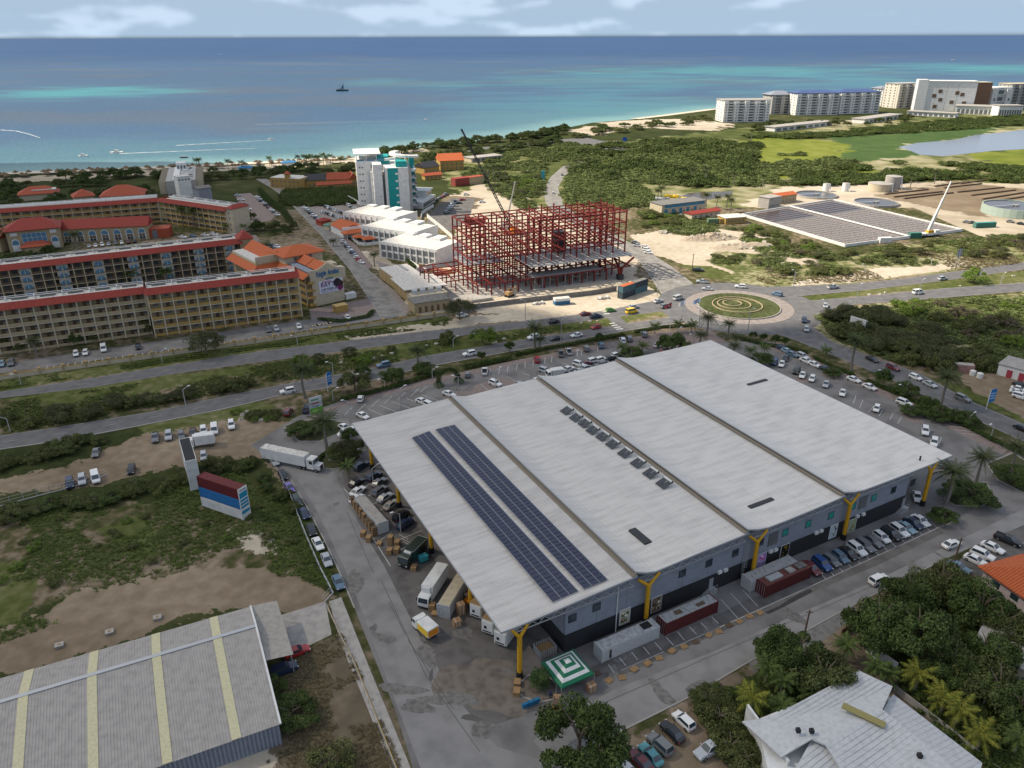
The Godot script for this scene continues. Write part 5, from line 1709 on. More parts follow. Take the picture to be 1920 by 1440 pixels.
	for i in 3:
		var k: Array=sp[i]
		var ho:=along("pool_house",names[i],"building",k[0],k[1],"red hipped garden buildings")
		var kl: float=k[0].distance_to(k[1])
		bx(ho,"wall",M.cream_pale,0.6,0,-k[2]-6.0,kl-0.6,4.0,-0.6)
		hip(ho,"roof",M.tile_red,0,-k[2]-6.0,kl,0,4.0,k[3]*1.3)
		if i==0:
			bx(ho,"flat_roof",M.white_roof,kl*0.35,5.2,-9,kl*0.95,6.2,-2.5)
	eagle()

func eagle() -> void:
	var p:=Vector2(-78.5,-291.6)
	var q:=Vector2(-68.1,-300.3)
	var o:=along("hotel_wing","cream hotel block with orange roofs and a big gable sign above a billboard","hotel",p,q,"cream hotel wings with red eaves")
	var w:=p.distance_to(q)
	bx(o,"wall",M.cream,0,0,-28,w,13.2,-0.6)
	var gm:=Mesher.new()
	var pr:=[Vector2(0,0),Vector2(w,0),Vector2(w,9.5),Vector2(w+1.2,9.5),Vector2(w+1.2,13.6),Vector2(w*0.82,14.2),Vector2(w*0.52,16.6),Vector2(w*0.22,14.6),Vector2(-0.6,14.6),Vector2(-0.6,9.5),Vector2(0,9.5)]
	var poly:=PackedVector2Array(pr)
	var tr:=Geometry2D.triangulate_polygon(poly)
	for z in [0.0,-0.6]:
		for i in range(0,tr.size(),3):
			gm.tri(Vector3(poly[tr[i]].x,poly[tr[i]].y,z),Vector3(poly[tr[i+1]].x,poly[tr[i+1]].y,z),Vector3(poly[tr[i+2]].x,poly[tr[i+2]].y,z))
	for i in pr.size():
		var a: Vector2=pr[i]
		var b: Vector2=pr[(i+1) % pr.size()]
		gm.quad(Vector3(a.x,a.y,0),Vector3(b.x,b.y,0),Vector3(b.x,b.y,-0.6),Vector3(a.x,a.y,-0.6))
	part(o,"gable_wall",gm,M.cream_pale)
	# orange roofs behind the gable
	var m:=Mesher.new()
	for k in 2:
		var z0 := -0.6-k*10.0
		m.quad(Vector3(w*0.22,14.0,z0),Vector3(w*0.52,16.3,z0),Vector3(w*0.52,16.3,z0-9.6),Vector3(w*0.22,14.0,z0-9.6))
		m.quad(Vector3(w*0.52,16.3,z0),Vector3(w*0.85,13.6,z0),Vector3(w*0.85,13.6,z0-9.6),Vector3(w*0.52,16.3,z0-9.6))
	part(o,"roof",m,M.terracotta)
	bx(o,"flat_roof",M.bluegrey,-0.2,13.2,-20,w*0.22,13.6,-0.65)
	var lm:=Mesher.new()
	lm.quad(Vector3(-0.6,13.2,-0.6),Vector3(-3.4,11.4,-0.6),Vector3(-3.4,11.4,-30),Vector3(-0.6,13.2,-30))
	part(o,"side_eave",lm,M.terracotta)
	for f in 4:
		bx(o,"gallery_floor",M.cream_pale,-2.0,f*3.0+2.7,-28,0,f*3.0+3.0,-1.5)
		bx(o,"parapet",M.ochre,-2.1,f*3.0+0.1,-28,-1.95,f*3.0+1.1,-1.5)
		bx(o,"corner_balcony",M.ochre,-1.4,f*3.0+0.3,-1.4,0.9,f*3.0+1.2,0.35)
	for i in 6:
		bx(o,"post",M.cream_pale,-2.1,0,-2.0-i*5.1,-1.8,12,-1.7-i*5.1)
	bx(o,"side_balcony",M.cream_pale,w-0.5,9.6,-7,w+3.0,12.6,-3)
	bx(o,"side_balcony",M.cream_pale,w-0.5,9.6,-15,w+3.0,13.0,-10)
	# cross wing with its hipped roof and the rear wing to the left
	bx(o,"cross_wing",M.cream_pale,-1,0,-34,w+2,16.2,-20.5)
	windows(o,M.shade_grey,0,-20.5,0,w,2,14.1,3.0,1,1.4,1.4)
	hip(o,"cross_roof",M.terracotta,-1,-34,w+2,-20.5,16.2,2.6,false,1.2)
	bx(o,"rear_wing",M.cream,-10.5,0,-54,4,13.2,-28)
	bx(o,"rear_parapet",M.cream_pale,-10.5,13.2,-28.4,2,16.0,-28)
	bx(o,"rear_flat_roof",M.white_roof,-9.9,13.2,-54,-5,13.9,-28.5)
	hip(o,"rear_roof",M.terracotta,-5,-54,4,-28.5,13.9,3.2,true,0.2)
	var em:=Mesher.new()
	em.quad(Vector3(-10.5,12.8,-27),Vector3(-13.4,10.8,-25),Vector3(-13.4,10.8,-54),Vector3(-10.5,12.8,-54))
	em.quad(Vector3(-10.5,12.8,-28),Vector3(-2,12.8,-28),Vector3(-2,10.8,-25),Vector3(-13.4,10.8,-25))
	part(o,"rear_eave",em,M.terracotta)
	for f in 4:
		for x in [-8.6,-4.8]:
			bx(o,"stair_window",M.wood_dark,x-1.5,f*2.7+0.3,-28,x+1.5,f*2.7+2.3,-27.9)
	for i in 3:
		bx(o,"post",M.cream_pale,-10.6+i*3.9,0,-27.6,-10.2+i*3.9,11,-27.2)
	# sign and billboard
	var blue:=mat(0.015,0.13,0.32,0.4)
	words_on(o,"sign_letters","Eagle Aruba",Vector3(w*0.52,12.7,0.12),1.9,blue,0.15,0.66)
	bx(o,"sign_underline",mat(0.42,0.44,0.02,0.5),w*0.52,11.0,0,w*0.86,11.25,0.12)
	words_on(o,"sign_letters","RESORT",Vector3(w*0.56,10.3,0.1),0.7,blue)
	var bb:=bx(o,"billboard",mat(0.6,0.64,0.74,0.6),w*0.2,4.6,0,w*0.97,9.7,0.15)
	words_on(bb,"billboard_letters","RAY'S",Vector3(-w*0.1,0.85,0.1),1.75,mat(0.11,0.012,0.11,0.6),0.04)
	words_on(bb,"billboard_letters","BIENVENIDO",Vector3(-w*0.13,2.05,0.1),0.5,mat(0.4,0.06,0.2,0.6),0.04)
	words_on(bb,"billboard_letters","LIVE YEARS $9",Vector3(-w*0.07,-1.15,0.1),1.05,mat(0.03,0.03,0.05,0.6),0.04,0.72)
	bx(bb,"billboard_line",mat(0.3,0.25,0.45,0.6),-w*0.33,-2.2,0.075,w*0.16,-2.0,0.1)
	for k in [[0.21,0.9,1.7,Color(0.025,0.02,0.03)],[0.31,0.3,1.2,Color(0.05,0.03,0.03)],[0.23,0.8,0.9,Color(0.3,0.13,0.04)],[0.29,-1.2,1.3,Color(0.17,0.02,0.12)]]:
		tb(bb,"billboard_print",mat(k[3].r,k[3].g,k[3].b,0.6),Vector3(w*k[0],k[1],0.0),Vector3(w*k[0],k[1],0.1+k[0]*0.1+0.01*k[2]),k[2],k[2],16)
	var s:=along("garden_shed","small ochre box shed in the shrubs below the billboard","shed",Vector2(-68.1,-283.1),Vector2(-63.7,-286.2))
	bx(s,"wall",M.ochre,0,0,-3.4,5.0,2.6,0)
	bx(s,"roof",matn(0.5,0.36,0.16,0.8,3.0,"grain"),-0.1,2.6,-3.5,5.1,2.75,0.1)
	var wl:=along("low_wall","low white wall block beside the signed hotel gable","wall",Vector2(-67.5,-300.3),Vector2(-64.1,-303.1))
	bx(wl,"wall",M.white,0,0,-2.5,4.6,2.2,0)

func town() -> void:
	# boundary wall with piers between hotel and road
	var a:=Vector2(-168.9,-217.3)
	var b:=Vector2(-23.6,-280.8)
	var o:=along("boundary_wall","long cream boundary wall with capped piers along the hotel car park","wall",a,b)
	var l:=a.distance_to(b)
	var n:=int(l/6.6)
	for i in n:
		bx(o,"wall_panel",M.cream_pale,l*i/n+0.3,0,-0.12,l*(i+1)/n-0.3,1.35,0.12)
		bx(o,"coping",M.ochre,l*i/n+0.3,1.35,-0.16,l*(i+1)/n-0.3,1.5,0.16)
		var p:=bx(o,"pier",M.cream,l*i/n-0.3,0,-0.35,l*i/n+0.3,2.1,0.35)
		bx(p,"pier_cap",M.ochre,-0.45,1.05,-0.5,0.45,1.25,0.5)
	# white three-part building
	var g:="stepped white flat-roofed halls"
	var p0:=Vector2(-34.7,-349.3)
	var pd:=Vector2(-78.8,-446.3)-p0
	var pw:=Vector2(-24.3,-367.3)-p0
	var lens:=[34.0,34.0,36.0]
	var lab:=["white flat-roofed hall nearest the red steel frame","white flat-roofed hall, middle one of the stepped row","white flat-roofed hall nearest the teal tower"]
	var u:=pd.normalized()
	var at:=0.0
	var wd:=pw.length()
	for i in 3:
		var c: Vector2=p0+u*at+pw.normalized()*(wd*0.0)
		var h:=along("white_hall",lab[i],"building",c,c+pw,g)
		var hh:=7.6+i*0.7
		bx(h,"wall",M.white,0,0,-lens[i],wd,hh,0)
		bx(h,"roof",M.white_roof,0.3,hh,-lens[i]+0.3,wd-0.3,hh+0.06,-0.3)
		bx(h,"front_parapet",M.white,0,hh,-0.35,wd,hh+0.45,0.02)
		bx(h,"side_parapet",M.white,0,hh,-lens[i],0.3,hh+0.45,-0.35)
		for k in 3:
			bx(h,"roof_step",M.white,wd-2.5-k*1.4,hh+0.06,-lens[i]+2+k*9.0,wd+1.5,hh+0.9+0.15*k,-lens[i]+7+k*9.0)
		windows(h,M.shade_grey,2,0,-lens[i]+1.0,-1.0,9,4.2,3.2,1,2.6,2.3)
		windows(h,M.shade_grey,2,0,-lens[i]+1.0,-1.0,9,0.6,3.2,1,2.3,2.6)
		for k in 10:
			bx(h,"pier",M.white,-0.35,0,-lens[i]+1.0+k*(lens[i]-2.0)/9.0-0.25,0,hh-0.4,-lens[i]+1.0+k*(lens[i]-2.0)/9.0+0.25)
		at+=lens[i]
	for k in [[Vector2(-50.9,-351.4),Vector2(-40.2,-342.2),"white garden wall with palms in front of the white halls"],[Vector2(-41.5,-325.5),Vector2(-32.2,-349.3),"white site wall beside the steel frame's corner"]]:
		pass
	wall_run("garden_wall","white garden wall beside the young palms of the white halls",pts([-68,-396,-58,-374,-49,-357,-41.4,-342.3,-38.8,-340.5]),1.8,M.white)
	wall_run("garden_wall","white fence wall with metal posts behind the white halls",pts([-50,-456,-38,-423,-24,-381]),2.2,M.white,true)
	wall_run("site_wall","pale block wall at the corner between hall and steel frame",pts([-43.2,-338.8,-34,-351]),2.4,M.white)
	wall_run("lot_wall","white wall between the crowded car park and the teal tower",pts([-108,-514,-94,-488,-81,-462]),2.4,M.white)
	# pump house with cooling fans
	var pg:="cream utility sheds by the brick pavement"
	var s1:=along("utility_shed","cream utility shed with a white flat roof by the brick pavement","shed",Vector2(-58.9,-332.2),Vector2(-48.4,-312.4),pg)
	var s1l:=Vector2(-58.9,-332.2).distance_to(Vector2(-48.4,-312.4))
	bx(s1,"wall",M.cream,0,0,-13,s1l,4.4,0)
	bx(s1,"roof",M.white_roof,0.2,4.4,-13,s1l-0.2,4.6,-0.2)
	windows(s1,M.ochre,0,0,1,s1l-1,4,0.3,3,1,1.6,2.6)
	for i in 4:
		tb(s1,"roof_fan",M.galv,Vector3(2.5+i*2.6,4.6,-9),Vector3(2.5+i*2.6,5.1,-9),0.8,0.8,12)
	var s2a:=Vector2(-49.3,-312.4)
	var s2b:=Vector2(-42.2,-297.3)
	var s2:=along("utility_shed","cream shed under a wide pale sheet roof with cooling fans in front","shed",s2a,s2b,pg)
	var s2l:=s2a.distance_to(s2b)
	bx(s2,"wall",M.cream,0,0,-15,s2l,5.0,0)
	bx(s2,"sheet_roof",M.white_roof,-1.2,5.1,-17,s2l+1.0,5.35,1.4)
	windows(s2,M.ochre,0,0,0.5,s2l-0.5,3,0.2,3,1,1.5,3.4)
	bx(s2,"fan_deck",M.cream_pale,s2l,0,-15,s2l+6.5,4.0,0)
	for i in 4:
		tb(s2,"roof_fan",M.galv,Vector3(s2l+3.2,4.0,-2.2-i*3.4),Vector3(s2l+3.2,5.6,-2.2-i*3.4),1.4,1.2,14)
	var s3:=along("utility_shed","low cream shed with dark flat roof beside the boundary wall","shed",Vector2(-37.5,-282.2),Vector2(-24.5,-288.4),pg)
	var s3l:=Vector2(-37.5,-282.2).distance_to(Vector2(-24.5,-288.4))
	bx(s3,"wall",M.cream,0,0,-8,s3l,4.0,0)
	bx(s3,"roof",M.concrete_dark,-0.2,4.0,-8.2,s3l+0.2,4.25,0.2)
	windows(s3,M.brown_door,0,0,1,s3l-1,5,0.2,3,1,1.1,2.3)
	# restaurant with orange roofs
	var r:=along("restaurant","white restaurant with red-orange roofs and shaded terraces by the street","restaurant",Vector2(-85.3,-399.2),Vector2(-74.7,-406.1))
	var rl:=Vector2(-85.3,-399.2).distance_to(Vector2(-74.7,-406.1))
	bx(r,"wall",M.white,0,0,-26,rl,4.2,-8)
	hip(r,"roof",M.terracotta,0,-26,rl,-9,4.2,2.2,true)
	bx(r,"parapet",M.white,0,4.2,-9,rl,5.4,-8.4)
	hip(r,"terrace_roof",M.terracotta,-1,-8.0,rl-1,-2,3.4,1.4)
	for x in [0.0,5.0,10.0]:
		tb(r,"post",M.white,Vector3(x,0,-2.4),Vector3(x,3.4,-2.4),0.15,0.15,6)
	for k in [[Vector2(-81.9,-394.6),Vector2(-76.8,-395.6),5.0,"small orange terrace roof in front of the restaurant"],[Vector2(-75.6,-390),Vector2(-68.4,-393.3),5.0,"wider orange terrace roof over tables by the white fence"]]:
		var t:=along("terrace_roof",k[3],"pavilion",k[0],k[1],"orange terrace roofs")
		var tl: float=k[0].distance_to(k[1])
		hip(t,"roof",M.terracotta,0,-k[2],tl,0,2.9,1.1)
		for x in [0.2,tl-0.2]:
			for z in [-0.2,-k[2]+0.2]:
				tb(t,"post",M.white,Vector3(x,0,z),Vector3(x,2.9,z),0.12,0.12,6)
		bx(t,"counter",M.shade_grey,1,0,-k[2]+1,tl-1,1.1,-1.2)
	wall_run("garden_wall","white street fence wall round the restaurant terraces",pts([-89,-417,-85,-404,-79,-391,-75,-389,-68,-392]),1.6,M.white,true)
	var k1:=along("kiosk","small dark red roofed kiosk beside the crowded car park","kiosk",Vector2(-107.8,-434.4),Vector2(-103.5,-438.4))
	bx(k1,"wall",M.tile_red,0,0,-6,6.5,2.8,0)
	hip(k1,"roof",M.red_roof,0,-6,6.5,0,2.8,1.2)
	var k2:=along("kiosk","green roofed kiosk between palms in front of the restaurant","kiosk",Vector2(-101.3,-423.8),Vector2(-96.1,-428.9))
	bx(k2,"wall",M.cream_pale,0,0,-5,7.5,2.6,0)
	hip(k2,"roof",matn(0.12,0.3,0.22,0.7,4.0,"grain"),0,-5,7.5,0,2.6,1.1)
	teal_tower()
	beach_houses()

func wall_run(called: String,label: String,p: PackedVector2Array,h: float,m: Material,posts:=false) -> Node3D:
	var o:=thing(called,label,"wall",Vector3(p[0].x,0,p[0].y))
	for i in p.size()-1:
		var a:=Vector3(p[i].x-p[0].x,h*0.5,p[i].y-p[0].y)
		var b:=Vector3(p[i+1].x-p[0].x,h*0.5,p[i+1].y-p[0].y)
		br(o,"wall_panel",m,a,b,0.22,h)
		if posts:
			var k:=maxi(1,int(a.distance_to(b)/3.0))
			for j in k:
				var c:=a.lerp(b,j/float(k))
				bx(o,"post",M.galv,c.x-0.15,0,c.z-0.15,c.x+0.15,h+0.7,c.z+0.15)
	return o

func teal_tower() -> void:
	var p:=Vector2(-74.8,-465.3)
	var q:=Vector2(-61.2,-468.2)
	var o:=along("apartment_tower","white and teal apartment tower with curved white roof ring","apartments",p,q)
	var w:=p.distance_to(q)
	# front slab: white edge, teal stripe with windows, white panel
	bx(o,"front_wall",M.white,0,0,-16,w,27.2,0)
	bx(o,"teal_stripe",M.teal,w*0.12,0,0,w*0.56,27.0,0.15)
	windows(o,M.lamp_white,0,0.15,w*0.42,w*0.56,1,2.2,4.2,6,1.5,1.1)
	# narrow stair tower and the broad white wing to the left
	bx(o,"stair_tower",M.white,-6.8,0,-10,-1.6,29.5,0.5)
	windows(o,M.shade_grey,2,-6.8,-9,0,1,2.5,4.2,6,1.6,1.8)
	windows(o,M.shade_grey,1,-1.6,-9,0,1,2.5,4.2,6,1.6,1.8)
	bx(o,"link_block",M.white,-8,0,-16,0.05,24,-10.05)
	bx(o,"wing",M.white,-16,3.2,-38,-3,29.6,-14)
	bx(o,"wing_base",M.concrete_dark,-15,0,-37,-4,3.2,-15)
	for r in 6:
		for c in 3:
			var x := -14.6+c*(1.7 if c<2 else 3.6)
			bx(o,"window",M.shade_grey,x,5.5+r*4.0,-14.0,x+(0.9 if c<2 else 1.5),6.4+r*4.0+(0 if c<2 else 1.2),-13.93)
		bx(o,"window",M.shade_grey,-16.07,6.0+r*4.0,-30,-16,7.0+r*4.0,-29.2)
	bx(o,"rear_block",M.white,-3,0,-40,w-4,27.0,-16)
	bx(o,"teal_block",M.teal,-2.9,27,-30,4,31.5,-18)
	bx(o,"teal_block",M.teal,w-7,27.2,-12,w-0.5,30.5,-2)
	# right flank: teal fins and balconies
	for k in 3:
		bx(o,"teal_fin",M.teal,w+2.0+k*1.2,4 if k<2 else 9,-18-k*9.0,w+4.2+k*1.2,31-k*1.5,-15-k*9.0)
	bx(o,"flank_wall",M.stone_grey,w-0.1,0,-40,w+2.0,26,-3)
	for f in 6:
		bx(o,"balcony",M.white,w+1.9,3.5+f*4.1,-39,w+5.2,3.8+f*4.1,-5)
		bx(o,"balcony_glass",M.glass_blue,w+5.0,3.8+f*4.1,-39,w+5.15,4.8+f*4.1,-5)
		for k in 5:
			bx(o,"balcony_door",M.glass,w+2.0,4.0+f*4.1,-37.0+k*6.6,w+2.1,6.4+f*4.1,-33.4+k*6.6)
	# roof slabs: left canopy on posts, and the white curved ring
	bx(o,"roof_canopy",M.white,-17,33.2,-40,-1,33.7,-15)
	for x in [-15.5,-9.5,-3.6]:
		tb(o,"canopy_post",M.white,Vector3(x,29.6,-16.2),Vector3(x,33.2,-16.2),0.3,0.3,6)
		bx(o,"roof_terrace_wall",M.glass_blue,x,29.6,-14.3,x+4.4,30.6,-14.1)
	for k in 2:
		var m:=Mesher.new()
		var c: Vector3=[Vector3(w+6.0,33.0,-22.0),Vector3(-4.0,31.5,-24.0)][k]
		var r0: float=[12.0,15.0][k]
		var r1: float=[15.5,16.5][k]
		var t0: float=[1.5,-0.5][k]
		var t1: float=[3.9,1.25][k]
		for i in 18:
			var ta:=lerpf(t0,t1,i/18.0)
			var tb_:=lerpf(t0,t1,(i+1)/18.0)
			var A:=Vector3(cos(ta),0,sin(ta))
			var B:=Vector3(cos(tb_),0,sin(tb_))
			m.quad(c+A*r0,c+B*r0,c+B*r1,c+A*r1)
			for d in [[r0,0],[r1,0]]:
				m.quad(c+A*d[0],c+B*d[0],c+B*d[0]+Vector3(0,-1.3,0),c+A*d[0]+Vector3(0,-1.3,0))
			m.quad(c+A*r0-Vector3(0,1.3,0),c+B*r0-Vector3(0,1.3,0),c+B*r1-Vector3(0,1.3,0),c+A*r1-Vector3(0,1.3,0))
		part(o,"roof_ring",m,M.white)
	for x in [w-1.0,w*0.5]:
		tb(o,"ring_post",M.white,Vector3(x,27,-6),Vector3(x,32,-6),0.4,0.4,8)
	# low entrance building to the right
	var e:=along("entrance_building","low white curved-roof entrance building right of the teal tower","building",Vector2(-55.1,-480.7),Vector2(-46.6,-518.7))
	bx(e,"wall",M.white,0,0,-16,26,4.2,0)
	bx(e,"window_band",M.shade_grey,1,0.6,0,25,3.2,0.06)
	bx(e,"upper_block",M.white,14,4.2,-12,24,8.4,-2)
	bx(e,"window_band",M.glass,14.5,5.2,-2,23.5,7.4,-1.94)
	bx(e,"roof_slab",M.white,13,8.4,-13,25,8.8,-1)
	wall_run("garden_wall","white curving garden wall below the entrance building",pts([-53,-450,-54,-465,-52,-476,-49,-487]),1.8,M.white)
	# orange-red lift working at the tower
	var lf:=thing("boom_lift","red boom lift raised against the white tower wing","lift",Vector3(Vector2(-87.8,-479.7).x,0.05,Vector2(-87.8,-479.7).y),yaw_of(Vector2(0.7,-0.6)))
	bx(lf,"chassis",mat(0.5,0.05,0.03,0.5),-2.2,0.5,-1.2,2.2,1.8,1.2)
	wheels(lf,[-1.4,1.4],1.1,0.5,false)
	br(lf,"boom",M.galv,Vector3(-1.2,1.8,0),Vector3(2.4,9.0,0),0.5,0.5)
	br(lf,"boom",M.galv,Vector3(2.4,9.0,0),Vector3(5.6,12.4,0),0.35,0.35)
	bx(lf,"basket",mat(0.5,0.05,0.03,0.5),5.2,12.0,-1.0,7.0,13.1,1.0)

func beach_houses() -> void:
	var g:="ochre beach houses with red roofs"
	var k:=[
		["ochre corner house with a white flat roof at the end of the street",Vector2(-171.4,-556.8),Vector2(-148.1,-550.1),14.0,7.0,0.0,0],
		["ochre row house with a dark solar roof beside the corner house",Vector2(-145.8,-556.3),Vector2(-132.6,-560.3),12.0,5.0,3.4,1],
		["ochre row house with red gable, middle of the beach row",Vector2(-131.8,-560.3),Vector2(-116.1,-562.1),12.0,5.0,4.0,2],
		["ochre row house with red roof left of the tower wing",Vector2(-116.1,-562.1),Vector2(-110.4,-564.2),12.0,5.0,4.0,2],
		["red-roofed ochre house right behind the teal tower",Vector2(-67.6,-612.5),Vector2(-56.8,-622.6),12.0,5.0,3.6,1],
		["ochre gabled house with bright orange roof by the beach road",Vector2(-56.6,-630.5),Vector2(-38.1,-635.5),18.0,7.5,4.6,2],
		["low red-roofed gallery in front of the orange house",Vector2(-64.4,-585.7),Vector2(-52.2,-592.5),6.0,3.2,1.6,2],
		["long low red-roofed gallery in front of the beach row",Vector2(-136.2,-547.8),Vector2(-113.4,-555.7),6.0,3.2,1.6,2],
	]
	for i in k.size():
		var q: Array=k[i]
		var o:=along("beach_house",q[0],"house",q[1],q[2],g)
		var l: float=q[1].distance_to(q[2])
		bx(o,"wall",M.ochre,0,0,-q[3],l,q[4],0)
		if q[5]>0.0:
			hip(o,"roof",(M.dark_metal if q[6]==1 else M.terracotta if i==5 else M.tile_red),0,-q[3],l,0,q[4],q[5],true)
			for x in [0.0,l]:
				var m:=Mesher.new()
				m.tri(Vector3(x,q[4],0.02),Vector3(x,q[4]+q[5]+0.5,-q[3]*0.5),Vector3(x,q[4],-q[3]))
				part(o,"gable",m,M.ochre)
		else:
			bx(o,"roof",M.white_roof,0.2,q[4],-q[3],l-0.2,q[4]+0.3,-0.2)
			bx(o,"turret",M.ochre,l*0.5,q[4],-3,l*0.5+3.0,q[4]+3.2,0.1)
			hip(o,"turret_roof",M.tile_red,l*0.5,-3,l*0.5+3.0,0.1,q[4]+3.2,2.0)
		windows(o,M.shade_grey,0,0,0.5,l-0.5,maxi(3,int(l/3.2)),1.0,3.0,2 if q[4]>6.0 else 1,1.1,1.5)
	var c:=["red and cream stacked site containers by the sand lot","cream site container with a rusty roof beside the red one"]
	var o1:=along("site_office",c[0],"container",Vector2(-39.9,-558.5),Vector2(-31.1,-564.8),"site containers by the sand lot")
	bx(o1,"wall",matn(0.3,0.06,0.05,0.7,4.0,"grain"),0,0,-6,12,5.2,0)
	bx(o1,"roof",M.red_roof,-0.1,5.2,-6.1,12.1,5.4,0.1)
	var o2:=along("site_office",c[1],"container",Vector2(-31.1,-564.8),Vector2(-19.8,-573.4),"site containers by the sand lot")
	bx(o2,"wall",M.cream,0,0,-6,14,5.0,0)
	bx(o2,"roof",M.tile_red,-0.1,5.0,-6.1,14.1,5.2,0.1)
	var o3:=along("beach_shed","grey sheet-roofed shed beside the beach road trees","shed",Vector2(-33.8,-672.6),Vector2(-13.2,-687.5))
	bx(o3,"wall",M.cream_pale,0,0,-12,32,3.4,0)
	bx(o3,"roof",M.concrete,-0.6,3.4,-12.6,32.6,3.7,0.6)
	windows(o3,M.shade_grey,0,0,1,31,7,0.3,3,1,2.8,2.4)

# ---------------------------------------------------------------- the steel frame being built
func steel_frame() -> void:
	var o:=along("unfinished_building","big red steel frame of an unfinished building on a grey slab","construction",Vector2(-13.9,-302.9),Vector2(-13.9+cos(deg_to_rad(23.3)),-302.9-sin(deg_to_rad(23.3))))
	bx(o,"slab",M.concrete,-14,0,-36,70,0.12,1.5)
	var lev:=[5.0,9.4,14.0,18.6,23.2,27.8]
	var nx:=13
	var nz:=6
	for i in nx:
		for j in nz:
			var x:=i*6.05
			var z := -j*5.8
			var top:=27.8
			if j==0:
				top=5.0 if i<4 else (9.4 if i>=11 else 5.0)
			elif i in [2,3,4] and j<3:
				top=23.2
			elif i>=9 or j>=4:
				top=27.8+(1.5 if i>=6 else 0.0)
			var s:=0.5
			bx(o,"column",M.steel_red,x-s*0.5,9.4 if i==12 and j<4 else 0.12,z-s*0.5,x+s*0.5,top,z+s*0.5)
	for k in lev.size():
		var y: float=lev[k]
		var z1 := -(nz-1)*5.8
		for i in nx:
			var z0:=0.0 if k==0 or (i>=11 and k==1) else -5.8
			if k==5 and i in [2,3,4]:
				z0 = -17.4
			br(o,"girder",M.steel_red,Vector3(i*6.05,y,z0),Vector3(i*6.05,y,z1),0.42,0.55)
		for j in nz:
			if j==0 and k>0:
				continue
			var x0:=0.0
			if k==5 and j<3:
				br(o,"beam",M.steel_red,Vector3(0,y,-j*5.8),Vector3(6.05,y,-j*5.8),0.34,0.42)
				x0=29.5
			br(o,"beam",M.steel_red,Vector3(x0,y,-j*5.8),Vector3(72.6,y,-j*5.8),0.34,0.42)
		if k>1:
			for i in 12:
				if (i+k) % 2==0:
					br(o,"joist",M.steel_red,Vector3(i*6.05+2.95,y,-5.8),Vector3(i*6.05+2.95,y,z1),0.22,0.3)
	# raised right end on a forked pier
	for k in [[-1.0,0.0],[1.0,0.0],[0.0,-1.0]]:
		var m:=Mesher.new()
		m.bar(Vector3(66.4,0.1,1.5),Vector3(66.4+k[0]*0.8,5.0,1.5+k[1]),0.9,0.9)
		m.bar(Vector3(66.4+k[0]*0.8,5.0,1.5+k[1]),Vector3(66.4+k[0]*7.0,9.2,1.0+k[1]*6.0),0.7,0.7)
		part(o,"forked_pier",m,M.steel_red)
	bx(o,"pier_foot",M.dark_metal,65.2,0.12,0.4,67.6,2.4,2.8)
	# metal decks laid on the lower levels
	for q in [[24,5.3,-7,58,0.4,0.0],[40,9.75,-27,74,0.4,0.0],[24,9.75,-22,40,0.4,0.0],[0,9.75,-30,18,0.4,-14.0]]:
		bx(o,"floor_deck",M.deck,q[0],q[1],q[2],q[3],q[1]+0.14,q[5])
	bx(o,"ground_slab",M.concrete,-5,0.12,0,4,1.2,6)
	for i in 9:
		br(o,"prop",M.galv,Vector3(26+i*3.6,0.1,-0.6),Vector3(26+i*3.6,5.2,-0.6),0.12,0.12)
		br(o,"prop",M.galv,Vector3(27.6+i*3.6,0.1,-3.4),Vector3(27.6+i*3.6,5.2,-3.4),0.12,0.12)
		br(o,"scaffold_rail",M.galv,Vector3(26+i*3.6,1.2+(i % 3),-0.5),Vector3(29.6+i*3.6,1.2+(i % 3),-0.5),0.08,0.08)
	bx(o,"stair_core",M.dark_metal,44,10,-22,49,19,-17)
	# lower annex to the left
	for i in 3:
		for j in 3:
			bx(o,"column",M.steel_red,-17.3+i*5.8-0.2,0.12,-11-j*6-0.2,-17.3+i*5.8+0.2,9.4 if i<2 else 5.0,-11-j*6+0.2)
		for y in [4.6,9.2]:
			br(o,"girder",M.steel_red,Vector3(-17.3+i*5.8,y,-10.5),Vector3(-17.3+i*5.8,y,-24),0.35,0.45)
	for y in [4.6,9.2]:
		for j in 3:
			br(o,"beam",M.steel_red,Vector3(-17.5,y,-11-j*6),Vector3(0,y+0.3,-11-j*6),0.3,0.4)
	# loose beams waiting on the ground
	rng.seed=5
	var st:=thing("steel_stack","loose red steel beams lying beside the frame's left end","steel beams",Vector3(-36.0,0.06,-337.0),deg_to_rad(23.3))
	for i in 14:
		var x:=rng.randf_range(-4,6)
		var z:=rng.randf_range(-6,6)
		br(st,"beam",M.terracotta if i % 3 else M.steel_red,Vector3(x,0.2+0.02*i,z),Vector3(x+rng.randf_range(4,8),0.2+0.02*i,z+rng.randf_range(-1.5,1.5)),0.3,0.35)
	# cranes behind the frame
	var cr:=thing("mobile_crane","dark lattice-boom crane leaning left behind the red frame","crane",Vector3(0.9,0.05,-412.2),0.3)
	var inv:=cr.transform.affine_inverse()
	bx(cr,"carrier",M.orange,-5,0.7,-1.4,4.5,2.2,1.4)
	bx(cr,"cab",M.orange,-1.5,2.2,-1.4,2.0,4.2,1.4)
	wheels(cr,[-4.0,-2.4,2.4,4.0],1.3,0.6,false)
	var b0: Vector3=inv*Vector3(0.4,3.0,-412.2)
	var b1: Vector3=inv*Vector3(-25.5,54.7,-412.2)
	var lm:=Mesher.new()
	for s in [[-0.55,-0.55],[0.55,-0.55],[0.55,0.55],[-0.55,0.55]]:
		lm.bar(b0+Vector3(s[0],0,s[1]),b1+Vector3(s[0],0,s[1])*0.5,0.34,0.34)
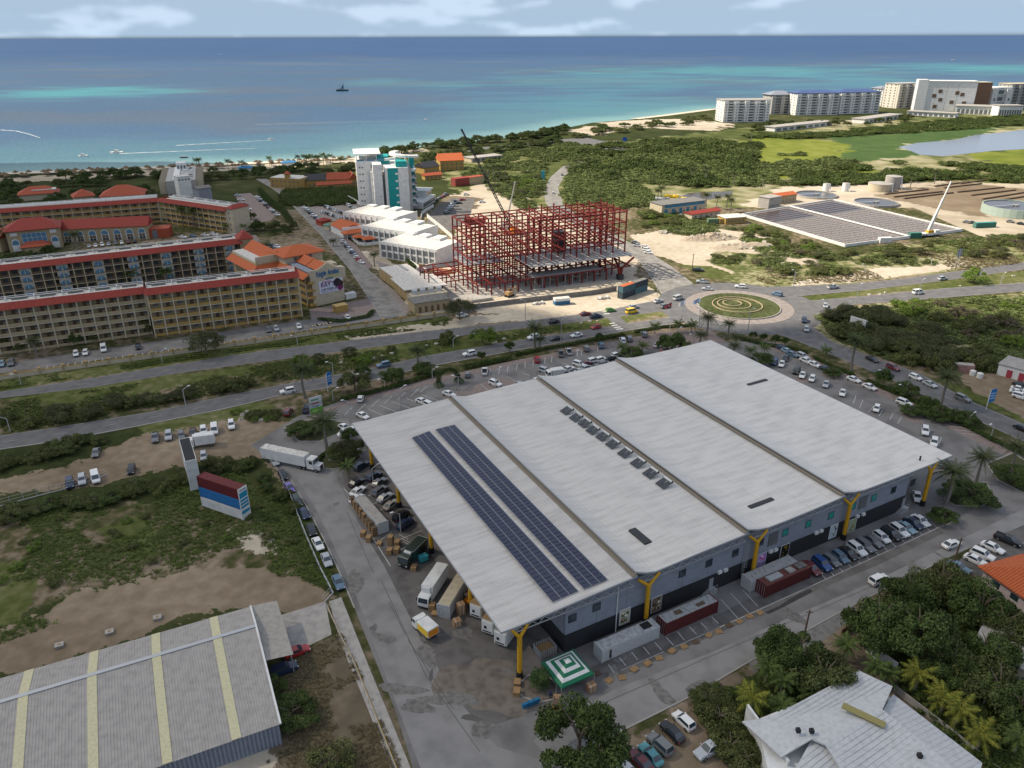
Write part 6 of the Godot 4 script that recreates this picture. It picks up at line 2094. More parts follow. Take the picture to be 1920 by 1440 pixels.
	for i in 26:
		var u0:=b0.lerp(b1,i/26.0)
		var u1:=b0.lerp(b1,(i+1)/26.0)
		lm.bar(u0+Vector3(-0.5,0,-0.5),u1+Vector3(0.5,0,0.5),0.12,0.12)
		lm.bar(u0+Vector3(0.5,0,-0.5),u1+Vector3(-0.5,0,0.5),0.12,0.12)
	part(cr,"boom",lm,M.dark_metal)
	br(cr,"hoist_cable",M.black,b1,b1+Vector3(0,-16,0),0.07,0.07)
	var c2:=thing("mobile_crane","smaller pale telescopic crane beside the dark one behind the frame","crane",Vector3(-3.3,0.05,-424.9),0.2)
	bx(c2,"carrier",M.galv,-4,0.7,-1.3,4,2.0,1.3)
	bx(c2,"cab",M.galv,-1.5,2.0,-1.2,1.5,3.6,1.2)
	wheels(c2,[-3.0,-1.6,1.6,3.0],1.2,0.55,false)
	var c20: Vector3=c2.transform.affine_inverse()*Vector3(-2.9,3.0,-424.9)
	var c21: Vector3=c2.transform.affine_inverse()*Vector3(2.1,26.2,-424.9)
	br(c2,"boom",M.galv,c20,c20.lerp(c21,0.6),0.7,0.8)
	br(c2,"boom",M.galv,c20.lerp(c21,0.6),c21,0.45,0.5)
	# site things in front of the frame
	var mu:=[matn(0.08,0.16,0.2,0.7,5.0,"patch"),matn(0.42,0.12,0.06,0.7,4.0,"grain"),matn(0.06,0.08,0.1,0.7,5.0,"patch"),matn(0.1,0.2,0.24,0.7,5.0,"patch")]
	var ml:=["upper orange-ended mural container of the stack at the site corner","lower white-ended mural container of the stack at the site corner","upper dark mural container behind the orange one at the corner","lower dark mural container behind the white-ended one"]
	var dr:=(Vector2(57.0,-311.2)-Vector2(45.0,-299.5)).normalized()
	for i in 4:
		var c: Vector2=Vector2(44.2,-300.3)+dr*(4.2+(i/2)*8.5)
		var k:=container(ml[i],c.x,c.y,yaw_of(-dr),mu[[0,2,2,3][i]],M.terracotta if i==0 else M.concrete_dark,8.2,0.06+2.6*(1-i % 2),"mural containers at the site corner",2.6)
		for w in 3:
			bx(k,"mural_panel",mu[(i+w) % 4] if w != 1 else M.bluegrey,-3.8+w*2.6,0.4,1.22,-1.5+w*2.6,2.2,1.27)
	var so:=along("site_cabin","blue site cabin with white roof in front of the concrete wall","cabin",Vector2(17.3,-291.9),Vector2(24.1,-293.8))
	bx(so,"wall",matn(0.04,0.16,0.3,0.7,4.0,"grain"),0,0,-2.6,6.3,1.6,0)
	bx(so,"upper_wall",M.white,0,1.6,-2.6,6.3,2.5,0)
	bx(so,"roof",M.white_roof,-0.1,2.5,-2.7,6.4,2.65,0.1)
	wall_run("site_wall","grey concrete site wall in front of the steel frame",pts([-23.8,-284.5,-12.5,-288.9,0.1,-294.1,17.6,-300.1,33.3,-305.6,44.2,-311.3]),2.0,M.concrete_dark)
	wall_run("site_wall","dark hoarding at the left foot of the slab",pts([-28.1,-304.8,-20.1,-281.3,-12.5,-288.3]),2.4,M.concrete_dark)
	for q in [[Vector2(10.4,-294),"white crates and pipes piled at the site wall"],[Vector2(37.2,-300.5),"concrete planks lying by the mural containers"]]:
		var pl:=thing("building_supplies",q[1],"supplies",Vector3(q[0].x,0.05,q[0].y),0.4,"supplies along the site wall")
		for i in 7:
			bx(pl,"pack",M.white if i % 2 else M.concrete,-2.5+i*0.8,0,-0.8+(i % 3)*0.4,-1.8+i*0.8,0.4+(i % 3)*0.35,0.6+(i % 3)*0.3)
	for q in [[Vector2(-1,-303.8),"rusty earth mover parked on the slab's edge"]]:
		var ex:=thing("excavator",q[1],"excavator",Vector3(q[0].x,0.1,q[0].y),0.8)
		bx(ex,"track",M.black,-1.8,0,-1.2,1.8,0.8,-0.6)
		bx(ex,"track",M.black,-1.8,0,0.6,1.8,0.8,1.2)
		bx(ex,"body",M.wood,-1.6,0.8,-1.1,1.2,2.2,1.1)
		bx(ex,"cab",M.wood_dark,0.0,2.2,-1.0,1.2,3.2,0.2)
		br(ex,"arm",M.wood,Vector3(1.0,2.0,0.4),Vector3(3.4,3.4,0.4),0.35,0.45)
		br(ex,"arm",M.wood,Vector3(3.4,3.4,0.4),Vector3(4.4,1.0,0.4),0.3,0.35)
	for q in [[Vector2(-36.4,-460.2),"dark red site container at the rear left corner of the frame",0],[Vector2(10.8,-603.4),"red site container standing on the far sand",1]]:
		if q[2]==0:
			container("rust-red container behind the frame's top left corner",-21.0,-440.0,0.1,matn(0.2,0.05,0.045,0.7,4.0,"grain"),M.red_roof,12.2,0.05,"",2.9)

func far_side() -> void:
	# treatment plant: a big basin of channels
	var c:=pts([137,-457,169,-383,246,-416,208,-501])
	var o:=thing("treatment_basin","wide walled treatment basin with rows of curved aeration channels","basin",Vector3(c[0].x,0,c[0].y))
	var m:=Mesher.new()
	var rel:=PackedVector2Array()
	for p in c:
		rel.append(p-c[0])
	m.prism(rel,0.0,0.9,false)
	noise_tex("foam",0.05,4,[[0.0,0.26,0.23,0.22],[0.42,0.37,0.335,0.32],[0.55,0.58,0.545,0.53],[1.0,0.72,0.69,0.67]],23,512)
	var foam:=mat(1,1,1,0.4)
	foam.albedo_texture=cache["foam"]
	foam.uv1_triplanar=true
	foam.uv1_world_triplanar=true
	foam.uv1_scale=Vector3.ONE/24.0
	part(o,"water",m,foam)
	for i in 4:
		var a:=rel[i]
		var b:=rel[(i+1) % 4]
		br(o,"rim_wall",M.white,Vector3(a.x,0.8,a.y),Vector3(b.x,0.8,b.y),0.5,1.5)
	br(o,"walkway",M.white,Vector3(rel[0].lerp(rel[3],0.5).x,1.5,rel[0].lerp(rel[3],0.5).y),Vector3(rel[1].lerp(rel[2],0.52).x,1.5,rel[1].lerp(rel[2],0.52).y),1.6,0.4)
	for i in range(1,22):
		var t:=i/22.0
		for h in 2:
			var a:=rel[0].lerp(rel[1],t).lerp(rel[3].lerp(rel[2],t),0.03+h*0.5)
			var b:=rel[0].lerp(rel[1],t).lerp(rel[3].lerp(rel[2],t),0.45+h*0.5)
			br(o,"channel_wall",M.wood_dark if i<7 else M.concrete,Vector3(a.x,0.85,a.y),Vector3(b.x,0.85,b.y),0.35,0.5)
			if i % 2==0:
				br(o,"channel_bend",M.concrete,Vector3(a.x,0.9,a.y),Vector3(a.lerp(b,0.05).x,0.9,a.lerp(b,0.05).y)+Vector3(0.9,0,-1.6),0.4,0.6)
			if i<7:
				var w:=Mesher.new()
				var t2:=(i+0.92)/22.0
				var a2:=rel[0].lerp(rel[1],t2).lerp(rel[3].lerp(rel[2],t2),0.04+h*0.5)
				var b2:=rel[0].lerp(rel[1],t2).lerp(rel[3].lerp(rel[2],t2),0.44+h*0.5)
				w.prism(PackedVector2Array([a,b,b2,a2]),0.0,0.95,false)
				part(o,"still_channel",w,mat(0.07,0.055,0.06,0.2))
	# round clarifiers and tanks
	for q in [[Vector2(203.9,-519.8),13.5,1.2,"round clarifier basin with dark water beyond the aeration basin"],[Vector2(232,-492.4),13.5,1.4,"round clarifier basin with a scraper bridge and brown rim"]]:
		tank(q[3],"clarifier_basin",q[0],q[1],q[2],M.concrete,true)
	tank("big pale green round tank open at the top, at the right edge","storage_tank",Vector2(301.6,-462.2),17.5,5.0,matn(0.36,0.45,0.4,0.7,9.0,"stain"),true)
	tank("low wide cream storage tank beside a taller one","storage_tank",Vector2(254.1,-538.3),7.6,5.0,M.cream_pale,false)
	tank("taller cream storage tank with a pointed lid","storage_tank",Vector2(266.5,-546.2),5.2,8.4,M.concrete,false)
	tank("small upright white tank, left one of a pair","storage_tank",Vector2(216.7,-537),2.2,5.0,M.white,false)
	tank("small upright white tank, right one of a pair","storage_tank",Vector2(229.9,-536.8),2.2,5.4,M.white,false)
	# drying beds
	var bd:=thing("drying_beds","rows of long brown drying bed walls on pale ground","drying beds",Vector3(Vector2(249.1,-487).x,0,Vector2(249.1,-487).y))
	for q in [[251.2,-522.7,288.6,-539.7],[253,-513.3,294.5,-531.6],[257.1,-507.7,299.6,-527.6],[299.2,-551.9,334,-570.8],[302.7,-545.5,338,-561.8],[303.5,-529.4,345.3,-546.8],[306.7,-517.9,347.3,-536.5],[306.9,-505,350.2,-528.6],[310.8,-497.9,349.7,-519],[322.8,-562.1,350.5,-577.3]]:
		var a:=Vector2(q[0],q[1])-Vector2(249.1,-487)
		var b:=Vector2(q[2],q[3])-Vector2(249.1,-487)
		br(bd,"bed_wall",M.wood_dark,Vector3(a.x,0.4,a.y),Vector3(b.x,0.4,b.y),1.2,0.8)
	# small buildings of the plant
	var g:="low buildings round the plant"
	var ls:=[
		["long blue and white mural building with a flat grey roof",Vector2(89.4,-458.1),Vector2(118.8,-473),12.0,6.2,M.cream_pale,M.concrete_dark,matn(0.06,0.25,0.4,0.7,6.0,"patch")],
		["cream cottage with a bright red roof beside the mural building",Vector2(104.9,-446.2),Vector2(124.2,-457.6),7.0,3.4,M.cream_pale,M.red_roof,null],
		["ochre shed under a pale sheet roof with containers beside it",Vector2(121.6,-434.9),Vector2(134.2,-438.8),9.0,3.4,M.ochre,M.white_roof,null],
		["cream pump house with an orange roof by the basin",Vector2(168.6,-491.8),Vector2(183.7,-500.1),8.0,5.0,M.cream,M.terracotta,null],
		["small concrete pump house left of the orange roof",Vector2(158.7,-477.1),Vector2(168,-483.4),8.0,6.5,M.concrete,M.concrete,null],
	]
	for q in ls:
		var b:=along("plant_building",q[0],"building",q[1],q[2],g)
		var l: float=q[1].distance_to(q[2])
		bx(b,"wall",q[5],0,0,-q[3],l,q[4],0)
		if q[6]==M.red_roof or q[6]==M.terracotta:
			hip(b,"roof",q[6],0,-q[3],l,0,q[4],1.2,true)
		else:
			bx(b,"roof",q[6],-0.4,q[4],-q[3]-0.4,l+0.4,q[4]+0.3,0.4)
		windows(b,M.shade_grey,0,0,0.8,l-0.8,5,1.0,3,1,1.1,1.3)
		if q[7]:
			bx(b,"mural_band",q[7],2,q[4]-1.8,0,l-1,q[4]-0.2,0.08)
			for k in 5:
				bx(b,"mural_figure",q[7],2+k*l/6.0,0.2,0,4.2+k*l/6.0,3.6,0.07)
	var dull:=[matn(0.2,0.29,0.18,0.7,4.0,"grain"),matn(0.46,0.32,0.1,0.7,4.0,"grain"),matn(0.06,0.22,0.17,0.7,4.0,"grain")]
	container("sage green container beside the ochre shed",Vector2(115,-437.7).x,Vector2(115,-437.7).y,0.12,dull[0],dull[0],6.1,0.05,"plant containers")
	container("ochre container between the green one and the shed",Vector2(120.4,-437.6).x,Vector2(120.4,-437.6).y,0.12,dull[1],dull[1],4.0,0.05,"plant containers")
	container("teal green container standing right of the white crane",Vector2(263.6,-426).x,Vector2(263.6,-426).y,0.15,dull[2],M.glass_teal,12.2,0.05,"plant containers")
	container("green skip container left of the white crane",Vector2(213.1,-401.9).x,Vector2(213.1,-401.9).y,0.1,dull[2],dull[2],6.1,0.05,"plant containers")
	container("white container at the corner of the treatment basin",Vector2(192.8,-391.8).x,Vector2(192.8,-391.8).y,0.1,M.white,M.white,6.1,0.05,"plant containers")
	container("red container at the corner of the mural building",Vector2(96.1,-467.1).x,Vector2(96.1,-467.1).y,0.4,matn(0.36,0.08,0.07,0.7,4.0,"grain"),M.red_roof,6.1,0.05,"plant containers")
	# white crane
	var cr:=thing("mobile_crane","tall white telescopic crane standing by the treatment basin","crane",Vector3(222.7,0.05,-405.3),0.25)
	bx(cr,"carrier",M.white,-6,0.8,-1.4,5,2.0,1.4)
	bx(cr,"cab",M.white,3.0,1.2,-1.3,5.4,3.2,1.3)
	wheels(cr,[-4.6,-3.0,2.0,4.0],1.3,0.6,false)
	bx(cr,"turntable",M.yellow,-2.0,2.0,-1.2,1.5,3.2,1.2)
	var i0: Vector3=cr.transform.affine_inverse()*Vector3(221.7,3.0,-405.3)
	var i1: Vector3=cr.transform.affine_inverse()*Vector3(227.9,28.7,-405.3)
	for k in 3:
		br(cr,"boom",M.white,i0.lerp(i1,k/3.0),i0.lerp(i1,(k+1)/3.0),1.2-k*0.3,1.2-k*0.3)
	# tanker lorries
	for q in [[Vector2(104.7,-508.7),"yellow","yellow tanker lorry parked beside the dark pond"],[Vector2(113.3,-499.6),"yellow","smaller yellow lorry right of the yellow tanker"],[Vector2(96.8,-499.9),"silver","silver tanker trailer left of the yellow tanker"]]:
		var t:=thing("tanker_lorry",q[2],"lorry",Vector3(q[0].x,0.05,q[0].y),-0.4,"tankers at the plant")
		bx(t,"cab",paint(q[1]),3.0,0.6,-1.2,5.0,3.2,1.2)
		tb(t,"tank",paint(q[1]),Vector3(-4,2.0,0),Vector3(2.6,2.0,0),1.15,1.15,12)
		bx(t,"windshield",M.glass,5.0,1.9,-1.0,5.03,2.9,1.0)
		wheels(t,[-4.0,-2.8,3.8],1.0,0.5,false)
	# ponds
	sheet("pond",pts([108,-512,121,-531,153,-538,148,-523,130,-508]),0.02,mat(0.07,0.05,0.035,0.15))
	var lag:=mat(0.17,0.2,0.25,0.12)
	sheet("lagoon",pts([370,-762,403,-793,453,-817,497,-858,540,-881,653,-956,523,-758,444,-734,382,-701,366,-711,370,-739]),0.0,lag)
	# heaps of soil and rubble
	for q in [[Vector2(104.5,-401.1),17.0,6.0,3.2,"pale rubble heap on the bare sand lot"],[Vector2(120.3,-385.1),22.0,7.0,1.8,"long low sand heap right of the rubble heap"],[Vector2(83,-414.7),3.0,2.0,1.0,"small stone heap at the edge of the sand lot"]]:
		heap(q[4],q[0],q[1],q[2],q[3])
	far_hotels()

func tank(label: String,called: String,at: Vector2,r: float,h: float,m: Material,open: bool) -> void:
	var o:=thing(called,label,"tank",Vector3(at.x,0,at.y),0.3)
	var q:=Mesher.new()
	q.tube(Vector3.ZERO,Vector3(0,h,0),r,r,32,not open)
	if open:
		q.tube(Vector3.ZERO,Vector3(0,h,0),r-0.6,r-0.6,32,false)
		for i in 32:
			var a:=Vector3(cos(TAU*i/32),0,sin(TAU*i/32))
			var b:=Vector3(cos(TAU*(i+1)/32),0,sin(TAU*(i+1)/32))
			q.quad(a*r+Vector3(0,h,0),b*r+Vector3(0,h,0),b*(r-0.6)+Vector3(0,h,0),a*(r-0.6)+Vector3(0,h,0))
	part(o,"shell",q,m)
	if open:
		tb(o,"water",mat(0.08,0.08,0.09,0.15),Vector3.ZERO,Vector3(0,h-0.5,0),r-0.62,r-0.62,32)
		bx(o,"bridge",M.galv,-r,h,-0.5,r*0.2,h+0.3,0.5)
		tb(o,"hub",M.concrete,Vector3.ZERO,Vector3(0,h+0.2,0),1.6,1.6,12)
	else:
		tb(o,"lid",M.concrete,Vector3(0,h,0),Vector3(0,h+r*0.16,0),r*1.02,0.3,24)
		br(o,"stairs",M.white,Vector3(r*0.4,0.2,r+1.6),Vector3(r*0.9,h,r*0.5),0.7,0.2)

func heap(label: String,at: Vector2,rx: float,rz: float,h: float) -> void:
	var o:=thing("rubble_heap",label,"heap",Vector3(at.x,0,at.y),0.2,"heaps on the sand lot")
	var nz:=FastNoiseLite.new()
	nz.frequency=0.35
	var m:=Mesher.new()
	var n:=22
	var pos:=[]
	for i in n+1:
		var row:=[]
		for j in n+1:
			var x:=(i/float(n)*2.0-1.0)
			var z:=(j/float(n)*2.0-1.0)
			var d:=maxf(0.0,1.0-x*x-z*z)
			row.append(Vector3(x*rx,d*h*(0.75+0.8*nz.get_noise_2d(x*rx+at.x,z*rz))-0.1,z*rz))
		pos.append(row)
	for i in n:
		for j in n:
			m.quad(pos[i][j],pos[i+1][j],pos[i+1][j+1],pos[i][j+1])
	part(o,"soil",m,M.soil_heap)
	rng.seed=int(rx*10)
	for i in 14:
		var t:=rng.randf()*TAU
		var r:=sqrt(rng.randf())*0.8
		var s:=rng.randf_range(0.4,1.0)
		var b:=bx(o,"stone",M.rock,-s,-s*0.6,-s,s,s*0.6,s)
		b.position=Vector3(cos(t)*r*rx,(1.0-r*r)*h*0.75,sin(t)*r*rz)
		b.rotation=Vector3(rng.randf(),rng.randf()*3.0,rng.randf())

func far_hotels() -> void:
	var g:="tall hotels along the far shore"
	var white=M.white
	var beige:=matn(0.68,0.63,0.55,0.85,20.0,"stain")
	var k:=[
		# label, front-left, front-right, depth, height, wall, roof, columns
		["pale eight-storey hotel nearest the lagoon road, first of the far row",Vector2(260.7,-999.9),Vector2(319.6,-1004.4),26.0,25.0,white,M.concrete,9,8],
		["smaller grey hotel block behind the first pale hotel",Vector2(351.2,-1103.4),Vector2(383.9,-1110.1),22.0,24.0,M.stone_grey,M.bluegrey,5,7],
		["white hotel with blue roof, left one of the two blue-roofed blocks",Vector2(379.1,-1087),Vector2(438.5,-1092.4),26.0,27.0,white,mat(0.06,0.1,0.24,0.6),8,8],
		["white hotel with blue roof, right one of the two blue-roofed blocks",Vector2(442.1,-1100),Vector2(503,-1113.5),26.0,27.0,white,mat(0.06,0.1,0.24,0.6),8,8],
		["narrow white gabled hotel end right of the blue roofs",Vector2(553.5,-1225.9),Vector2(575.9,-1234.7),20.0,24.0,white,M.bluegrey,2,7],
		["beige balcony tower left of the long white slab",Vector2(559.6,-1188.1),Vector2(603.5,-1204.8),24.0,33.0,beige,M.stone_grey,7,9],
		["long white windowless slab hotel with scattered square windows",Vector2(574,-1143.7),Vector2(638.7,-1124.5),26.0,39.0,white,M.white,0,0],
		["brown and white tower end of the long slab",Vector2(655.2,-1157.6),Vector2(677.6,-1156.7),22.0,36.0,matn(0.26,0.15,0.1,0.8,20.0,"soft"),M.cream_pale,0,0],
		["lower white block right of the brown tower",Vector2(687.3,-1174),Vector2(722.6,-1181.5),24.0,28.0,white,M.white,3,3],
		["dark glazed block at the right edge of the far shore",Vector2(746.4,-1227.5),Vector2(810.5,-1234.6),26.0,30.0,M.stone_grey,M.cream_pale,10,7],
	]
	for i in k.size():
		var q: Array=k[i]
		var o:=along("shore_hotel",q[0],"hotel",q[1],q[2],g)
		var l: float=q[1].distance_to(q[2])
		bx(o,"wall",q[5],0,0,-q[3],l,q[4],0)
		bx(o,"roof",q[6],-0.8,q[4],-q[3]-0.8,l+0.8,q[4]+0.7,0.8)
		if q[7]>0:
			var fh: float=q[4]/q[8]
			for c in q[7]:
				var x0: float=l*c/q[7]
				var cw: float=l/q[7]
				if c % 2==0:
					bx(o,"bay_tower",q[5],x0+cw*0.06,0,0,x0+cw*0.86,q[4]-0.6-(c % 4)*0.6,3.4)
					windows(o,M.shade_grey,0,3.4,x0,x0+cw,1,1.2,fh,q[8]-1,cw*0.22,fh*0.4)
				else:
					windows(o,M.shade_grey,0,0,x0,x0+cw,1,0.5,fh,q[8],cw*0.8,fh*0.62)
					for r in q[8]:
						bx(o,"balcony",q[5],x0-cw*0.12,fh*r-0.2,0.1,x0+cw*1.05,fh*r+0.9,2.2)
			windows(o,M.shade_grey,2,0,-q[3],0,3,1.2,fh,q[8],2.2,fh*0.42,0.2)
		elif i==6:
			for w in [[0.3,24],[0.62,22],[0.33,13],[0.55,10],[0.2,18],[0.25,4],[0.78,9],[0.72,20]]:
				bx(o,"window",M.brown_door,l*w[0],w[1],0,l*w[0]+5,w[1]+4.6,0.2)
			for c in 3:
				windows(o,M.shade_grey,0,0,l*(0.25+c*0.2),l*(0.27+c*0.2),1,3,3.4,10,0.8,1.0)
			bx(o,"end_tower",M.white,-7,0,-20,6,41,0.8)
		if i==2 or i==3 or i==4:
			hip(o,"hipped_roof",q[6],0,-q[3],l,0,q[4]+0.7,3.4,false,1.4)
		if i==1:
			hip(o,"hipped_roof",q[6],0,-q[3],l,0,q[4]+0.7,4.5,false,2.0)
	var low:=[["long low white pavilion row in front of the far hotels",Vector2(293.1,-894.2),Vector2(381.7,-958.5),14.0,4.5],["white podium with roof plant below the slab hotel",Vector2(603,-1101.8),Vector2(646.7,-1077),30.0,10.0],["cream low spa building below the beige tower",Vector2(426.8,-975.3),Vector2(501.3,-1038.6),16.0,5.0],["white service block at the right end of the podium",Vector2(638.3,-1062.4),Vector2(669.1,-1061.3),18.0,13.0],["grey deck roof between podium and spa building",Vector2(528.2,-1081.4),Vector2(572.2,-1043.2),18.0,5.0]]
	for q in low:
		var o:=along("shore_pavilion",q[0],"building",q[1],q[2],"low buildings on the far shore")
		var l: float=q[1].distance_to(q[2])
		bx(o,"wall",M.white,0,0,-q[3],l,q[4],0)
		bx(o,"roof",M.concrete,-1,q[4],-q[3]-1,l+1,q[4]+0.5,1.2)
		windows(o,M.shade_grey,0,0,1,l-1,9,0.6,3,1,l/14.0,q[4]*0.55,0.15)

# ---------------------------------------------------------------- loading yard, tent, trucks
func yard() -> void:
	var wall_yaw:=deg_to_rad(29.0)
	var rust:=matn(0.15,0.035,0.035,0.75,5.0,"grain")
	var ctw:=matn(0.55,0.56,0.57,0.7,6.0,"stain")
	var grey:=matn(0.4,0.4,0.4,0.8,4.0,"patch")
	var g:="containers by the dark wall"
	var a:=container("long white container parked by the dark wall nearest the tent",Vector2(20,-104.1).x,Vector2(20,-104.1).y,wall_yaw,ctw,matn(0.5,0.5,0.5,0.7,5.0,"patch"),12.2,0.062,g)
	bx(a,"roof_unit",M.black,3.2,2.75,-0.8,5.0,2.95,0.6)
	bx(a,"side_vent",M.dark_metal,-4.6,0.4,1.2,-4.2,2.2,1.26)
	var b:=container("maroon container with rusty white roof behind the long white one",Vector2(32,-110.7).x,Vector2(32,-110.7).y,wall_yaw,rust,grey,12.2,0.062,g)
	for i in 4:
		bx(b,"roof_scrap",M.wood_dark if i % 2 else M.galv,-5.4+i*2.4,2.75,-0.7+0.2*i,-4.2+i*2.6,2.9,0.3+0.1*i)
	container("white container next to the wall behind the maroon one with junk",Vector2(50.5,-122.3).x,Vector2(50.5,-122.3).y,wall_yaw,ctw,grey,12.2,0.062,g)
	var c:=container("maroon container with junk on its roof beside the parked cars",Vector2(52.9,-120.7).x,Vector2(52.9,-120.7).y,wall_yaw,rust,matn(0.17,0.06,0.05,0.8,3.0,"patch"),12.2,0.062,g)
	for k in [[-4.6,3.4,M.galv],[0.6,1.6,M.concrete],[3.2,2.0,M.concrete_dark]]:
		bx(c,"roof_junk",k[2],k[0],2.76,-0.7,k[0]+k[1],3.1,0.7)
	# refrigerated trailers at the loading side
	var ly:=yaw_of(Vector2(3.9,-116.4)-Vector2(-2.5,-103.8))
	var rl:=["white refrigerated trailer nearest the corner post, grille to the yard","rust-stained refrigerated trailer between two others at the dock","rusty brown-topped refrigerated trailer nearest the forklift"]
	var rs:=[[Vector2(-2.2,-104.2),M.white,grey],[Vector2(-4.5,-107.1),ctw,M.wood],[Vector2(-6.8,-111.3),M.cream_pale,M.wood]]
	for i in 3:
		var r:=thing("refrigerated_trailer",rl[i],"trailer",Vector3(rs[i][0].x,0.062,rs[i][0].y),ly,"trailers at the dock")
		bx(r,"body",rs[i][1],0,0.4,-1.25,12.2,3.2,1.25)
		bx(r,"roof_panel",rs[i][2],0.1,3.2,-1.2,12.1,3.24,1.2)
		var u:=bx(r,"cooling_unit",M.white,-0.25,0.6,-1.1,0.0,3.0,1.1)
		bx(u,"fan_grille",M.black,-0.16,-0.3,-0.6,-0.12,0.3,-0.1)
		bx(u,"fan_grille",M.black,-0.16,-1.0,-0.9,-0.12,-0.75,0.9)
		bx(r,"skid",M.black,0.2,0,-1.1,12.0,0.4,1.1)
	# lorries
	var ty:=yaw_of(Vector2(-16.9,-114.3)-Vector2(-13.7,-123.7))
	box_truck("white refrigerated lorry facing the yard beside the ribbed container",Vector2(-15.3,-118.4).x,Vector2(-15.3,-118.4).y,ty,9.6,M.white,M.white,3.7)
	container("grey ribbed container with a black roof patch beside the white lorry",Vector2(-10.8,-117.3).x,Vector2(-10.8,-117.3).y,ty+PI,ctw,M.cream_pale,12.2,0.062,"",2.9)
	var small:=box_truck("small delivery truck with yellow and orange box near the yard's edge",Vector2(-15.8,-107.9).x,Vector2(-15.8,-107.9).y,yaw_of(Vector2(-17.9,-111.1)-Vector2(-14.5,-107.2)),5.2,M.white,M.white,2.5)
	bx(small,"side_print",mat(0.75,0.5,0.03,0.5),-2.5,0.95,-1.23,0.6,2.3,-1.2)
	bx(small,"rear_print",mat(0.7,0.26,0.02,0.5),-2.63,0.95,-1.1,-2.6,2.3,1.1)
	bx(small,"side_print",mat(0.7,0.3,0.03,0.5),-2.5,0.95,1.2,0.6,2.3,1.23)
	var dk:=box_truck("dark green canvas lorry backed among the crates",Vector2(-20.4,-129.3).x,Vector2(-20.4,-129.3).y,yaw_of(Vector2(-21.7,-127.4)-Vector2(-18.7,-133.3)),7.6,paint("dark green"),paint("dark green"),3.0)
	bx(dk,"canvas_roof",paint("dark green"),-3.6,3.03,-1.1,1.6,3.1,1.1)
	container("long white container behind the wall of stacked pallets",Vector2(-31.3,-143.4).x,Vector2(-31.3,-143.4).y,yaw_of(Vector2(-27.7,-139.1)-Vector2(-35.8,-151.4)),ctw,M.concrete,12.2,0.062,"",2.75)
	box_truck("white box truck parked beyond the container billboard",Vector2(-81.7,-177.4).x,Vector2(-81.7,-177.4).y,yaw_of(Vector2(-85.4,-178.7)-Vector2(-80,-180.4)),7.0,M.white,M.white,3.4)
	box_truck("white van-bodied truck under the far eave of the wave roof",Vector2(13.4,-221.3).x,Vector2(13.4,-221.3).y,yaw_of(Vector2(11.2,-222.7)-Vector2(16.2,-224.4)),5.6,M.white,M.white,2.8)
	car("van","white",Vector2(-44.6,-182.9).x,Vector2(-44.6,-182.9).y,yaw_of(Vector2(-46.9,-181.4)-Vector2(-42.3,-184.4)),"white minibus under the roof's far left corner","")
	# the articulated lorry turning in
	var tr:=along("trailer_lorry","white articulated lorry with long trailer turning into the yard road","lorry",Vector2(-62.5,-170.1),Vector2(-50.1,-165.3))
	var hd:=Vector2(-62.5,-170.1).distance_to(Vector2(-50.1,-165.3))
	bx(tr,"trailer_box",M.white,-0.5,1.2,-1.25,12.6,4.0,1.25)
	bx(tr,"trailer_roof",M.white_roof,-0.45,4.0,-1.2,12.55,4.04,1.2)
	bx(tr,"chassis",M.black,0,0.8,-0.6,14.5,1.2,0.6)
	wheels(tr,[1.0,2.2,10.8,12.0,15.6],1.0,0.5)
	bx(tr,"sleeper_cab",M.white,13.0,0.8,-1.15,15.0,3.5,1.15)
	bx(tr,"bonnet",M.white,15.0,0.8,-0.95,16.6,2.1,0.95)
	bx(tr,"windshield",M.glass,15.0,2.2,-1.0,15.04,3.2,1.0)
	bx(tr,"grille",M.black,16.6,0.9,-0.5,16.64,1.9,0.5)
	for s in [-1.0,1.0]:
		bx(tr,"side_window",M.glass,13.8,2.2,s*1.15-0.02,14.8,3.1,s*1.15+0.02)
		bx(tr,"headlight",M.lamp_white,16.58,1.2,s*0.75-0.15,16.64,1.5,s*0.75+0.15)
	# pallets along the kerb
	var ord:=["first","second","third","fourth","fifth","sixth","seventh","eighth","ninth","tenth","eleventh","twelfth","thirteenth","fourteenth"]
	var pp:=pts([14.2,-97.7,16,-96.2,18.3,-96.8,20.5,-98.6,23,-99.9,25.2,-101.2,27.7,-102.8,30.1,-103.9,32.4,-105.1,35.1,-106.7,37.1,-107.6,39.5,-109.3,41.5,-110.2,43.8,-111.6])
	for i in 14:
		var dark:=i in [8,11,0]
		pallet(pp[i].x,pp[i].y,wall_yaw+sin(i*2.3)*0.35,"%s wooden pallet from the tent in the row along the street" % ord[i],"pallets along the street",dark)
		if i in [3,4,6]:
			pallet(pp[i].x+0.05,pp[i].y,wall_yaw+0.2,"pallet lying on top of the %s pallet from the tent" % ord[i],"pallets along the street",false,0.21)
	pallet(Vector2(46,-112.5).x,Vector2(46,-112.5).y,wall_yaw,"last wooden pallet of the street row, by the maroon container","pallets along the street")
	# crates and the wall of stacked pallets
	rng.seed=3
	var p0:=Vector2(-36.7,-149.7)
	var p1:=Vector2(-29.8,-137.6)
	var sl:=yaw_of(p1-p0)
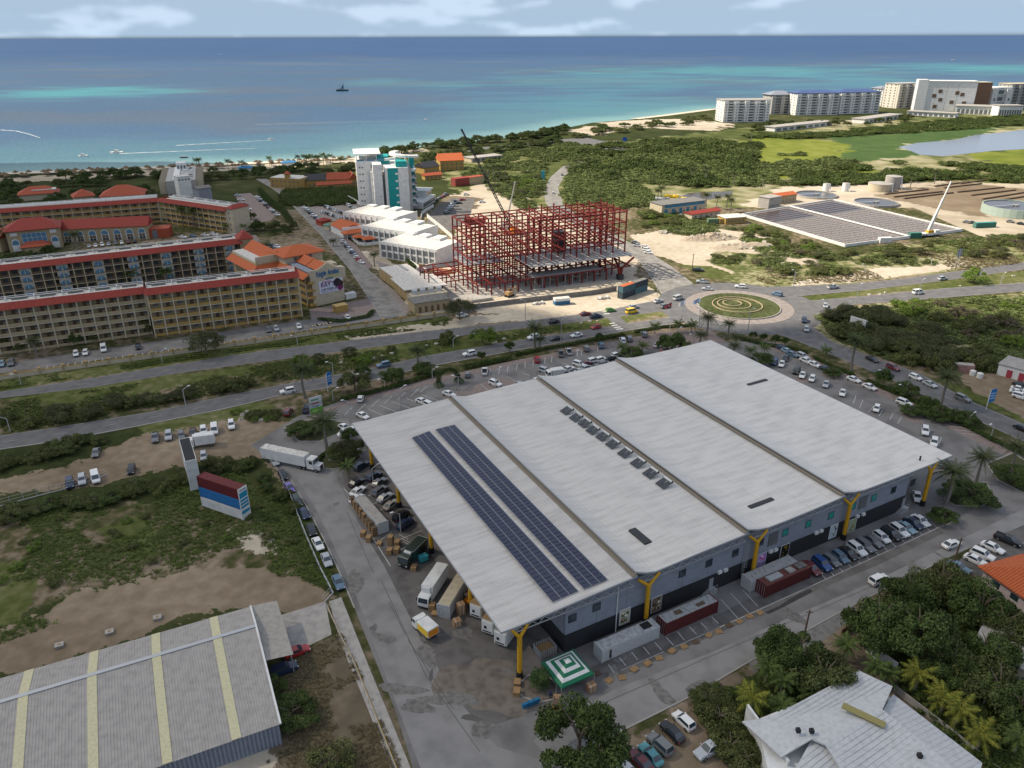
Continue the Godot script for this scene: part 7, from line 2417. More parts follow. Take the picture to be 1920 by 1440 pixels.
	for i in 8:
		var p:=p0.lerp(p1,i/7.0)
		var n:=12+int(rng.randf()*4)
		var st:=thing("pallet_stack","%s tall stack of pallets from the street end, beside the white container" % ord[7-i],"pallet stack",Vector3(p.x,0.062,p.y),sl+rng.randf_range(-0.06,0.06),"pallet stacks by the container")
		for k in n:
			bx(st,"pallet",M.wood if (k+i) % 4 else M.wood_dark,-0.6,k*0.15,-0.52,0.6,k*0.15+0.05,0.52)
			for z in [-0.45,0.0,0.45]:
				bx(st,"runner",M.wood_dark,-0.58,k*0.15+0.05,z-0.05,0.58,k*0.15+0.15,z+0.05)
	var cr:=[[Vector2(-32.1,-137.2),"pale crate at the end of the stacked pallet wall",1.2],[Vector2(-30.6,-135.3),"crate beside the end of the pallet wall",1.3],[Vector2(-28.2,-134.1),"low brown crate alone on the bay lines",0.6],[Vector2(-25.8,-134.3),"tall stacked crate left of the dark lorry",2.0],[Vector2(-25.6,-131),"crate nearest the street left of the dark lorry",1.1],[Vector2(-24.1,-131.4),"crate between the tall one and the dark lorry",1.1],[Vector2(-24.3,-133.6),"crate behind the tall stacked one",1.4],[Vector2(-19.9,-125.7),"yellow-brown crate in front of the dark lorry",0.9],[Vector2(-15.1,-113.8),"open crate leaning at the ribbed container",1.4],[Vector2(-14.5,-112.5),"flat crate base at the ribbed container",0.5],[Vector2(0.7,-95.5),"crate with broken slats at the yellow corner post",0.7],[Vector2(0.6,-93.4),"square wooden box at the bed's edge below the corner post",0.9]]
	for q in cr:
		crate(q[0].x,q[0].y,ty+0.2,q[1],"crates in the yard",Vector3(1.3,q[2],1.1),M.wood)
	for q in [[Vector2(-9.7,-112.8),"upper bale of cartons beside the rusty trailer",2.2],[Vector2(-10.2,-109.6),"lower bale of cartons in front of the rusty trailer",1.2],[Vector2(12.8,-94.2),"bale of pressed cartons beside the tent",1.3]]:
		crate(q[0].x,q[0].y,0.4,q[1],"bales of cartons",Vector3(1.5,q[2],1.3),M.card)
	# tent
	var t:=thing("market_tent","square tent with green and white striped roof at the corner post","tent",Vector3(Vector2(9,-96.4).x,0.06,Vector2(9,-96.4).y),deg_to_rad(29.0))
	var hw:=3.2
	for i in 6:
		var m:=Mesher.new()
		var r0:=hw*(1.0-i/6.0)
		var r1:=hw*(1.0-(i+1)/6.0)
		var y0:=2.6+1.9*(i/6.0)
		var y1:=2.6+1.9*((i+1)/6.0)
		for k in 4:
			var d0:=Vector3(cos(PI*0.25+k*PI*0.5),0,sin(PI*0.25+k*PI*0.5))*1.414
			var d1:=Vector3(cos(PI*0.75+k*PI*0.5),0,sin(PI*0.75+k*PI*0.5))*1.414
			m.quad(d0*r0+Vector3(0,y0,0),d1*r0+Vector3(0,y0,0),d1*r1+Vector3(0,y1,0),d0*r1+Vector3(0,y1,0))
			if i==0:
				m.quad(d0*r0+Vector3(0,y0,0),d1*r0+Vector3(0,y0,0),d1*r0+Vector3(0,y0-0.3,0),d0*r0+Vector3(0,y0-0.3,0))
		part(t,"canopy_stripe",m,mat(0.01,0.15,0.075,0.6) if i % 2==0 else M.white)
	for x in [-hw,hw]:
		for z in [-hw,hw]:
			tb(t,"pole",M.galv,Vector3(x,0,z),Vector3(x,2.6,z),0.05,0.05,6)
	bx(t,"table",M.wood_dark,-1.5,0.7,-1.0,1.5,0.8,1.0)
	# forklifts
	for q in [[Vector2(6.9,-89.8),1.45,"orange forklift carrying a carton bale at the bottom of the yard"],[Vector2(-8.4,-115.4),2.4,"orange forklift under the canopy behind the rusty trailer"]]:
		var f:=thing("forklift",q[2],"forklift",Vector3(q[0].x,0.062,q[0].y),q[1],"forklifts in the yard")
		bx(f,"body",M.orange,-1.2,0.4,-0.6,0.6,1.2,0.6)
		bx(f,"counterweight",M.yellow,-1.6,0.4,-0.6,-1.2,1.4,0.6)
		bx(f,"seat",M.black,-0.7,1.2,-0.3,-0.2,1.6,0.3)
		bx(f,"roof_guard",M.wood_dark,-1.0,2.2,-0.6,0.5,2.3,0.6)
		for s in [-0.5,0.5]:
			br(f,"mast",M.black,Vector3(0.75,0.2,s*0.8),Vector3(0.75,2.4,s*0.8),0.12,0.12)
			br(f,"guard_post",M.black,Vector3(0.4,1.2,s),Vector3(0.3,2.2,s),0.08,0.08)
			br(f,"fork",M.galv,Vector3(0.8,0.3,s*0.6),Vector3(2.0,0.3,s*0.6),0.12,0.05)
		wheels(f,[-0.9,0.5],0.55,0.3,false)
		if q[1]<2.0:
			for i in 8:
				bx(f,"load_carton",M.card,0.95+(i % 2)*0.62,0.36+(i/4)*0.6,-0.65+((i/2) % 2)*0.66,1.55+(i % 2)*0.62,0.92+(i/4)*0.6,-0.03+((i/2) % 2)*0.66)
	var gen:=thing("generator","turquoise generator beside the dark lorry under the eave","machine",Vector3(Vector2(-18.3,-128.5).x,0.06,Vector2(-18.3,-128.5).y),0.6)
	bx(gen,"housing",mat(0.05,0.35,0.4,0.5),-0.9,0.2,-0.6,0.9,1.4,0.6)
	bx(gen,"skid",M.black,-1.0,0,-0.7,1.0,0.2,0.7)
	tb(gen,"exhaust",M.galv,Vector3(0.4,1.4,0),Vector3(0.4,1.9,0),0.08,0.08,6)
	var bar:=along("water_barrier","blue plastic barrier row on the ground near the forklift","barrier",Vector2(1.5,-90.5),Vector2(4.3,-91.9))
	for i in 3:
		bx(bar,"segment",mat(0.02,0.14,0.28,0.5),i*1.05,0,-0.25,i*1.05+0.98,0.85,0.25)
	var kb:=Mesher.new()
	var bed:=pts([0.3,-94.7,2.5,-97.3,5.2,-98,7.3,-95.3,6.7,-92.2,4.1,-91.6,1.6,-92.7])
	sheet("planting_bed",bed,0.07,matn(0.2,0.17,0.14,0.95,5.0,"patch"))
	kerb_line(bed,true,0.25,0.2,M.concrete)
	var cage:=thing("waste_cage","grey slatted waste cage at the building corner behind the tent","cage",Vector3(Vector2(5.6,-102.9).x,0.06,Vector2(5.6,-102.9).y),wall_yaw)
	for i in 7:
		for z in [-1.2,1.2]:
			bx(cage,"slat",M.galv,-1.6+i*0.48,0,z-0.03,-1.3+i*0.48,1.6,z+0.03)
	for x in [-1.65,1.62]:
		bx(cage,"side",M.steel_grey,x-0.03,0,-1.2,x+0.03,1.6,1.2)
	bx(cage,"waste",M.wood,-1.5,0,-1.1,1.5,0.9,1.1)
	# container billboard on the fenced lot
	var q0:=Vector2(-71.4,-149)
	var q1:=Vector2(-59.7,-143)
	var bl:=yaw_of(q0-q1)
	var mid:=q0.lerp(q1,0.5)+(q1-q0).normalized().orthogonal()*(1.3 if (q1-q0).normalized().orthogonal().y<0 else -1.3)
	var tiers:=[["bottom white container of the billboard stack in the field",M.white],["middle blue container of the billboard stack in the field",matn(0.035,0.2,0.48,0.7,6.0,"stain")],["top dark red container of the billboard stack in the field",matn(0.17,0.03,0.035,0.75,5.0,"grain")]]
	for i in 3:
		var k:=container(tiers[i][0],mid.x,mid.y,bl,tiers[i][1],matn(0.16,0.035,0.035,0.8,4.0,"grain"),12.2,0.05+i*2.65,"billboard container stack",2.62)
		bx(k,"end_board",M.white,-6.3,0,-1.3,-6.16,2.62,1.3)
		var cy:=mat(0.02,0.24,0.4,0.6)
		if i<2:
			for n in (3 if i==1 else 1):
				bx(k,"board_print",cy,-6.34,0.25+n*0.8+(1.2 if i==0 else 0.0),-1.1,-6.3,0.8+n*0.8+(1.4 if i==0 else 0.0),1.1)
		else:
			bx(k,"board_print",cy,-6.34,0.1,-1.1,-6.3,1.5,1.1)
			bx(k,"board_print",matn(0.4,0.4,0.5,0.6,2.0,"grain"),-6.34,1.8,-0.9,-6.3,2.2,0.9)
	var z0:=Vector2(-72.7,-151.5)
	var z1:=Vector2(-84.3,-173.6)
	for i in 3:
		var k:=container(["bottom","middle","top"][i]+" white container of the second stack behind the billboard",z0.lerp(z1,0.45).x,z0.lerp(z1,0.45).y,yaw_of(z1-z0),M.white,M.black if i==2 else M.galv,12.2,0.05+i*2.65,"second container stack",2.62)
		if i==2:
			bx(k,"roof_edge",M.white,-6.1,2.62,-1.25,6.1,2.7,-1.15)
			bx(k,"roof_edge",M.white,-6.1,2.62,1.15,6.1,2.7,1.25)

# ---------------------------------------------------------------- warehouse and houses in the foreground
func ridged(m: Mesher,a: Vector3,b: Vector3,c: Vector3,d: Vector3,pitch: float,high: float) -> void:
	# a sheet from edge a-b up to edge d-c with ridges running up the slope
	var n:=int(a.distance_to(b)/pitch)
	for i in n:
		var f:=[i/float(n),(i+0.5)/n,(i+0.62)/n,(i+0.88)/n,(i+1.0)/n]
		var h:=[0.0,0.0,high,high,0.0]
		for k in 4:
			m.quad(a.lerp(b,f[k])+Vector3(0,h[k],0),d.lerp(c,f[k])+Vector3(0,h[k],0),d.lerp(c,f[k+1])+Vector3(0,h[k+1],0),a.lerp(b,f[k+1])+Vector3(0,h[k+1],0))

func homes() -> void:
	# warehouse with a low ridged roof and cream skylight strips: own x along the ridge
	var e0:=Vector2(-81.8,-92.2)
	var e1:=Vector2(-47,-109)
	var dir:=(e1-e0).normalized()
	var o:=along("warehouse","low warehouse with grey ridged roof and cream skylight strips","warehouse",e1-dir*78.0,e1)
	var near:=Vector2(-35.3,-83.6)
	var deep:=absf((near-e1).dot(Vector2(-dir.y,dir.x)))
	var l:=78.0
	var ridge:=deep*0.26
	var rm:=Mesher.new()
	ridged(rm,Vector3(0,5.0,0),Vector3(l,5.0,0),Vector3(l,6.4,ridge),Vector3(0,6.4,ridge),0.42,0.05)
	ridged(rm,Vector3(0,4.2,deep),Vector3(l,4.2,deep),Vector3(l,6.4,ridge),Vector3(0,6.4,ridge),0.42,0.05)
	part(o,"roof",rm,matn(0.4,0.375,0.355,0.7,13.0,"soft"))
	for i in 8:
		var x:=l-6.3-i*9.4
		var sm:=Mesher.new()
		sm.bar(Vector3(x,5.06,0.05),Vector3(x,6.46,ridge),1.35,0.1)
		sm.bar(Vector3(x,6.46,ridge),Vector3(x,4.28,deep-0.05),1.35,0.1)
		part(o,"skylight",sm,matn(0.6,0.56,0.36,0.6,5.0,"stain"))
	br(o,"ridge_cap",M.galv,Vector3(0,6.5,ridge),Vector3(l,6.5,ridge),0.7,0.1)
	bx(o,"wall",M.bluegrey,0.2,0,0.2,l-0.2,4.1,deep-0.3)
	var wm:=Mesher.new()
	for i in 130:
		wm.box(Vector3(i*0.6,0,deep-0.3),Vector3(i*0.6+0.3,4.1,deep-0.12))
	part(o,"wall_ribs",wm,M.bluegrey)
	br(o,"gutter",M.white,Vector3(l,5.1,0),Vector3(l,6.5,ridge),0.3,0.3)
	br(o,"gutter",M.white,Vector3(l,6.5,ridge),Vector3(l,4.3,deep),0.3,0.3)
	# lean-to on the right end
	var lt:=Mesher.new()
	ridged(lt,Vector3(l+4.6,4.4,deep*0.52),Vector3(l+4.6,4.4,-0.3),Vector3(l+0.2,4.9,-0.3),Vector3(l+0.2,4.9,deep*0.52),0.42,0.04)
	part(o,"lean_to_roof",lt,matn(0.42,0.39,0.35,0.7,9.0,"soft"))
	for z in [0.0,deep*0.25,deep*0.5]:
		tb(o,"lean_to_post",M.galv,Vector3(l+4.3,0,z),Vector3(l+4.3,4.3,z),0.1,0.1,6)
	for k in [[Vector2(-80.1,-104.6),"left one of three small concrete footings behind the warehouse"],[Vector2(-72.8,-107.9),"middle one of three small concrete footings behind the warehouse"],[Vector2(-65.7,-111.6),"right one of three small concrete footings behind the warehouse"]]:
		var f:=thing("concrete_footing",k[1],"footing",Vector3(k[0].x,0,k[0].y),0.45,"footings behind the warehouse")
		bx(f,"block",M.concrete,-0.7,0,-0.6,0.7,0.5,0.6)
		bx(f,"plate",M.wood,-0.25,0.5,-0.2,0.25,0.56,0.2)
	# yard fence along the road
	var fp:=pts([-35.1,-114.4,-30.6,-105.9,-27.7,-100.8,-22.2,-89.4,-17.5,-79.6,-15.3,-75.2])
	fence("railing_fence","yellow-kerbed green rail fence along the yard road",fp,1.3,M.paint_yellow)
	fence("wire_fence","wire fence with posts along the field's road edge",pts([-62.5,-170.1,-58.1,-164.1,-51.6,-152,-45.2,-138.3,-38.8,-125.5,-35,-118.6,-36.1,-115.9]),1.6,M.galv)
	fence("wire_fence","sagging wire fence in the thicket below the dirt track",pts([-122.9,-145.9,-111.5,-153.5,-104.9,-157.7,-99.8,-163.1]),1.8,M.galv)
	# grey house bottom right
	var h:=thing("house","large house with pale grey seamed metal roofs at the bottom right","house",Vector3(Vector2(51.4,-83).x,0,Vector2(51.4,-83).y))
	var tin:=matn(0.55,0.56,0.575,0.5,9.0,"stain")
	var planes:=[
		[Vector3(38.5,5,-84),Vector3(47.2,5.2,-88.2),Vector3(55.4,5.2,-93.1),Vector3(59.1,5.6,-89.4),Vector3(54.8,6.8,-83.8),Vector3(44.1,6.8,-77.6),Vector3(42.7,6.4,-79)],
		[Vector3(54.8,6.8,-83.8),Vector3(60.4,6.6,-73.9),Vector3(62.2,6.6,-70.7),Vector3(45.4,6.2,-71),Vector3(44.1,6.8,-77.6)],
		[Vector3(59.1,4.6,-88.8),Vector3(66.3,4.2,-76.7),Vector3(62.3,5.4,-71.6),Vector3(55.5,5.6,-84.7)],
		[Vector3(34.3,4.4,-83.9),Vector3(38.5,5,-84),Vector3(42.7,6.4,-79),Vector3(37.9,5,-77.1)],
		[Vector3(43,5.6,-79.6),Vector3(44.6,5.8,-78.3),Vector3(45.8,5.4,-71.6),Vector3(36.9,4.4,-72.5)],
	]
	var org:=h.position
	for p in planes:
		var v:=[]
		for c in p:
			v.append(c-org)
		var m:=Mesher.new()
		for i in range(1,v.size()-1):
			m.tri(v[0],v[i],v[i+1])
		for i in v.size():
			var a: Vector3=v[i]
			var b: Vector3=v[(i+1) % v.size()]
			m.quad(a,b,b-Vector3(0,0.3,0),a-Vector3(0,0.3,0))
		var r:=part(h,"roof",m,tin)
		var run:=(Vector2(58.5,-98.3)-Vector2(49.9,-93.2)).normalized()
		for i in range(-40,41):
			var cut:=[]
			for k in v.size():
				var a: Vector3=v[k]
				var b: Vector3=v[(k+1) % v.size()]
				var fa:=run.cross(Vector2(a.x,a.z))-i*0.75
				var fb:=run.cross(Vector2(b.x,b.z))-i*0.75
				if (fa<0.0) != (fb<0.0):
					cut.append(a.lerp(b,fa/(fa-fb)))
			for k in range(0,cut.size()-1,2):
				br(r,"seam",tin,cut[k]+Vector3(0,0.03,0),cut[k+1]+Vector3(0,0.01,0),0.06,0.05)
	var wp:=pts([36.8,-84.8,56.2,-93.1,58.9,-89,65,-78.4,60.8,-73.3,35.6,-73.4])
	var wm2:=Mesher.new()
	var rel:=PackedVector2Array()
	for p in wp:
		rel.append(p-Vector2(org.x,org.z))
	wm2.prism(rel,0.0,3.7)
	part(h,"wall",wm2,M.white)
	var gw:=Mesher.new()
	var ga:=Vector2(35.9,-86.8)-Vector2(org.x,org.z)
	var gb:=Vector2(38.9,-76.7)-Vector2(org.x,org.z)
	gw.bar(Vector3(ga.x,2.3,ga.y),Vector3(gb.x,2.3,gb.y),0.35,4.8)
	part(h,"gable_wall",gw,M.white)
	bx(h,"roof_window",matn(0.3,0.26,0.1,0.6,3.0,"stain"),-0.6,7.0,-2.5,0.6,7.18,3.5).rotation.y=0.9
	for q in [Vector3(42.9,6.9,-79.9),Vector3(41,6.3,-80),Vector3(56.4,6.9,-75.7)]:
		var b: Vector3=q-org
		bx(h,"roof_vent",M.black,b.x-0.3,6.6,b.z-0.3,b.x+0.3,7.2,b.z+0.3)
	wall_run("garden_wall","white garden wall slab beside the grey house",pts([61.5,-102.6,63.2,-99.8,64.5,-97.7]),2.2,M.white)
	wall_run("garden_wall","red-brown garden wall at the thicket by the street",pts([58.8,-106.6,61.7,-108.5,61.9,-107.4]),1.4,matn(0.16,0.08,0.06,0.9,3.0,"grain"))
	wall_run("garden_wall","pale garden wall under the yellow palms",pts([62.4,-93.9,66.3,-86.9,70.5,-78.3]),1.2,M.concrete)
	wall_run("garden_wall","short stone path wall in the thicket",pts([75.1,-104.8,77.3,-101.3,78.1,-100.3]),0.7,M.concrete)
	# pink house with tiled roof
	var pk:=along("house","pale pink house with bright orange tiled roof at the right edge","house",Vector2(91.8,-121.1),Vector2(96.3,-108))
	var pl:=Vector2(91.8,-121.1).distance_to(Vector2(96.3,-108))
	bx(pk,"wall",matn(0.6,0.5,0.5,0.85,9.0,"stain"),0,0,-10,pl,3.6,0)
	hip(pk,"roof",M.terracotta,0,-10,pl,0,3.6,2.4,false,0.9)
	var tm:=Mesher.new()
	for i in int(pl/0.55):
		var x:=i*0.55
		var k:=minf(1.0,minf(x+0.9,pl-x+0.9)/5.9)
		tm.bar(Vector3(x,3.62,0.9),Vector3(x,3.62+2.4*k,0.9-5.9*k),0.2,0.14)
	part(pk,"tile_ridges",tm,M.terracotta)
	windows(pk,M.glass,0,0,1,pl-1,3,1.2,3,1,1.6,1.2,0.06,true)
	var fr:=along("house","cream flat-roofed house half hidden by trees at the right edge","house",Vector2(77.8,-99.7),Vector2(86.2,-92.1))
	bx(fr,"wall",M.cream_pale,0,0,-11,22,3.6,0)
	bx(fr,"roof",M.concrete,-0.3,3.6,-11.3,22.3,3.85,0.3)
	bx(fr,"roof_box",M.concrete,11,3.85,-10,20,4.7,-4)
	windows(fr,M.shade_grey,0,0,1,20,4,1,3,1,1.2,1.2)
	# white house with red doors, pink container shed
	var wh:=along("house","white flat house with dark red doors by the dusty yard","house",Vector2(153.2,-222.3),Vector2(165.1,-209.1))
	bx(wh,"wall",M.white,0,0,-9,26,3.6,0)
	bx(wh,"roof",M.concrete,-0.3,3.6,-9.3,26.3,3.85,0.3)
	for x in [2.6,6.0,9.4]:
		bx(wh,"door",mat(0.35,0.05,0.07,0.6),x,0,0,x+1.6,2.5,0.08)
	container("faded pink container shed under the trees beside the dusty yard",Vector2(143.3,-224.5).x,Vector2(143.3,-224.5).y,-0.25,matn(0.42,0.24,0.22,0.8,3.0,"patch"),M.concrete,6.1,0.05)
	for q in [[Vector2(145.4,-222),"small white water tank beside the pink container"],[Vector2(146.5,-219.9),"smaller white barrel right of the water tank"]]:
		var wt:=thing("water_tank",q[1],"tank",Vector3(q[0].x,0,q[0].y),0.0,"tanks by the dusty yard")
		tb(wt,"body",M.white,Vector3.ZERO,Vector3(0,1.5,0),0.9,0.9,12)
		tb(wt,"lid",M.white,Vector3(0,1.5,0),Vector3(0,1.75,0),0.6,0.3,12)

func fence(called: String,label: String,p: PackedVector2Array,h: float,m: Material) -> void:
	var o:=thing(called,label,"fence",Vector3(p[0].x,0,p[0].y))
	for i in p.size()-1:
		var a:=Vector3(p[i].x-p[0].x,0,p[i].y-p[0].y)
		var b:=Vector3(p[i+1].x-p[0].x,0,p[i+1].y-p[0].y)
		var k:=maxi(1,int(a.distance_to(b)/2.5))
		for j in k:
			var c:=a.lerp(b,j/float(k))
			bx(o,"post",M.galv,c.x-0.05,0,c.z-0.05,c.x+0.05,h,c.z+0.05)
		for y in [h*0.5,h*0.95]:
			br(o,"rail",M.galv,a+Vector3(0,y,0),b+Vector3(0,y,0),0.05,0.05)
		br(o,"kerb_rail",m,a+Vector3(0.3,0.1,0),b+Vector3(0.3,0.1,0),0.16,0.2)

# ---------------------------------------------------------------- greenery
func thicket(label: String,group: String,poly: PackedVector2Array,n: int,kinds: Array,w0: float,w1: float,h0: float,h1: float,sd: int,called:="thorn_bush") -> void:
	var r:=RandomNumberGenerator.new()
	r.seed=sd
	var lo:=poly[0]
	var hi:=poly[0]
	for p in poly:
		lo=lo.min(p)
		hi=hi.max(p)
	var done:=0
	var spots:=[]
	for i in n*30:
		if done>=n:
			break
		var p:=Vector2(r.randf_range(lo.x,hi.x),r.randf_range(lo.y,hi.y))
		if Geometry2D.is_point_in_polygon(p,poly):
			spots.append(p)
			done+=1
	spots.sort_custom(func(a,b): return a.x / -a.y<b.x / -b.y)
	for i in spots.size():
		var s:=r.randf()
		tree(kinds[r.randi() % kinds.size()],called,label+", %s from the left" % nth(i),"bush",spots[i],lerpf(w0,w1,s),lerpf(h0,h1,s),group,r.randi())

func nth(i: int) -> String:
	var k:=i+1
	return str(k)+("th" if k % 100 in [11,12,13] else ["th","st","nd","rd","th","th","th","th","th","th"][k % 10])

func greenery() -> void:
	for q in [
		["date",99,-148.6,8.6,"tall date palm beside the roof's front right post"],
		["date",111.3,-158,6.9,"tall date palm on the round bed right of the supermarket"],
		["date",122.4,-163.1,6.9,"date palm at the right edge above the round bed"],
		["date",108.7,-225.7,10.1,"lone tall date palm between street and right car park, nearer the roundabout"],
		["date",124,-199.5,9.1,"lone tall date palm between street and right car park, farther right"],
		["date",-61.4,-206.4,9.5,"tall date palm left of the blue roadside flag"],
		["date",-30.1,-227.4,6.7,"tall date palm above the hedge left of the arch"],
		["date",-47.1,-170.6,10.7,"tall date palm with the white board on the round island"],
		["date",8,-246.5,7.2,"tall date palm in the road median strip opposite the steel frame"],
		["date",9.6,-246.5,3.1,"short palm beside the tall one opposite the steel frame"],
		["date",69.7,-257.3,6.9,"date palm nearest the roundabout's paved ring"],
		["date",76.6,-255.1,5.4,"date palm right of the one nearest the roundabout"],
		["date",76.4,-244.4,4.5,"leaning date palm above the roof's far corner"],
		["date",64.4,-244.5,5.3,"pale date palm left above the roof's far corner"],
		["date",74.2,-238.2,3.8,"short date palm touching the roof's far corner"],
		["coco",51.3,-259.1,3.3,"small palm at the flags' left end"],
		["coco",59.9,-260.7,3.5,"small palm under the left flag"],
		["coco",65.1,-260.6,3.3,"small palm under the right flag"],
		["coco",78.8,-235.3,3.4,"small palm right of the roof's far corner"],
		["coco",84.4,-238.1,3.1,"slim palm beside the right car park's top"],
		["coco",37.3,-241.4,2.3,"small palm in the bed by the roof's far eave, left"],
		["coco",44.3,-241.3,2.7,"small palm in the bed by the roof's far eave, right"],
		["coco",-39.8,-160.9,3.6,"leaning palm between the round island and the parked cars"],
		["coco",105,-237.9,2.1,"small palm at the head of the right car park"],
		["coco",56.6,-100.4,3.8,"feathery palm by the street end of the grey house"],
		["yellow",65.3,-93.3,4.4,"large yellowing palm beside the grey house's wall"],
		["yellow",67.2,-88.8,3.9,"small yellow palm, second along the grey house's wall"],
		["yellow",68.2,-86.1,4.3,"yellow palm, third along the grey house's wall"],
		["coco",74.5,-90,4.5,"bright green palm in the thicket at the right edge"],
		["yellow",69.2,-82,3.5,"low yellow palm near the right bottom corner"],
		["coco",59.4,-95,4.1,"twin-headed palm over the grey roof's far corner, left"],
		["coco",60.9,-94.5,3.3,"twin-headed palm over the grey roof's far corner, right"],
		["coco",43.2,-92.3,4.4,"big palm leaning over the grey roof"],
		["coco",41.6,-94.8,4.6,"tall palm in the thicket behind the walking person"],
		["yellow",37.2,-88.6,4.2,"yellowing palm at the white gable wall"],
		["coco",41.7,-88,3.2,"low palm touching the grey roof's left edge"],
		["coco",47.1,-90.3,3.2,"low palm behind the grey roof's left edge"],
		["coco",77.5,-88.4,4,"dark palm at the right edge of the thicket"],
		["coco",74.4,-81.1,3.9,"dark palm in the right bottom corner"],
		["date",-63.9,-349.7,5.6,"date palm on the lawn by the cream utility sheds"],
		["date",-91.4,-388,2.8,"palm behind the orange cross roof"],
		["date",-114.7,-350.3,9.6,"palm in the garden court behind the signed gable"],
		["date",-218.9,-381.2,8.1,"palm in front of the lobby's first arches"],
		["coco",-186.4,-306.6,8.9,"palm between the hotel wings, first from the left"],
		["coco",-174.2,-311.6,8.4,"palm between the hotel wings, second from the left"],
		["coco",-160.7,-313.7,7.9,"palm between the hotel wings, third from the left"],
		["coco",-147.8,-318.8,7.1,"palm between the hotel wings, fourth from the left"],
		["coco",-141.7,-338.3,7.9,"palm between the hotel wings, fifth from the left"],
		["coco",-127.7,-339.8,7,"palm between the hotel wings, sixth from the left"],
		["date",-252.6,-381.7,9.2,"palm at the far left end of the lobby"],
		["coco",-240.2,-390.1,9.4,"palm before the pavilion's glass front"],
		["coco",-258.1,-471.4,3.9,"palm in front of the rear wing, left"],
		["coco",-185.9,-434.3,9.9,"palm in front of the slanting wing, left"],
		["coco",-178.3,-430.2,9.9,"palm in front of the slanting wing, middle"],
		["coco",-171.4,-430.1,7.8,"palm in front of the slanting wing, right"],
		["coco",-155,-414.5,4.7,"palm beside the white canopy roof"],
		["coco",-145.4,-414.4,4.7,"palm behind the white canopy roof"],
		["date",-163,-250.2,5.6,"palm against the shaded wing, far left"],
		["date",-150.9,-271.8,5.9,"palm against the shaded wing, second from the right end"],
		["date",-145.4,-275.9,6,"palm against the shaded wing, nearest its right end"],
		["date",-160.3,-240.3,5.4,"low palm at the shaded wing's foot"]
	]:
		palm(q[0],"palm_tree" if q[0]=="date" else "coconut_palm",q[4],Vector2(q[1],q[2]),q[3],"palms",int(absf(q[1])),clampf(q[3]/7.0,0.7,1.2) if q[0] != "yellow" else 0.85)
	var beach:=[[-246,-618,10.6],[-250,-634,8.7],[-225,-628,8.3],[-216,-633,6.7],[-201,-658,6.5],[-171,-635,10.4],[-166,-635,10.8],[-170,-658,7.7],[-165,-640,8.8],[-162,-635,10],[-163,-646,9.7],[-157,-632,10.8],[-160,-654,7.7],[-153,-632,10.8],[-154,-649,10.2],[-151,-646,8.9],[-148,-648,9.3],[-138,-640,8.4],[-121,-671,9.2],[-116,-668,10.9],[-113,-656,10.7],[-112,-665,10.4],[-111,-677,8.8],[-100,-662,10.4],[-97,-680,8],[-91,-683,7.6]]
	for i in beach.size():
		var q: Array=beach[i]
		palm("coco","coconut_palm","coconut palm on the beach by the thatched shelters, %s from the left" % nth(i),Vector2(q[0],q[1]),q[2],"beach palms",int(absf(q[0])),0.9)
	var wild_palms:=[[-17,-589,8.6],[-13,-594,8.6],[-9,-594,8.6],[-5,-593,8.6],[94,-498,7.4],[98,-508,7.6],[133,-577,8.4],[140,-567,8.3],[144,-581,8.5],[122,-484,7.3],[127,-477,7.2],[134,-480,7.2],[133,-469,7.1],[159,-558,8.2],[240,-801,11.2],[177,-550,8.1],[280,-548,8.1],[305,-564,8.3]]
	for i in wild_palms.size():
		var q: Array=wild_palms[i]
		palm("date","palm_tree","shaggy palm standing in the green scrubland, %s from the left" % nth(i),Vector2(q[0],q[1]),q[2],"scrubland palms",int(absf(q[0])),0.9)
	palm("fan","fan_palm","bushy fan palm beside the striped tent",Vector2(4.4,-94.9),2.0,"",1,1.25)
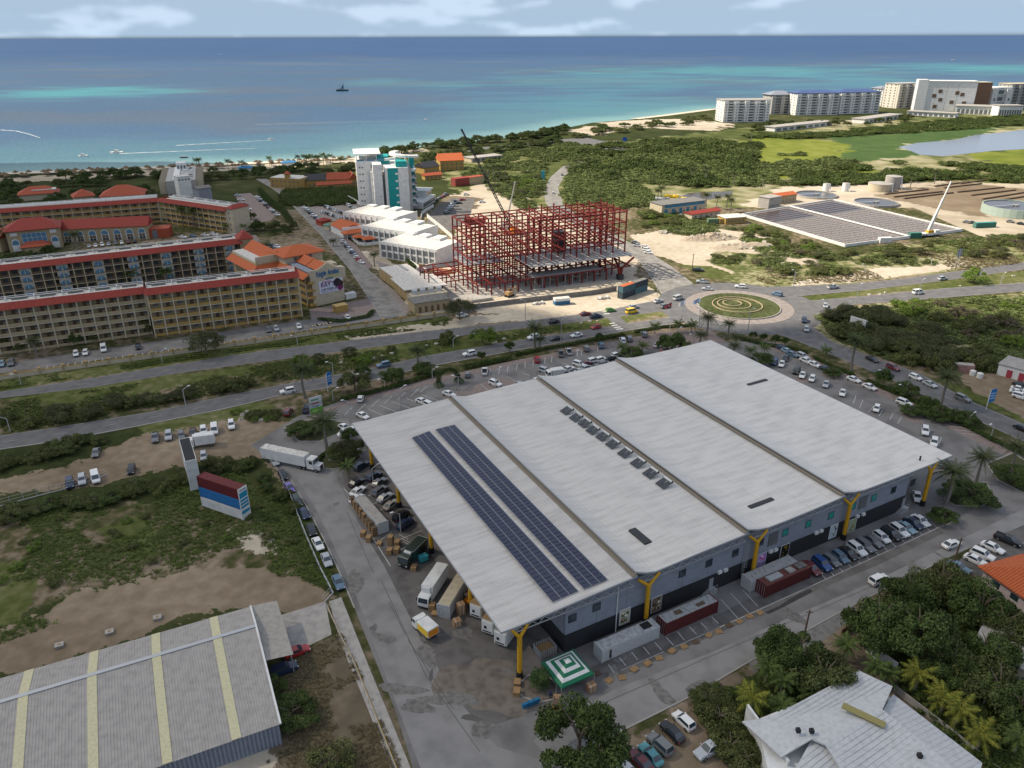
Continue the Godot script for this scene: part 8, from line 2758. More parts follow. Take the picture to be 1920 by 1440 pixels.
	for q in [
		["dense",9.4,-79.6,15,11,"big dark leafy tree at the bottom beside the forklift"],
		["dense",63.8,-103.3,13,10,"broad dark tree over the red garden wall"],
		["dense",68.6,-100.1,15,11,"largest dark tree of the corner thicket"],
		["dense",72.9,-113.5,11,8,"dark tree at the street end of the thicket"],
		["olive",81.1,-115.1,12,9,"tree with bare twigs beside the parked house cars"],
		["dense",83.8,-109.2,12,9,"dark tree against the pink house wall"],
		["olive",85.8,-104.3,11,8,"olive tree below the pink house"],
		["olive",71.9,-98,11,8,"olive tree behind the cream flat roof"],
		["dense",79.9,-98,10,8,"dark tree beside the cream flat roof"],
		["dense",46.8,-97.6,12,9,"round dark tree on the street corner by the palms"],
		["olive",50.2,-93.4,12,8,"olive tree behind the grey house roof"],
		["dense",44.5,-99.9,8,7,"small dark tree at the pavement's edge"],
		["olive",76.5,-90.5,12,8,"olive tree at the right edge below the flat roof"],
		["dense",78.1,-86.3,10,8,"dark tree cut by the right edge, lower"],
		["dense",72.2,-95,9,7,"dark shrub tree behind the yellow palms"],
		["olive",31.3,-90.7,7,3.4,"low shrub beside the bare lot, street end"],
		["scrub",32.5,-87.2,8,3,"low shrub row beside the bare lot, middle"],
		["scrub",32.9,-82.3,8,3,"low shrub row beside the white gable wall"],
		["scrub",34.1,-79.5,7,3,"low shrub at the bottom beside the white gable wall"],
		["dense",-34.2,-88.3,9,3.6,"square clipped dark hedge block beside the warehouse"],
		["dense",-39.2,-94,5,3,"small dark tree at the warehouse wall"],
		["scrub",-26.4,-78.5,9,4,"grey shrub at the bottom edge of the fenced yard"],
		["acacia",-19.6,-275.5,13,7.5,"wide lone tree by the site wall"],
		["acacia",-104,-242.2,15,7,"bare-branched spreading tree at the hotel wall"],
		["bright",-10.2,-251.8,11,6,"light green feathery tree in the road median"],
		["scrub",-22.7,-251.9,8,4,"dark round shrub in the road median"],
		["olive",-47.7,-210.5,11,7,"spreading tree beside the blue flag"],
		["dense",-43.1,-179.7,5,4,"shrub on the island behind the entrance sign"],
		["dense",-56.6,-182.9,9,4,"broad shrub on the long island, left"],
		["dense",-52.2,-185.5,7,3.5,"broad shrub on the long island, right"],
		["olive",-43,-169.3,9,6,"tangled shrub tree on the round island, left"],
		["olive",-40.8,-171.6,8,5,"tangled shrub tree on the round island, right"],
		["dense",-47.1,-222.5,6,4,"leafy shrub of the hedge line, left of the arch"],
		["dense",-37.2,-217.9,9,5,"dense shrub of the hedge line behind the light post"],
		["dense",-27.9,-224.4,8,4,"dense shrub of the hedge line under the tall palm"],
		["ball",-0.7,-242.3,4.2,4.2,"round clipped tree by the carriageway, left"],
		["ball",-10.2,-235.3,3.4,3.4,"round clipped tree by the carriageway, near the arch"],
		["ball",30.7,-250.3,3.6,4,"round clipped tree by the carriageway, right"],
		["ball",85.2,-254,3,3.2,"first of the clipped ball trees by the roundabout"],
		["ball",88,-251.1,3.2,3.4,"second of the clipped ball trees by the roundabout"],
		["ball",91.4,-248.2,3.6,4,"third of the clipped ball trees by the roundabout"],
		["ball",94.3,-247.4,3.2,3.4,"fourth of the clipped ball trees by the roundabout"],
		["dense",53.9,-239.4,12,8,"dark tree group at the roof's far corner, left"],
		["dense",58.6,-233.5,10,7,"dark tree group at the roof's far corner, right"],
		["dense",39.9,-236.4,9,4,"dark shrub bed by the roof's far eave"],
		["dense",81.8,-231.4,8,4,"dark shrub bed at the right car park's top"],
		["ball",113.4,-214,5.5,5.5,"round dark tree between street and right car park"],
		["dense",117,-206.5,8,4.5,"shrub tree beside the right car park's middle"],
		["dense",119.1,-197.9,7,4,"shrub tree beside the right car park, lower"],
		["dense",119.4,-191.1,7,4,"shrub on the brick walk near the second palm"],
		["dense",122.2,-189.4,6,4,"dark shrub near the car park's end"],
		["dense",125,-187.8,7,4,"dark shrub right of the car park's end"],
		["dense",100.9,-221.9,7,2.6,"low planted bed in the right car park"],
		["dense",113.5,-194.9,8,2.6,"low planted bed beside the white car"],
		["dense",118.1,-191.1,8,3,"low planted bed at the car park's lower end"],
		["dense",105,-150.1,13,4,"leafy shrubs on the round bed under the palms"],
		["dense",94.9,-141.7,7,3,"leafy shrub at the foot of the front date palm"],
		["dense",119.9,-158.3,10,4,"leafy shrubs under the right edge palm"],
		["acacia",126.5,-274.2,9,6,"spreading tree at the corner of the right thicket"],
		["bright",201.1,-322.9,13,6,"wide green tree on the right road median"]
	]:
		tree(q[0],"leafy_tree" if q[4]>5.0 else "shrub",q[5],"tree" if q[4]>5.0 else "shrub",Vector2(q[1],q[2]),q[3],q[4],"planted trees and shrubs",int(absf(q[1]*3.0)))
	# hedges
	var hs:=[
		["low clipped hedge along the carriageway, right of the blue flag",pts([-50.4,-204.5,-41.8,-209.6,-32.9,-215.8,-23.7,-223.9]),1.6,1.4],
		["low clipped hedge along the carriageway, right of the arch",pts([-15.8,-228.1,-5.2,-233.3,0,-236]),1.8,1.6],
		["dark hedge along the carriageway opposite the steel frame",pts([0.9,-238.8,12.9,-245,26.2,-250.9,40.2,-257.6]),1.3,1.2],
		["clipped hedge strip under the flags",pts([44.5,-260.8,55,-265.7,67.1,-267.3]),1.4,1.0],
		["clipped hedge strip beside the ball trees",pts([81.1,-253.5,86.9,-247.8,95,-244.2,99.4,-240.3]),1.6,1.2],
		["low hedge strip along the right car park, upper",pts([100.3,-236.1,103.4,-227.9,107.6,-221.5]),1.6,1.1],
		["low hedge strip along the right car park, middle",pts([110.1,-217.4,116.5,-204.6,119.8,-198.5]),1.4,1.0],
		["low hedge strip along the right car park, lower",pts([121.8,-193.4,126.3,-180.1,131.1,-169.3]),1.6,1.2],
		["hedge round the round island with the white board",pts([-48.3,-167.4,-49.2,-170,-47.9,-172.7,-44.2,-173.8]),1.2,1.0],
		["garden hedge bed below the billboard",pts([-73.2,-275.8,-64.2,-273.3,-55.1,-278.6,-54.1,-284.9]),2.2,1.1],
		["row of young palms and shrubs by the white halls",pts([-65,-401,-57,-379,-50,-359,-44.6,-344.9]),1.6,2.0],
		["rounded garden hedge on the lawn of the turning circle",pts([-131,-412,-126,-419,-123,-427]),3.0,2.4],
		["tree row along the main street's left side",pts([-173,-536,-156,-499,-139,-469,-126,-437]),4.0,4.2],
	]
	for h in hs:
		hedge("clipped_hedge",h[0],h[1],h[2],h[3],Color(0.026,0.045,0.013),Color(0.075,0.11,0.03),"clipped hedges")
	# hedge arch
	rng.seed=9
	var ar:=thing("hedge_arch","clipped green hedge arch over the brick walk","hedge",Vector3(Vector2(-19.7,-216.8).x,0,Vector2(-19.7,-216.8).y),yaw_of(Vector2(-16.6,-218.4)-Vector2(-22.7,-215.3)))
	var m:=Mesher.new()
	for i in 15:
		var t:=PI*i/14.0
		leaves(m,Vector3(cos(t)*3.3,1.0+sin(t)*3.6,0),Vector3(0.9,0.9,1.0),90,0.4,Color(0.025,0.045,0.012),Color(0.07,0.1,0.028))
	for x in [-3.4,3.4]:
		leaves(m,Vector3(x,0.5,0.6),Vector3(1.6,0.7,2.4),160,0.4,Color(0.03,0.06,0.012),Color(0.09,0.14,0.03))
	part(ar,"foliage",m,M.leaf)
	# bushes that can be told apart, by area
	var sc:=["scrub","scrub","acacia","olive"]
	var dk:=["scrub","olive","dense"]
	thicket("grey-green thorn bush in the wide strip between the carriageways","bushes between the carriageways",pts([-144.1,-192.8,-121,-200.8,-101.4,-210.1,-83.4,-219.4,-78.9,-215.4,-99.4,-204.9,-117.4,-193.6,-136.1,-186.9]),26,["scrub","scrub","acacia"],5,9,2.2,3.8,1)
	thicket("low bush on the grassy median between the hotel and the supermarket","bushes on the grassy median",pts([-79.7,-229.5,-54.4,-242.2,-33.2,-247.9,-29,-242.9,-51.9,-229.3,-73.3,-218.9]),12,["scrub","bright","acacia"],3.5,6,1.6,3.0,2)
	thicket("dark bush in the thicket above the dirt track","bushes above the dirt track",pts([-134.4,-167.9,-122.8,-176.1,-110.2,-181.8,-107.8,-178.3,-115.7,-173.2,-126.8,-164.3]),14,dk,4,7,1.8,3.0,3)
	thicket("dark bush in the thicket below the dirt track","bushes below the dirt track",pts([-120,-145.2,-107.8,-151.2,-95.2,-153.4,-80.4,-162.2,-78.4,-159.2,-89.1,-151.1,-103.9,-146.4,-116.6,-139.7]),22,dk,4,7,1.6,2.6,4)
	thicket("small weedy bush in the fenced field","bushes in the fenced field",pts([-112.5,-140.7,-93,-148.9,-73.8,-146.6,-59.4,-150.9,-45.4,-134.4,-53.3,-130.8,-77.3,-127.4,-95.9,-113.2]),22,["scrub","bright","scrub"],1.6,3.6,0.5,1.2,5)
	thicket("dark bush at the field's road edge beside the trailer lorry","bushes at the field's road edge",pts([-76,-168.1,-63.8,-170.1,-57.1,-160.3,-48.4,-146.5,-50.3,-144.4,-62.2,-160.3,-74,-164.2]),14,["scrub","dense"],3,5,1.5,2.4,6)
	thicket("low bush beside the verge stones at the yard entrance","bushes by the verge stones",pts([-79.3,-196.6,-71.1,-200,-65.4,-194.8,-67.5,-189.9,-76.2,-191.6]),8,["bright","scrub"],3,5,1.4,2.2,7)
	thicket("broad thorn tree in the right-hand thicket","bushes in the right thicket",pts([120.8,-273.8,139.5,-279.7,149.7,-251.3,153.1,-227.5,140.6,-223.3,127.4,-227.7,118.8,-249,116.4,-259.5]),46,["acacia","scrub","olive","acacia"],8,13,3.5,6.0,8)
	thicket("sunlit thorn bush in the field beyond the right thicket","bushes in the right field",pts([135.2,-289.3,170,-295.6,221.5,-305.6,171.9,-227.3,158.2,-227.4,153.4,-251.2,144.9,-273.5]),34,["scrub","bright","acacia","dry"],5,10,2.0,4.5,9)
	thicket("thorn bush on the strip between plant and right carriageway","bushes below the treatment plant",pts([108,-347.5,141,-368,184,-376,286,-408,259,-364,188.1,-346.5,142.2,-329.8,112,-331.8]),46,["scrub","acacia","scrub","dry"],5,10,1.8,3.6,10)
	thicket("green bush on the slope left of the treatment basin","bushes left of the basin",pts([126,-429,139,-423,160,-376,148,-358,131,-376,124,-410]),26,["scrub","bright"],5,9,1.6,3.2,11)
	thicket("green bush patch right of the steel frame","bushes right of the frame",pts([75,-466,100,-478,102,-443,89,-423,71,-421]),20,["scrub","bright"],5,9,1.8,3.2,12)
	thicket("green bush patch on the sand lot by the brown pole","bushes on the sand lot",pts([98,-369,113,-368,108,-355,98,-357]),6,["scrub"],4,7,1.5,2.5,13)
	thicket("bush on the verge left of the beach road bend","bushes left of the beach road",pts([-32,-604,9,-629,23,-591,18,-500,0,-475,-11,-537]),34,["scrub","bright","acacia"],6,11,2.0,3.6,14)
	thicket("shaded garden tree at the foot of the hotel wing","garden trees at the shaded wing",pts([-181.4,-254.5,-159.9,-263.9,-136.6,-273.5,-130.8,-262,-150.8,-250,-172.9,-240.4]),22,["dense","olive"],4,7,3.0,6.0,15,"garden_tree")
	thicket("garden tree between the lobby and the hotel wings","garden trees by the lobby",pts([-252,-371,-232,-373,-219,-373,-215.3,-347.1,-229.8,-334.3]),12,["dense","olive"],5,8,3.5,6.0,16,"garden_tree")
	thicket("garden shrub in the court behind the signed gable","garden shrubs in the court",pts([-128,-375,-112,-360,-91.6,-332.6,-85.3,-301.9,-103.9,-313]),14,["dense","scrub"],4,7,2.0,4.5,17,"garden_tree")
	thicket("tree on the lawn at the turning circle","trees at the turning circle",pts([-159,-470,-146,-447,-121,-433,-118,-408,-136,-414,-151,-434]),14,["dense","olive"],4,7,3,5.0,18,"garden_tree")
	thicket("leafy tree among the beach road houses","trees by the beach road",pts([-78,-689,-39,-739,22,-795,56,-829,54,-794,-28,-714,-71,-659]),40,["dense","dense","olive"],10,16,5,8,19,"shore_tree")
	thicket("dark tree on the beach behind the thatched shelters","trees behind the beach",pts([-396,-583,-277,-620,-198,-639,-132,-654,-124,-611,-190,-595,-260,-580,-369,-540]),70,["dense","olive","dense"],8,13,4,8,20,"shore_tree")
	thicket("tree among the pool gardens of the hotel","trees in the pool gardens",pts([-357,-532,-259,-558,-238,-519,-272,-508,-328,-485]),22,["dense","olive"],7,12,4,7,21,"garden_tree")
	thicket("dark shore tree hiding the beach right of the tower","trees along the shore",pts([-128,-710,-116,-726,-82,-770,-32,-809,24,-862,62,-923,63,-896,23,-834,-31,-784,-79,-747,-113,-706,-125,-690]),64,["dense","olive","dense"],9,15,5,9,24,"shore_tree")
	thicket("tree on the point before the far hotels","trees on the point",pts([48,-886,107,-938,194,-1009,281,-1091,260,-1006,146,-909,56,-829]),34,["dense","scrub"],10,18,3,6,22,"shore_tree")
	thicket("garden tree between the low pavilions and the far hotels","trees by the far hotels",pts([273,-933,355,-990,468,-1040,521,-1038,472,-962,325,-904,258,-880]),30,["dense","olive"],8,14,4,8,23,"garden_tree")
	# growth nobody could count
	var wild:=crown_mesh("wild",14,46,0.15,0.6,Color(0.06,0.085,0.026),Color(0.17,0.2,0.07),91)
	var wild2:=crown_mesh("wild2",14,46,0.15,0.62,Color(0.04,0.062,0.018),Color(0.125,0.16,0.045),92)
	spread("scrubland","dense green scrub covering the land behind the beach road","scrub",pts([50,-736,100,-785,204,-824,237,-769,170,-565,129,-551,86,-567,46,-603]),900,wild,4,9,2.0,5.0,31,0.012,-0.12)
	spread("scrubland","darker clumps in the green scrub behind the beach road","scrub",pts([50,-736,100,-785,204,-824,237,-769,170,-565,129,-551,86,-567,46,-603]),420,wild2,5,11,3,8,71,0.014,0.08)
	spread("scrubland","sparse green scrub beside the winding beach road","scrub",pts([-36,-604,-14,-714,54,-802,84,-773,27,-656,19,-500,10,-475,-15,-558]),700,wild,3,7,1.5,4,32,0.02,-0.1)
	spread("scrubland","green scrub band right of the beach road and below the thicket","scrub",pts([44,-603,92,-556,92,-490,67,-479,35,-496]),420,wild,3,7,2,4,33)
	spread("scrubland","dark scrub belt along the lagoon","scrub",pts([212,-599,256,-629,332,-664,379,-643,421,-620,383,-561,327,-585,266,-563,206,-558]),560,wild2,4,9,2.5,6,34,0.014,-0.1)
	spread("scrubland","scrub between the lagoon and the far hotels","scrub",pts([251,-855,351,-877,419,-928,548,-1010,714,-1082,642,-968,540,-924,431,-875,336,-839,253,-823]),620,wild2,5,10,2,5,35)
	spread("scrubland","patchy scrub around the yellow grass flats","scrub",pts([111,-685,260,-714,288,-665,208,-564,129,-555]),380,wild,4,9,2,5,36,0.012,0.05)
	spread("scrubland","dark scrub lot between the beach houses and the car park","scrub",pts([-146,-494,-158,-544,-134,-548,-102,-555,-93,-502,-121,-490]),520,wild2,3,5,2,3.5,37)
	spread("scrubland","scrub beside the plant's pale tracks","scrub",pts([78,-466,108,-473,127,-423,159,-374,269,-408,265,-375,183.2,-346.5,128,-329.9,104.3,-347.5,94,-355,123,-377,120,-404,84,-411]),420,wild,2,5,0.8,2.2,38,0.03,0.0)
	spread("scrubland","low scrub over the right-hand field","scrub",pts([116.8,-273.8,143.6,-289.2,221.5,-305.6,169.2,-223,141.1,-221.2,120.4,-244]),420,wild,2,5,0.8,2.2,39,0.03,-0.1)
	spread("undergrowth","tangled undergrowth under the corner thicket trees","undergrowth",pts([63.1,-109.6,76.8,-119.9,88.9,-123.1,90.4,-118.3,94.6,-105.3,76.3,-76.6,69.7,-78.3,64.8,-94.4,65,-102.9]),520,wild2,1.5,3.4,0.8,2.6,40)
	spread("undergrowth","ragged shrubs round the bare lot and the grey house","undergrowth",pts([29.2,-92.4,33,-93.5,38.5,-94.6,46.6,-100.4,53.9,-98,56.5,-95.6,36.4,-87,35,-76.7,32.8,-76.7,32,-86]),240,wild2,1.2,2.6,0.6,1.8,41)
	var t1:=tuft_mesh("tuft",16,Color(0.05,0.075,0.015),Color(0.14,0.17,0.05),51)
	var t2:=tuft_mesh("dry_tuft",16,Color(0.1,0.085,0.045),Color(0.25,0.2,0.12),52)
	spread("grass","weedy grass in the fenced field","grass",pts([-120.2,-141.7,-94.3,-151.6,-78.6,-159.2,-61.5,-166.7,-49.5,-150.9,-33.9,-119.7,-42.7,-123.8,-66.9,-123.1,-94.9,-102.4]),7000,t1,0.4,1.0,0.08,0.32,61,0.03,0.02)
	spread("grass","rough grass on the verge below the hotel wall","grass",pts([-168.1,-216.1,-24.3,-277.1,-23.7,-268.2,-88.1,-245.9,-156.5,-213.3,-163.8,-209.5]),2600,t1,0.4,1.0,0.15,0.4,66,0.04,-0.1)
	spread("grass","rough grass on the median between the carriageways","grass",pts([-158.9,-201.8,-127.8,-213,-83.8,-231.8,-30.9,-252,23,-270.1,34.3,-274.1,27.6,-266.6,-6.5,-251.7,-46.1,-230.6,-86.9,-210,-125.1,-191,-145.4,-180.9]),5200,t1,0.4,1.0,0.15,0.45,62,0.04,0.0)
	spread("grass","dry grass in the fenced yard by the warehouse","grass",pts([-40,-100.2,-31,-108,-24,-94.8,-15.8,-78.7,-37.6,-78.8,-36.3,-85.3]),3500,t2,0.3,0.8,0.08,0.3,63,0.08,-0.1)
	spread("grass","grass on the roundabout's bed","grass",ring(ROUND,15.5),1600,t1,0.4,0.9,0.6,0.9,64,0.06,-0.1)
	spread("grass","rough sunlit grass round the right carriageways","grass",pts([105.6,-334.4,286,-408,253,-355,146.3,-322.4,110.5,-318.9]),3000,t2,0.5,1.4,0.2,0.6,65,0.02,0.0)
	spread("grass","rough sunlit grass in the field right of the roundabout","grass",pts([122.7,-278.6,167.2,-294.3,222,-306.3,171.9,-227.3,142.7,-224.1,120.8,-245,113.5,-259.6]),3600,t2,0.5,1.4,0.2,0.6,67,0.02,0.0)

# ---------------------------------------------------------------- street furniture, signs, boats, shelters
func street_things() -> void:
	var lamp_spots:=[[-136.9,-185.7,4.9],[-91.6,-194,9.5],[-56.5,-222.5,5.3],[-20.2,-246.8,4],[5.1,-275,8.4],[17.3,-252.5,8.7],[60,-303.8,11.3],[67.3,-303.7,5.7],[68.4,-264.5,8.6],[85.1,-259.9,9.1],[119.7,-314.2,8.2],[117.5,-302.5,5.9],[120.5,-281.1,6],[138.1,-293.9,7.8],[159.1,-336.3,4.4],[164.6,-297.7,8.7],[194.2,-346.4,4.3],[209.3,-317,5.4],[-152,-216.8,4],[-115.5,-234.3,4.7],[-74.6,-249.3,4],[-52.8,-204.5,4],[-44.8,-189.7,7.7],[-33.2,-157.2,5.7],[-38.6,-211.9,4],[-32,-198.7,7.3],[-24.2,-138.5,5.6],[-24.9,-219.7,4],[-16,-208.7,6.6],[-4.9,-213.2,6.7],[22.5,-228.6,6.5],[57.8,-252.1,5],[62.7,-247,4.9],[111.7,-216.1,4],[116,-206.8,4],[125,-186.9,4],[128.2,-181.3,4]]
	for i in lamp_spots.size():
		var q: Array=lamp_spots[i]
		var near_road:=i<18
		var o:=thing("street_lamp",("bent-arm lamp post along the carriageways, %s from the left" if near_road else "slim lamp post in the car parks, %s from the left") % nth(i if near_road else i-18),"lamp post",Vector3(q[0],0,q[1]),i*0.0+(0.5 if i % 2 else 3.6),"lamp posts on the roads" if near_road else "lamp posts in the car parks")
		var h: float=q[2]
		tb(o,"pole",M.galv,Vector3(0,0,0),Vector3(0,h-0.8,0),0.16,0.11,7)
		tb(o,"arm",M.galv,Vector3(0,h-0.8,0),Vector3(1.5,h,0),0.08,0.06,6)
		bx(o,"lamp_head",M.lamp_white,1.3,h-0.06,-0.16,2.1,h+0.1,0.16)
	# flags by the roundabout
	var fl:=[[Vector2(57.9,-264.6),"leftmost flag on a tall white pole by the roundabout",Color(0.3,0.05,0.06)],[Vector2(63.4,-267.3),"middle pale flag on a tall white pole by the roundabout",Color(0.6,0.62,0.7)],[Vector2(69.2,-269.6),"rightmost blue-grey flag on a tall white pole by the roundabout",Color(0.2,0.3,0.5)]]
	for q in fl:
		var o:=thing("flag",q[1],"flag",Vector3(q[0].x,0,q[0].y),2.7,"flags by the roundabout")
		tb(o,"pole",M.white,Vector3.ZERO,Vector3(0,10.5,0),0.1,0.06,7)
		var m:=Mesher.new()
		for i in 6:
			var f0:=i/6.0
			var f1:=(i+1)/6.0
			m.quad(Vector3(0.08+f0*2.4,10.3-f0*1.6,sin(f0*7)*0.15),Vector3(0.08+f1*2.4,10.3-f1*1.6,sin(f1*7)*0.15),Vector3(0.08+f1*2.4,8.6-f1*1.3,sin(f1*7)*0.15),Vector3(0.08+f0*2.4,8.6-f0*1.3,sin(f0*7)*0.15))
		part(o,"cloth",m,mat(q[2].r,q[2].g,q[2].b,0.8))
		if q[2].r<0.4:
			bx(o,"cloth_stripe",M.white,0.9,8.6,-0.02,1.5,9.0,0.22)
	# blue banner signs
	var bf:=[[Vector2(-55.7,-210.9),"tall blue banner sign by the carriageway beside the date palm",0.9,1.6],[Vector2(135.8,-197.3),"blue roadside banner sign beside the dusty yard",0.4,2.4]]
	for q in bf:
		var o:=thing("banner_sign",q[1],"sign",Vector3(q[0].x,0,q[0].y),q[2],"blue banner signs")
		tb(o,"pole",M.white,Vector3.ZERO,Vector3(0,6.2,0),0.12,0.1,7)
		var bn:=bx(o,"banner",mat(0.015,0.16,0.45,0.5),0.1,2.2,-0.06,q[3]+0.1,6.2,0.06)
		for k in 3:
			bx(bn,"banner_print",mat(0.4,0.55,0.75,0.6),-q[3]*0.36,-1.0+k*0.8,0.06,q[3]*0.36,-0.65+k*0.8,0.075)
	# entrance pylon and its big blue bow
	var py:=thing("entrance_pylon","square entrance sign with white, red and green boards","sign",Vector3(Vector2(-55.8,-196.4).x,0,Vector2(-55.8,-196.4).y),yaw_of(Vector2(-54.6,-197.5)-Vector2(-57,-195.8)))
	bx(py,"core",M.steel_grey,-1.9,0,-0.25,1.9,5.2,0.25)
	var bc:=[[3.9,5.1,Color(0.55,0.6,0.6)],[3.0,3.8,Color(0.4,0.42,0.44)],[2.1,2.9,Color(0.5,0.5,0.52)],[0.2,2.0,Color(0.12,0.4,0.04)]]
	for i in 4:
		var b:=bx(py,"sign_board",mat(bc[i][2].r,bc[i][2].g,bc[i][2].b,0.5),-1.8,bc[i][0],0.25,1.8,bc[i][1],0.32)
		bx(b,"board_print",mat([0.05,0.35,0.1,0.5][i],[0.2,0.04,0.25,0.6][i],[0.1,0.05,0.4,0.3][i],0.5),-1.4,-0.18,0.035,0.9,0.18,0.05)
	var bow:=thing("ribbon_sculpture","blue ribbon-like sculpture behind the entrance sign","sculpture",Vector3(Vector2(-57.8,-202.4).x,0,Vector2(-57.8,-202.4).y),0.4)
	for i in 7:
		var t:=i*0.9
		tb(bow,"loop",mat(0.05,0.12,0.32,0.4),Vector3(cos(t)*1.6,1.2+sin(t*1.3),sin(t)*0.8),Vector3(cos(t+0.9)*1.6,1.4+sin((t+0.9)*1.3),sin(t+0.9)*0.8),0.28,0.28,7)
	var wb:=thing("notice_board","white notice board at the foot of the big date palm","sign",Vector3(Vector2(-45.7,-168.9).x,0,Vector2(-45.7,-168.9).y),0.1)
	bx(wb,"board",M.white,-0.9,0.4,-0.05,0.9,1.8,0.05)
	bx(wb,"print",mat(0.12,0.14,0.2,0.6),-0.5,1.0,0.05,0.5,1.2,0.06)
	for x in [-0.7,0.7]:
		tb(wb,"leg",M.galv,Vector3(x,0,-0.1),Vector3(x,1.7,-0.1),0.05,0.05,6)
	var rs:=thing("road_sign","pair of tall white direction signs by the right carriageway","sign",Vector3(Vector2(206,-346.2).x,0,Vector2(206,-346.2).y),0.5)
	for x in [-0.9,0.9]:
		tb(rs,"post",M.galv,Vector3(x,0,0),Vector3(x,8,0),0.12,0.12,6)
		bx(rs,"board",M.bluegrey,x-0.8,4.6,0.1,x+0.8,8.4,0.2)
	var bbd:=thing("angled_billboard","white two-sided billboard frame in the right thicket","sign",Vector3(Vector2(123.2,-257.9).x,0,Vector2(123.2,-257.9).y),0.6)
	bx(bbd,"panel",M.white,-0.15,2.4,-3.0,0.15,6.4,3.0)
	br(bbd,"panel_edge",M.white,Vector3(0,6.2,-3),Vector3(4.6,4.4,1.0),0.3,0.3)
	br(bbd,"panel_edge",M.white,Vector3(0,3.6,-3),Vector3(4.6,3.4,1.0),0.3,0.3)
	for z in [-2.2,2.2]:
		tb(bbd,"post",M.galv,Vector3(0,0,z),Vector3(0,2.6,z),0.15,0.15,6)
	for q in [[Vector2(81.9,-339),8.5,"brown wooden pole on the sand lot","wooden_pole"],[Vector2(51.5,-105.3),7.0,"dark wooden utility pole at the street corner","wooden_pole"],[Vector2(89,-126.1),7.0,"dark utility pole beside the house bays","wooden_pole"]]:
		var o:=thing(q[3],q[2],"pole",Vector3(q[0].x,0,q[0].y),0.0,"wooden poles")
		tb(o,"shaft",M.wood_dark,Vector3.ZERO,Vector3(0.15,q[1],0),0.2,0.14,8)
		br(o,"crossbar",M.wood_dark,Vector3(-0.5,q[1]-0.5,0),Vector3(0.8,q[1]-0.5,0),0.1,0.12)
	for q in [[Vector2(23.6,-583.9),"turquoise pylon sign beside the beach road"],[Vector2(112.5,-792.5),"round blue sign by the beach road"]]:
		var o:=thing("pylon_sign",q[1],"sign",Vector3(q[0].x,0,q[0].y),0.0,"signs by the beach road")
		if q[1].begins_with("turq"):
			bx(o,"panel",mat(0.06,0.35,0.45,0.5),-1.2,0.4,-0.3,1.2,7.0,0.3)
			bx(o,"foot",M.white,-1.3,0,-0.4,1.3,0.4,0.4)
		else:
			tb(o,"disc",mat(0.02,0.1,0.45,0.4),Vector3(0,4.2,0.0),Vector3(0,4.2,0.2),2.4,2.4,20)
			tb(o,"post",M.galv,Vector3(0,0,0),Vector3(0,2.4,0),0.15,0.15,6)
	# letters painted on the hotel car park
	var np:=thing("painted_letters","dark NP NP letters laid in the hotel car park's paving","marking",Vector3(Vector2(-70.9,-271).x,0.055,Vector2(-70.9,-271).y),yaw_of(Vector2(-67.9,-273.3)-Vector2(-74.1,-269.3)))
	for x in [-2.2,2.2]:
		bx(np,"panel",M.black,x-1.9,0,-1.2,x+1.9,0.012,1.2)
		var w:=words_on(np,"letters","N P",Vector3(x,0.02,0),1.7,M.cream_pale,0.02)
		w.rotation.x = -PI/2
	# stones on the verge and the median
	rng.seed=12
	var st:=pts([-76.2,-192.6,-76.7,-195.6,-76.1,-197.6,-73.9,-193.9,-72.4,-191.6,-70.4,-192.2,-56.3,-233.8,-46.3,-237.4,-43.7,-239.3,-40.7,-241.6,-29.6,-248.9,-26.4,-250.4,-6.5,-251.2,-5.6,-252.2,-2.8,-254.8,26,-271.2,29.4,-272.9,32.3,-273.5,147.9,-304.3,152.6,-304.9,155.8,-307.1,191.9,-316.4,216.4,-327.2,223,-330.4])
	for i in st.size():
		var o:=thing("verge_stone",("pale boulder on the grass verge, %s from the left" % nth(i-6)) if i>5 else "large pale boulder in the bed at the yard entrance, %s from the left" % nth(i),"stone",Vector3(st[i].x,0.0,st[i].y),rng.randf()*3.0,"boulders on the verges")
		var m:=Mesher.new()
		var s:=rng.randf_range(0.5,0.9)*(1.3 if i<6 else 1.0)
		for k in 7:
			for j in 3:
				var p:=[]
				for c in [[k,j],[k+1,j],[k+1,j+1],[k,j+1]]:
					var a: float=TAU*(c[0] % 7)/7.0
					var b: float=PI*0.5*c[1]/3.0
					var rr:=s*(1.0+0.22*sin(a*3.0+i)+0.1*cos(b*5.0+i))
					p.append(Vector3(cos(a)*cos(b)*rr,sin(b)*rr*0.7,sin(a)*cos(b)*rr))
				m.quad(p[3],p[2],p[1],p[0])
		part(o,"rock",m,M.rock)
	# thatched shelters on the beach
	rng.seed=8
	var a0:=pts([-402,-605,-285,-641,-214,-662,-181,-673,-143,-687])
	for i in 84:
		var p:=on_line(a0,i/83.0)+Vector2(rng.randf_range(-2,2),rng.randf_range(-8,12))
		var o:=thing("thatched_shelter","round brown thatched shelter on the pale beach, %s from the left" % nth(i),"beach shelter",Vector3(p.x,-0.05,p.y),rng.randf()*3.0,"thatched shelters on the beach")
		var r:=rng.randf_range(2.2,3.4)
		tb(o,"thatch",M.thatch,Vector3(0,2.1,0),Vector3(0,3.9,0),r,0.15,12)
		tb(o,"post",M.trunk,Vector3.ZERO,Vector3(0,2.3,0),0.15,0.12,6)
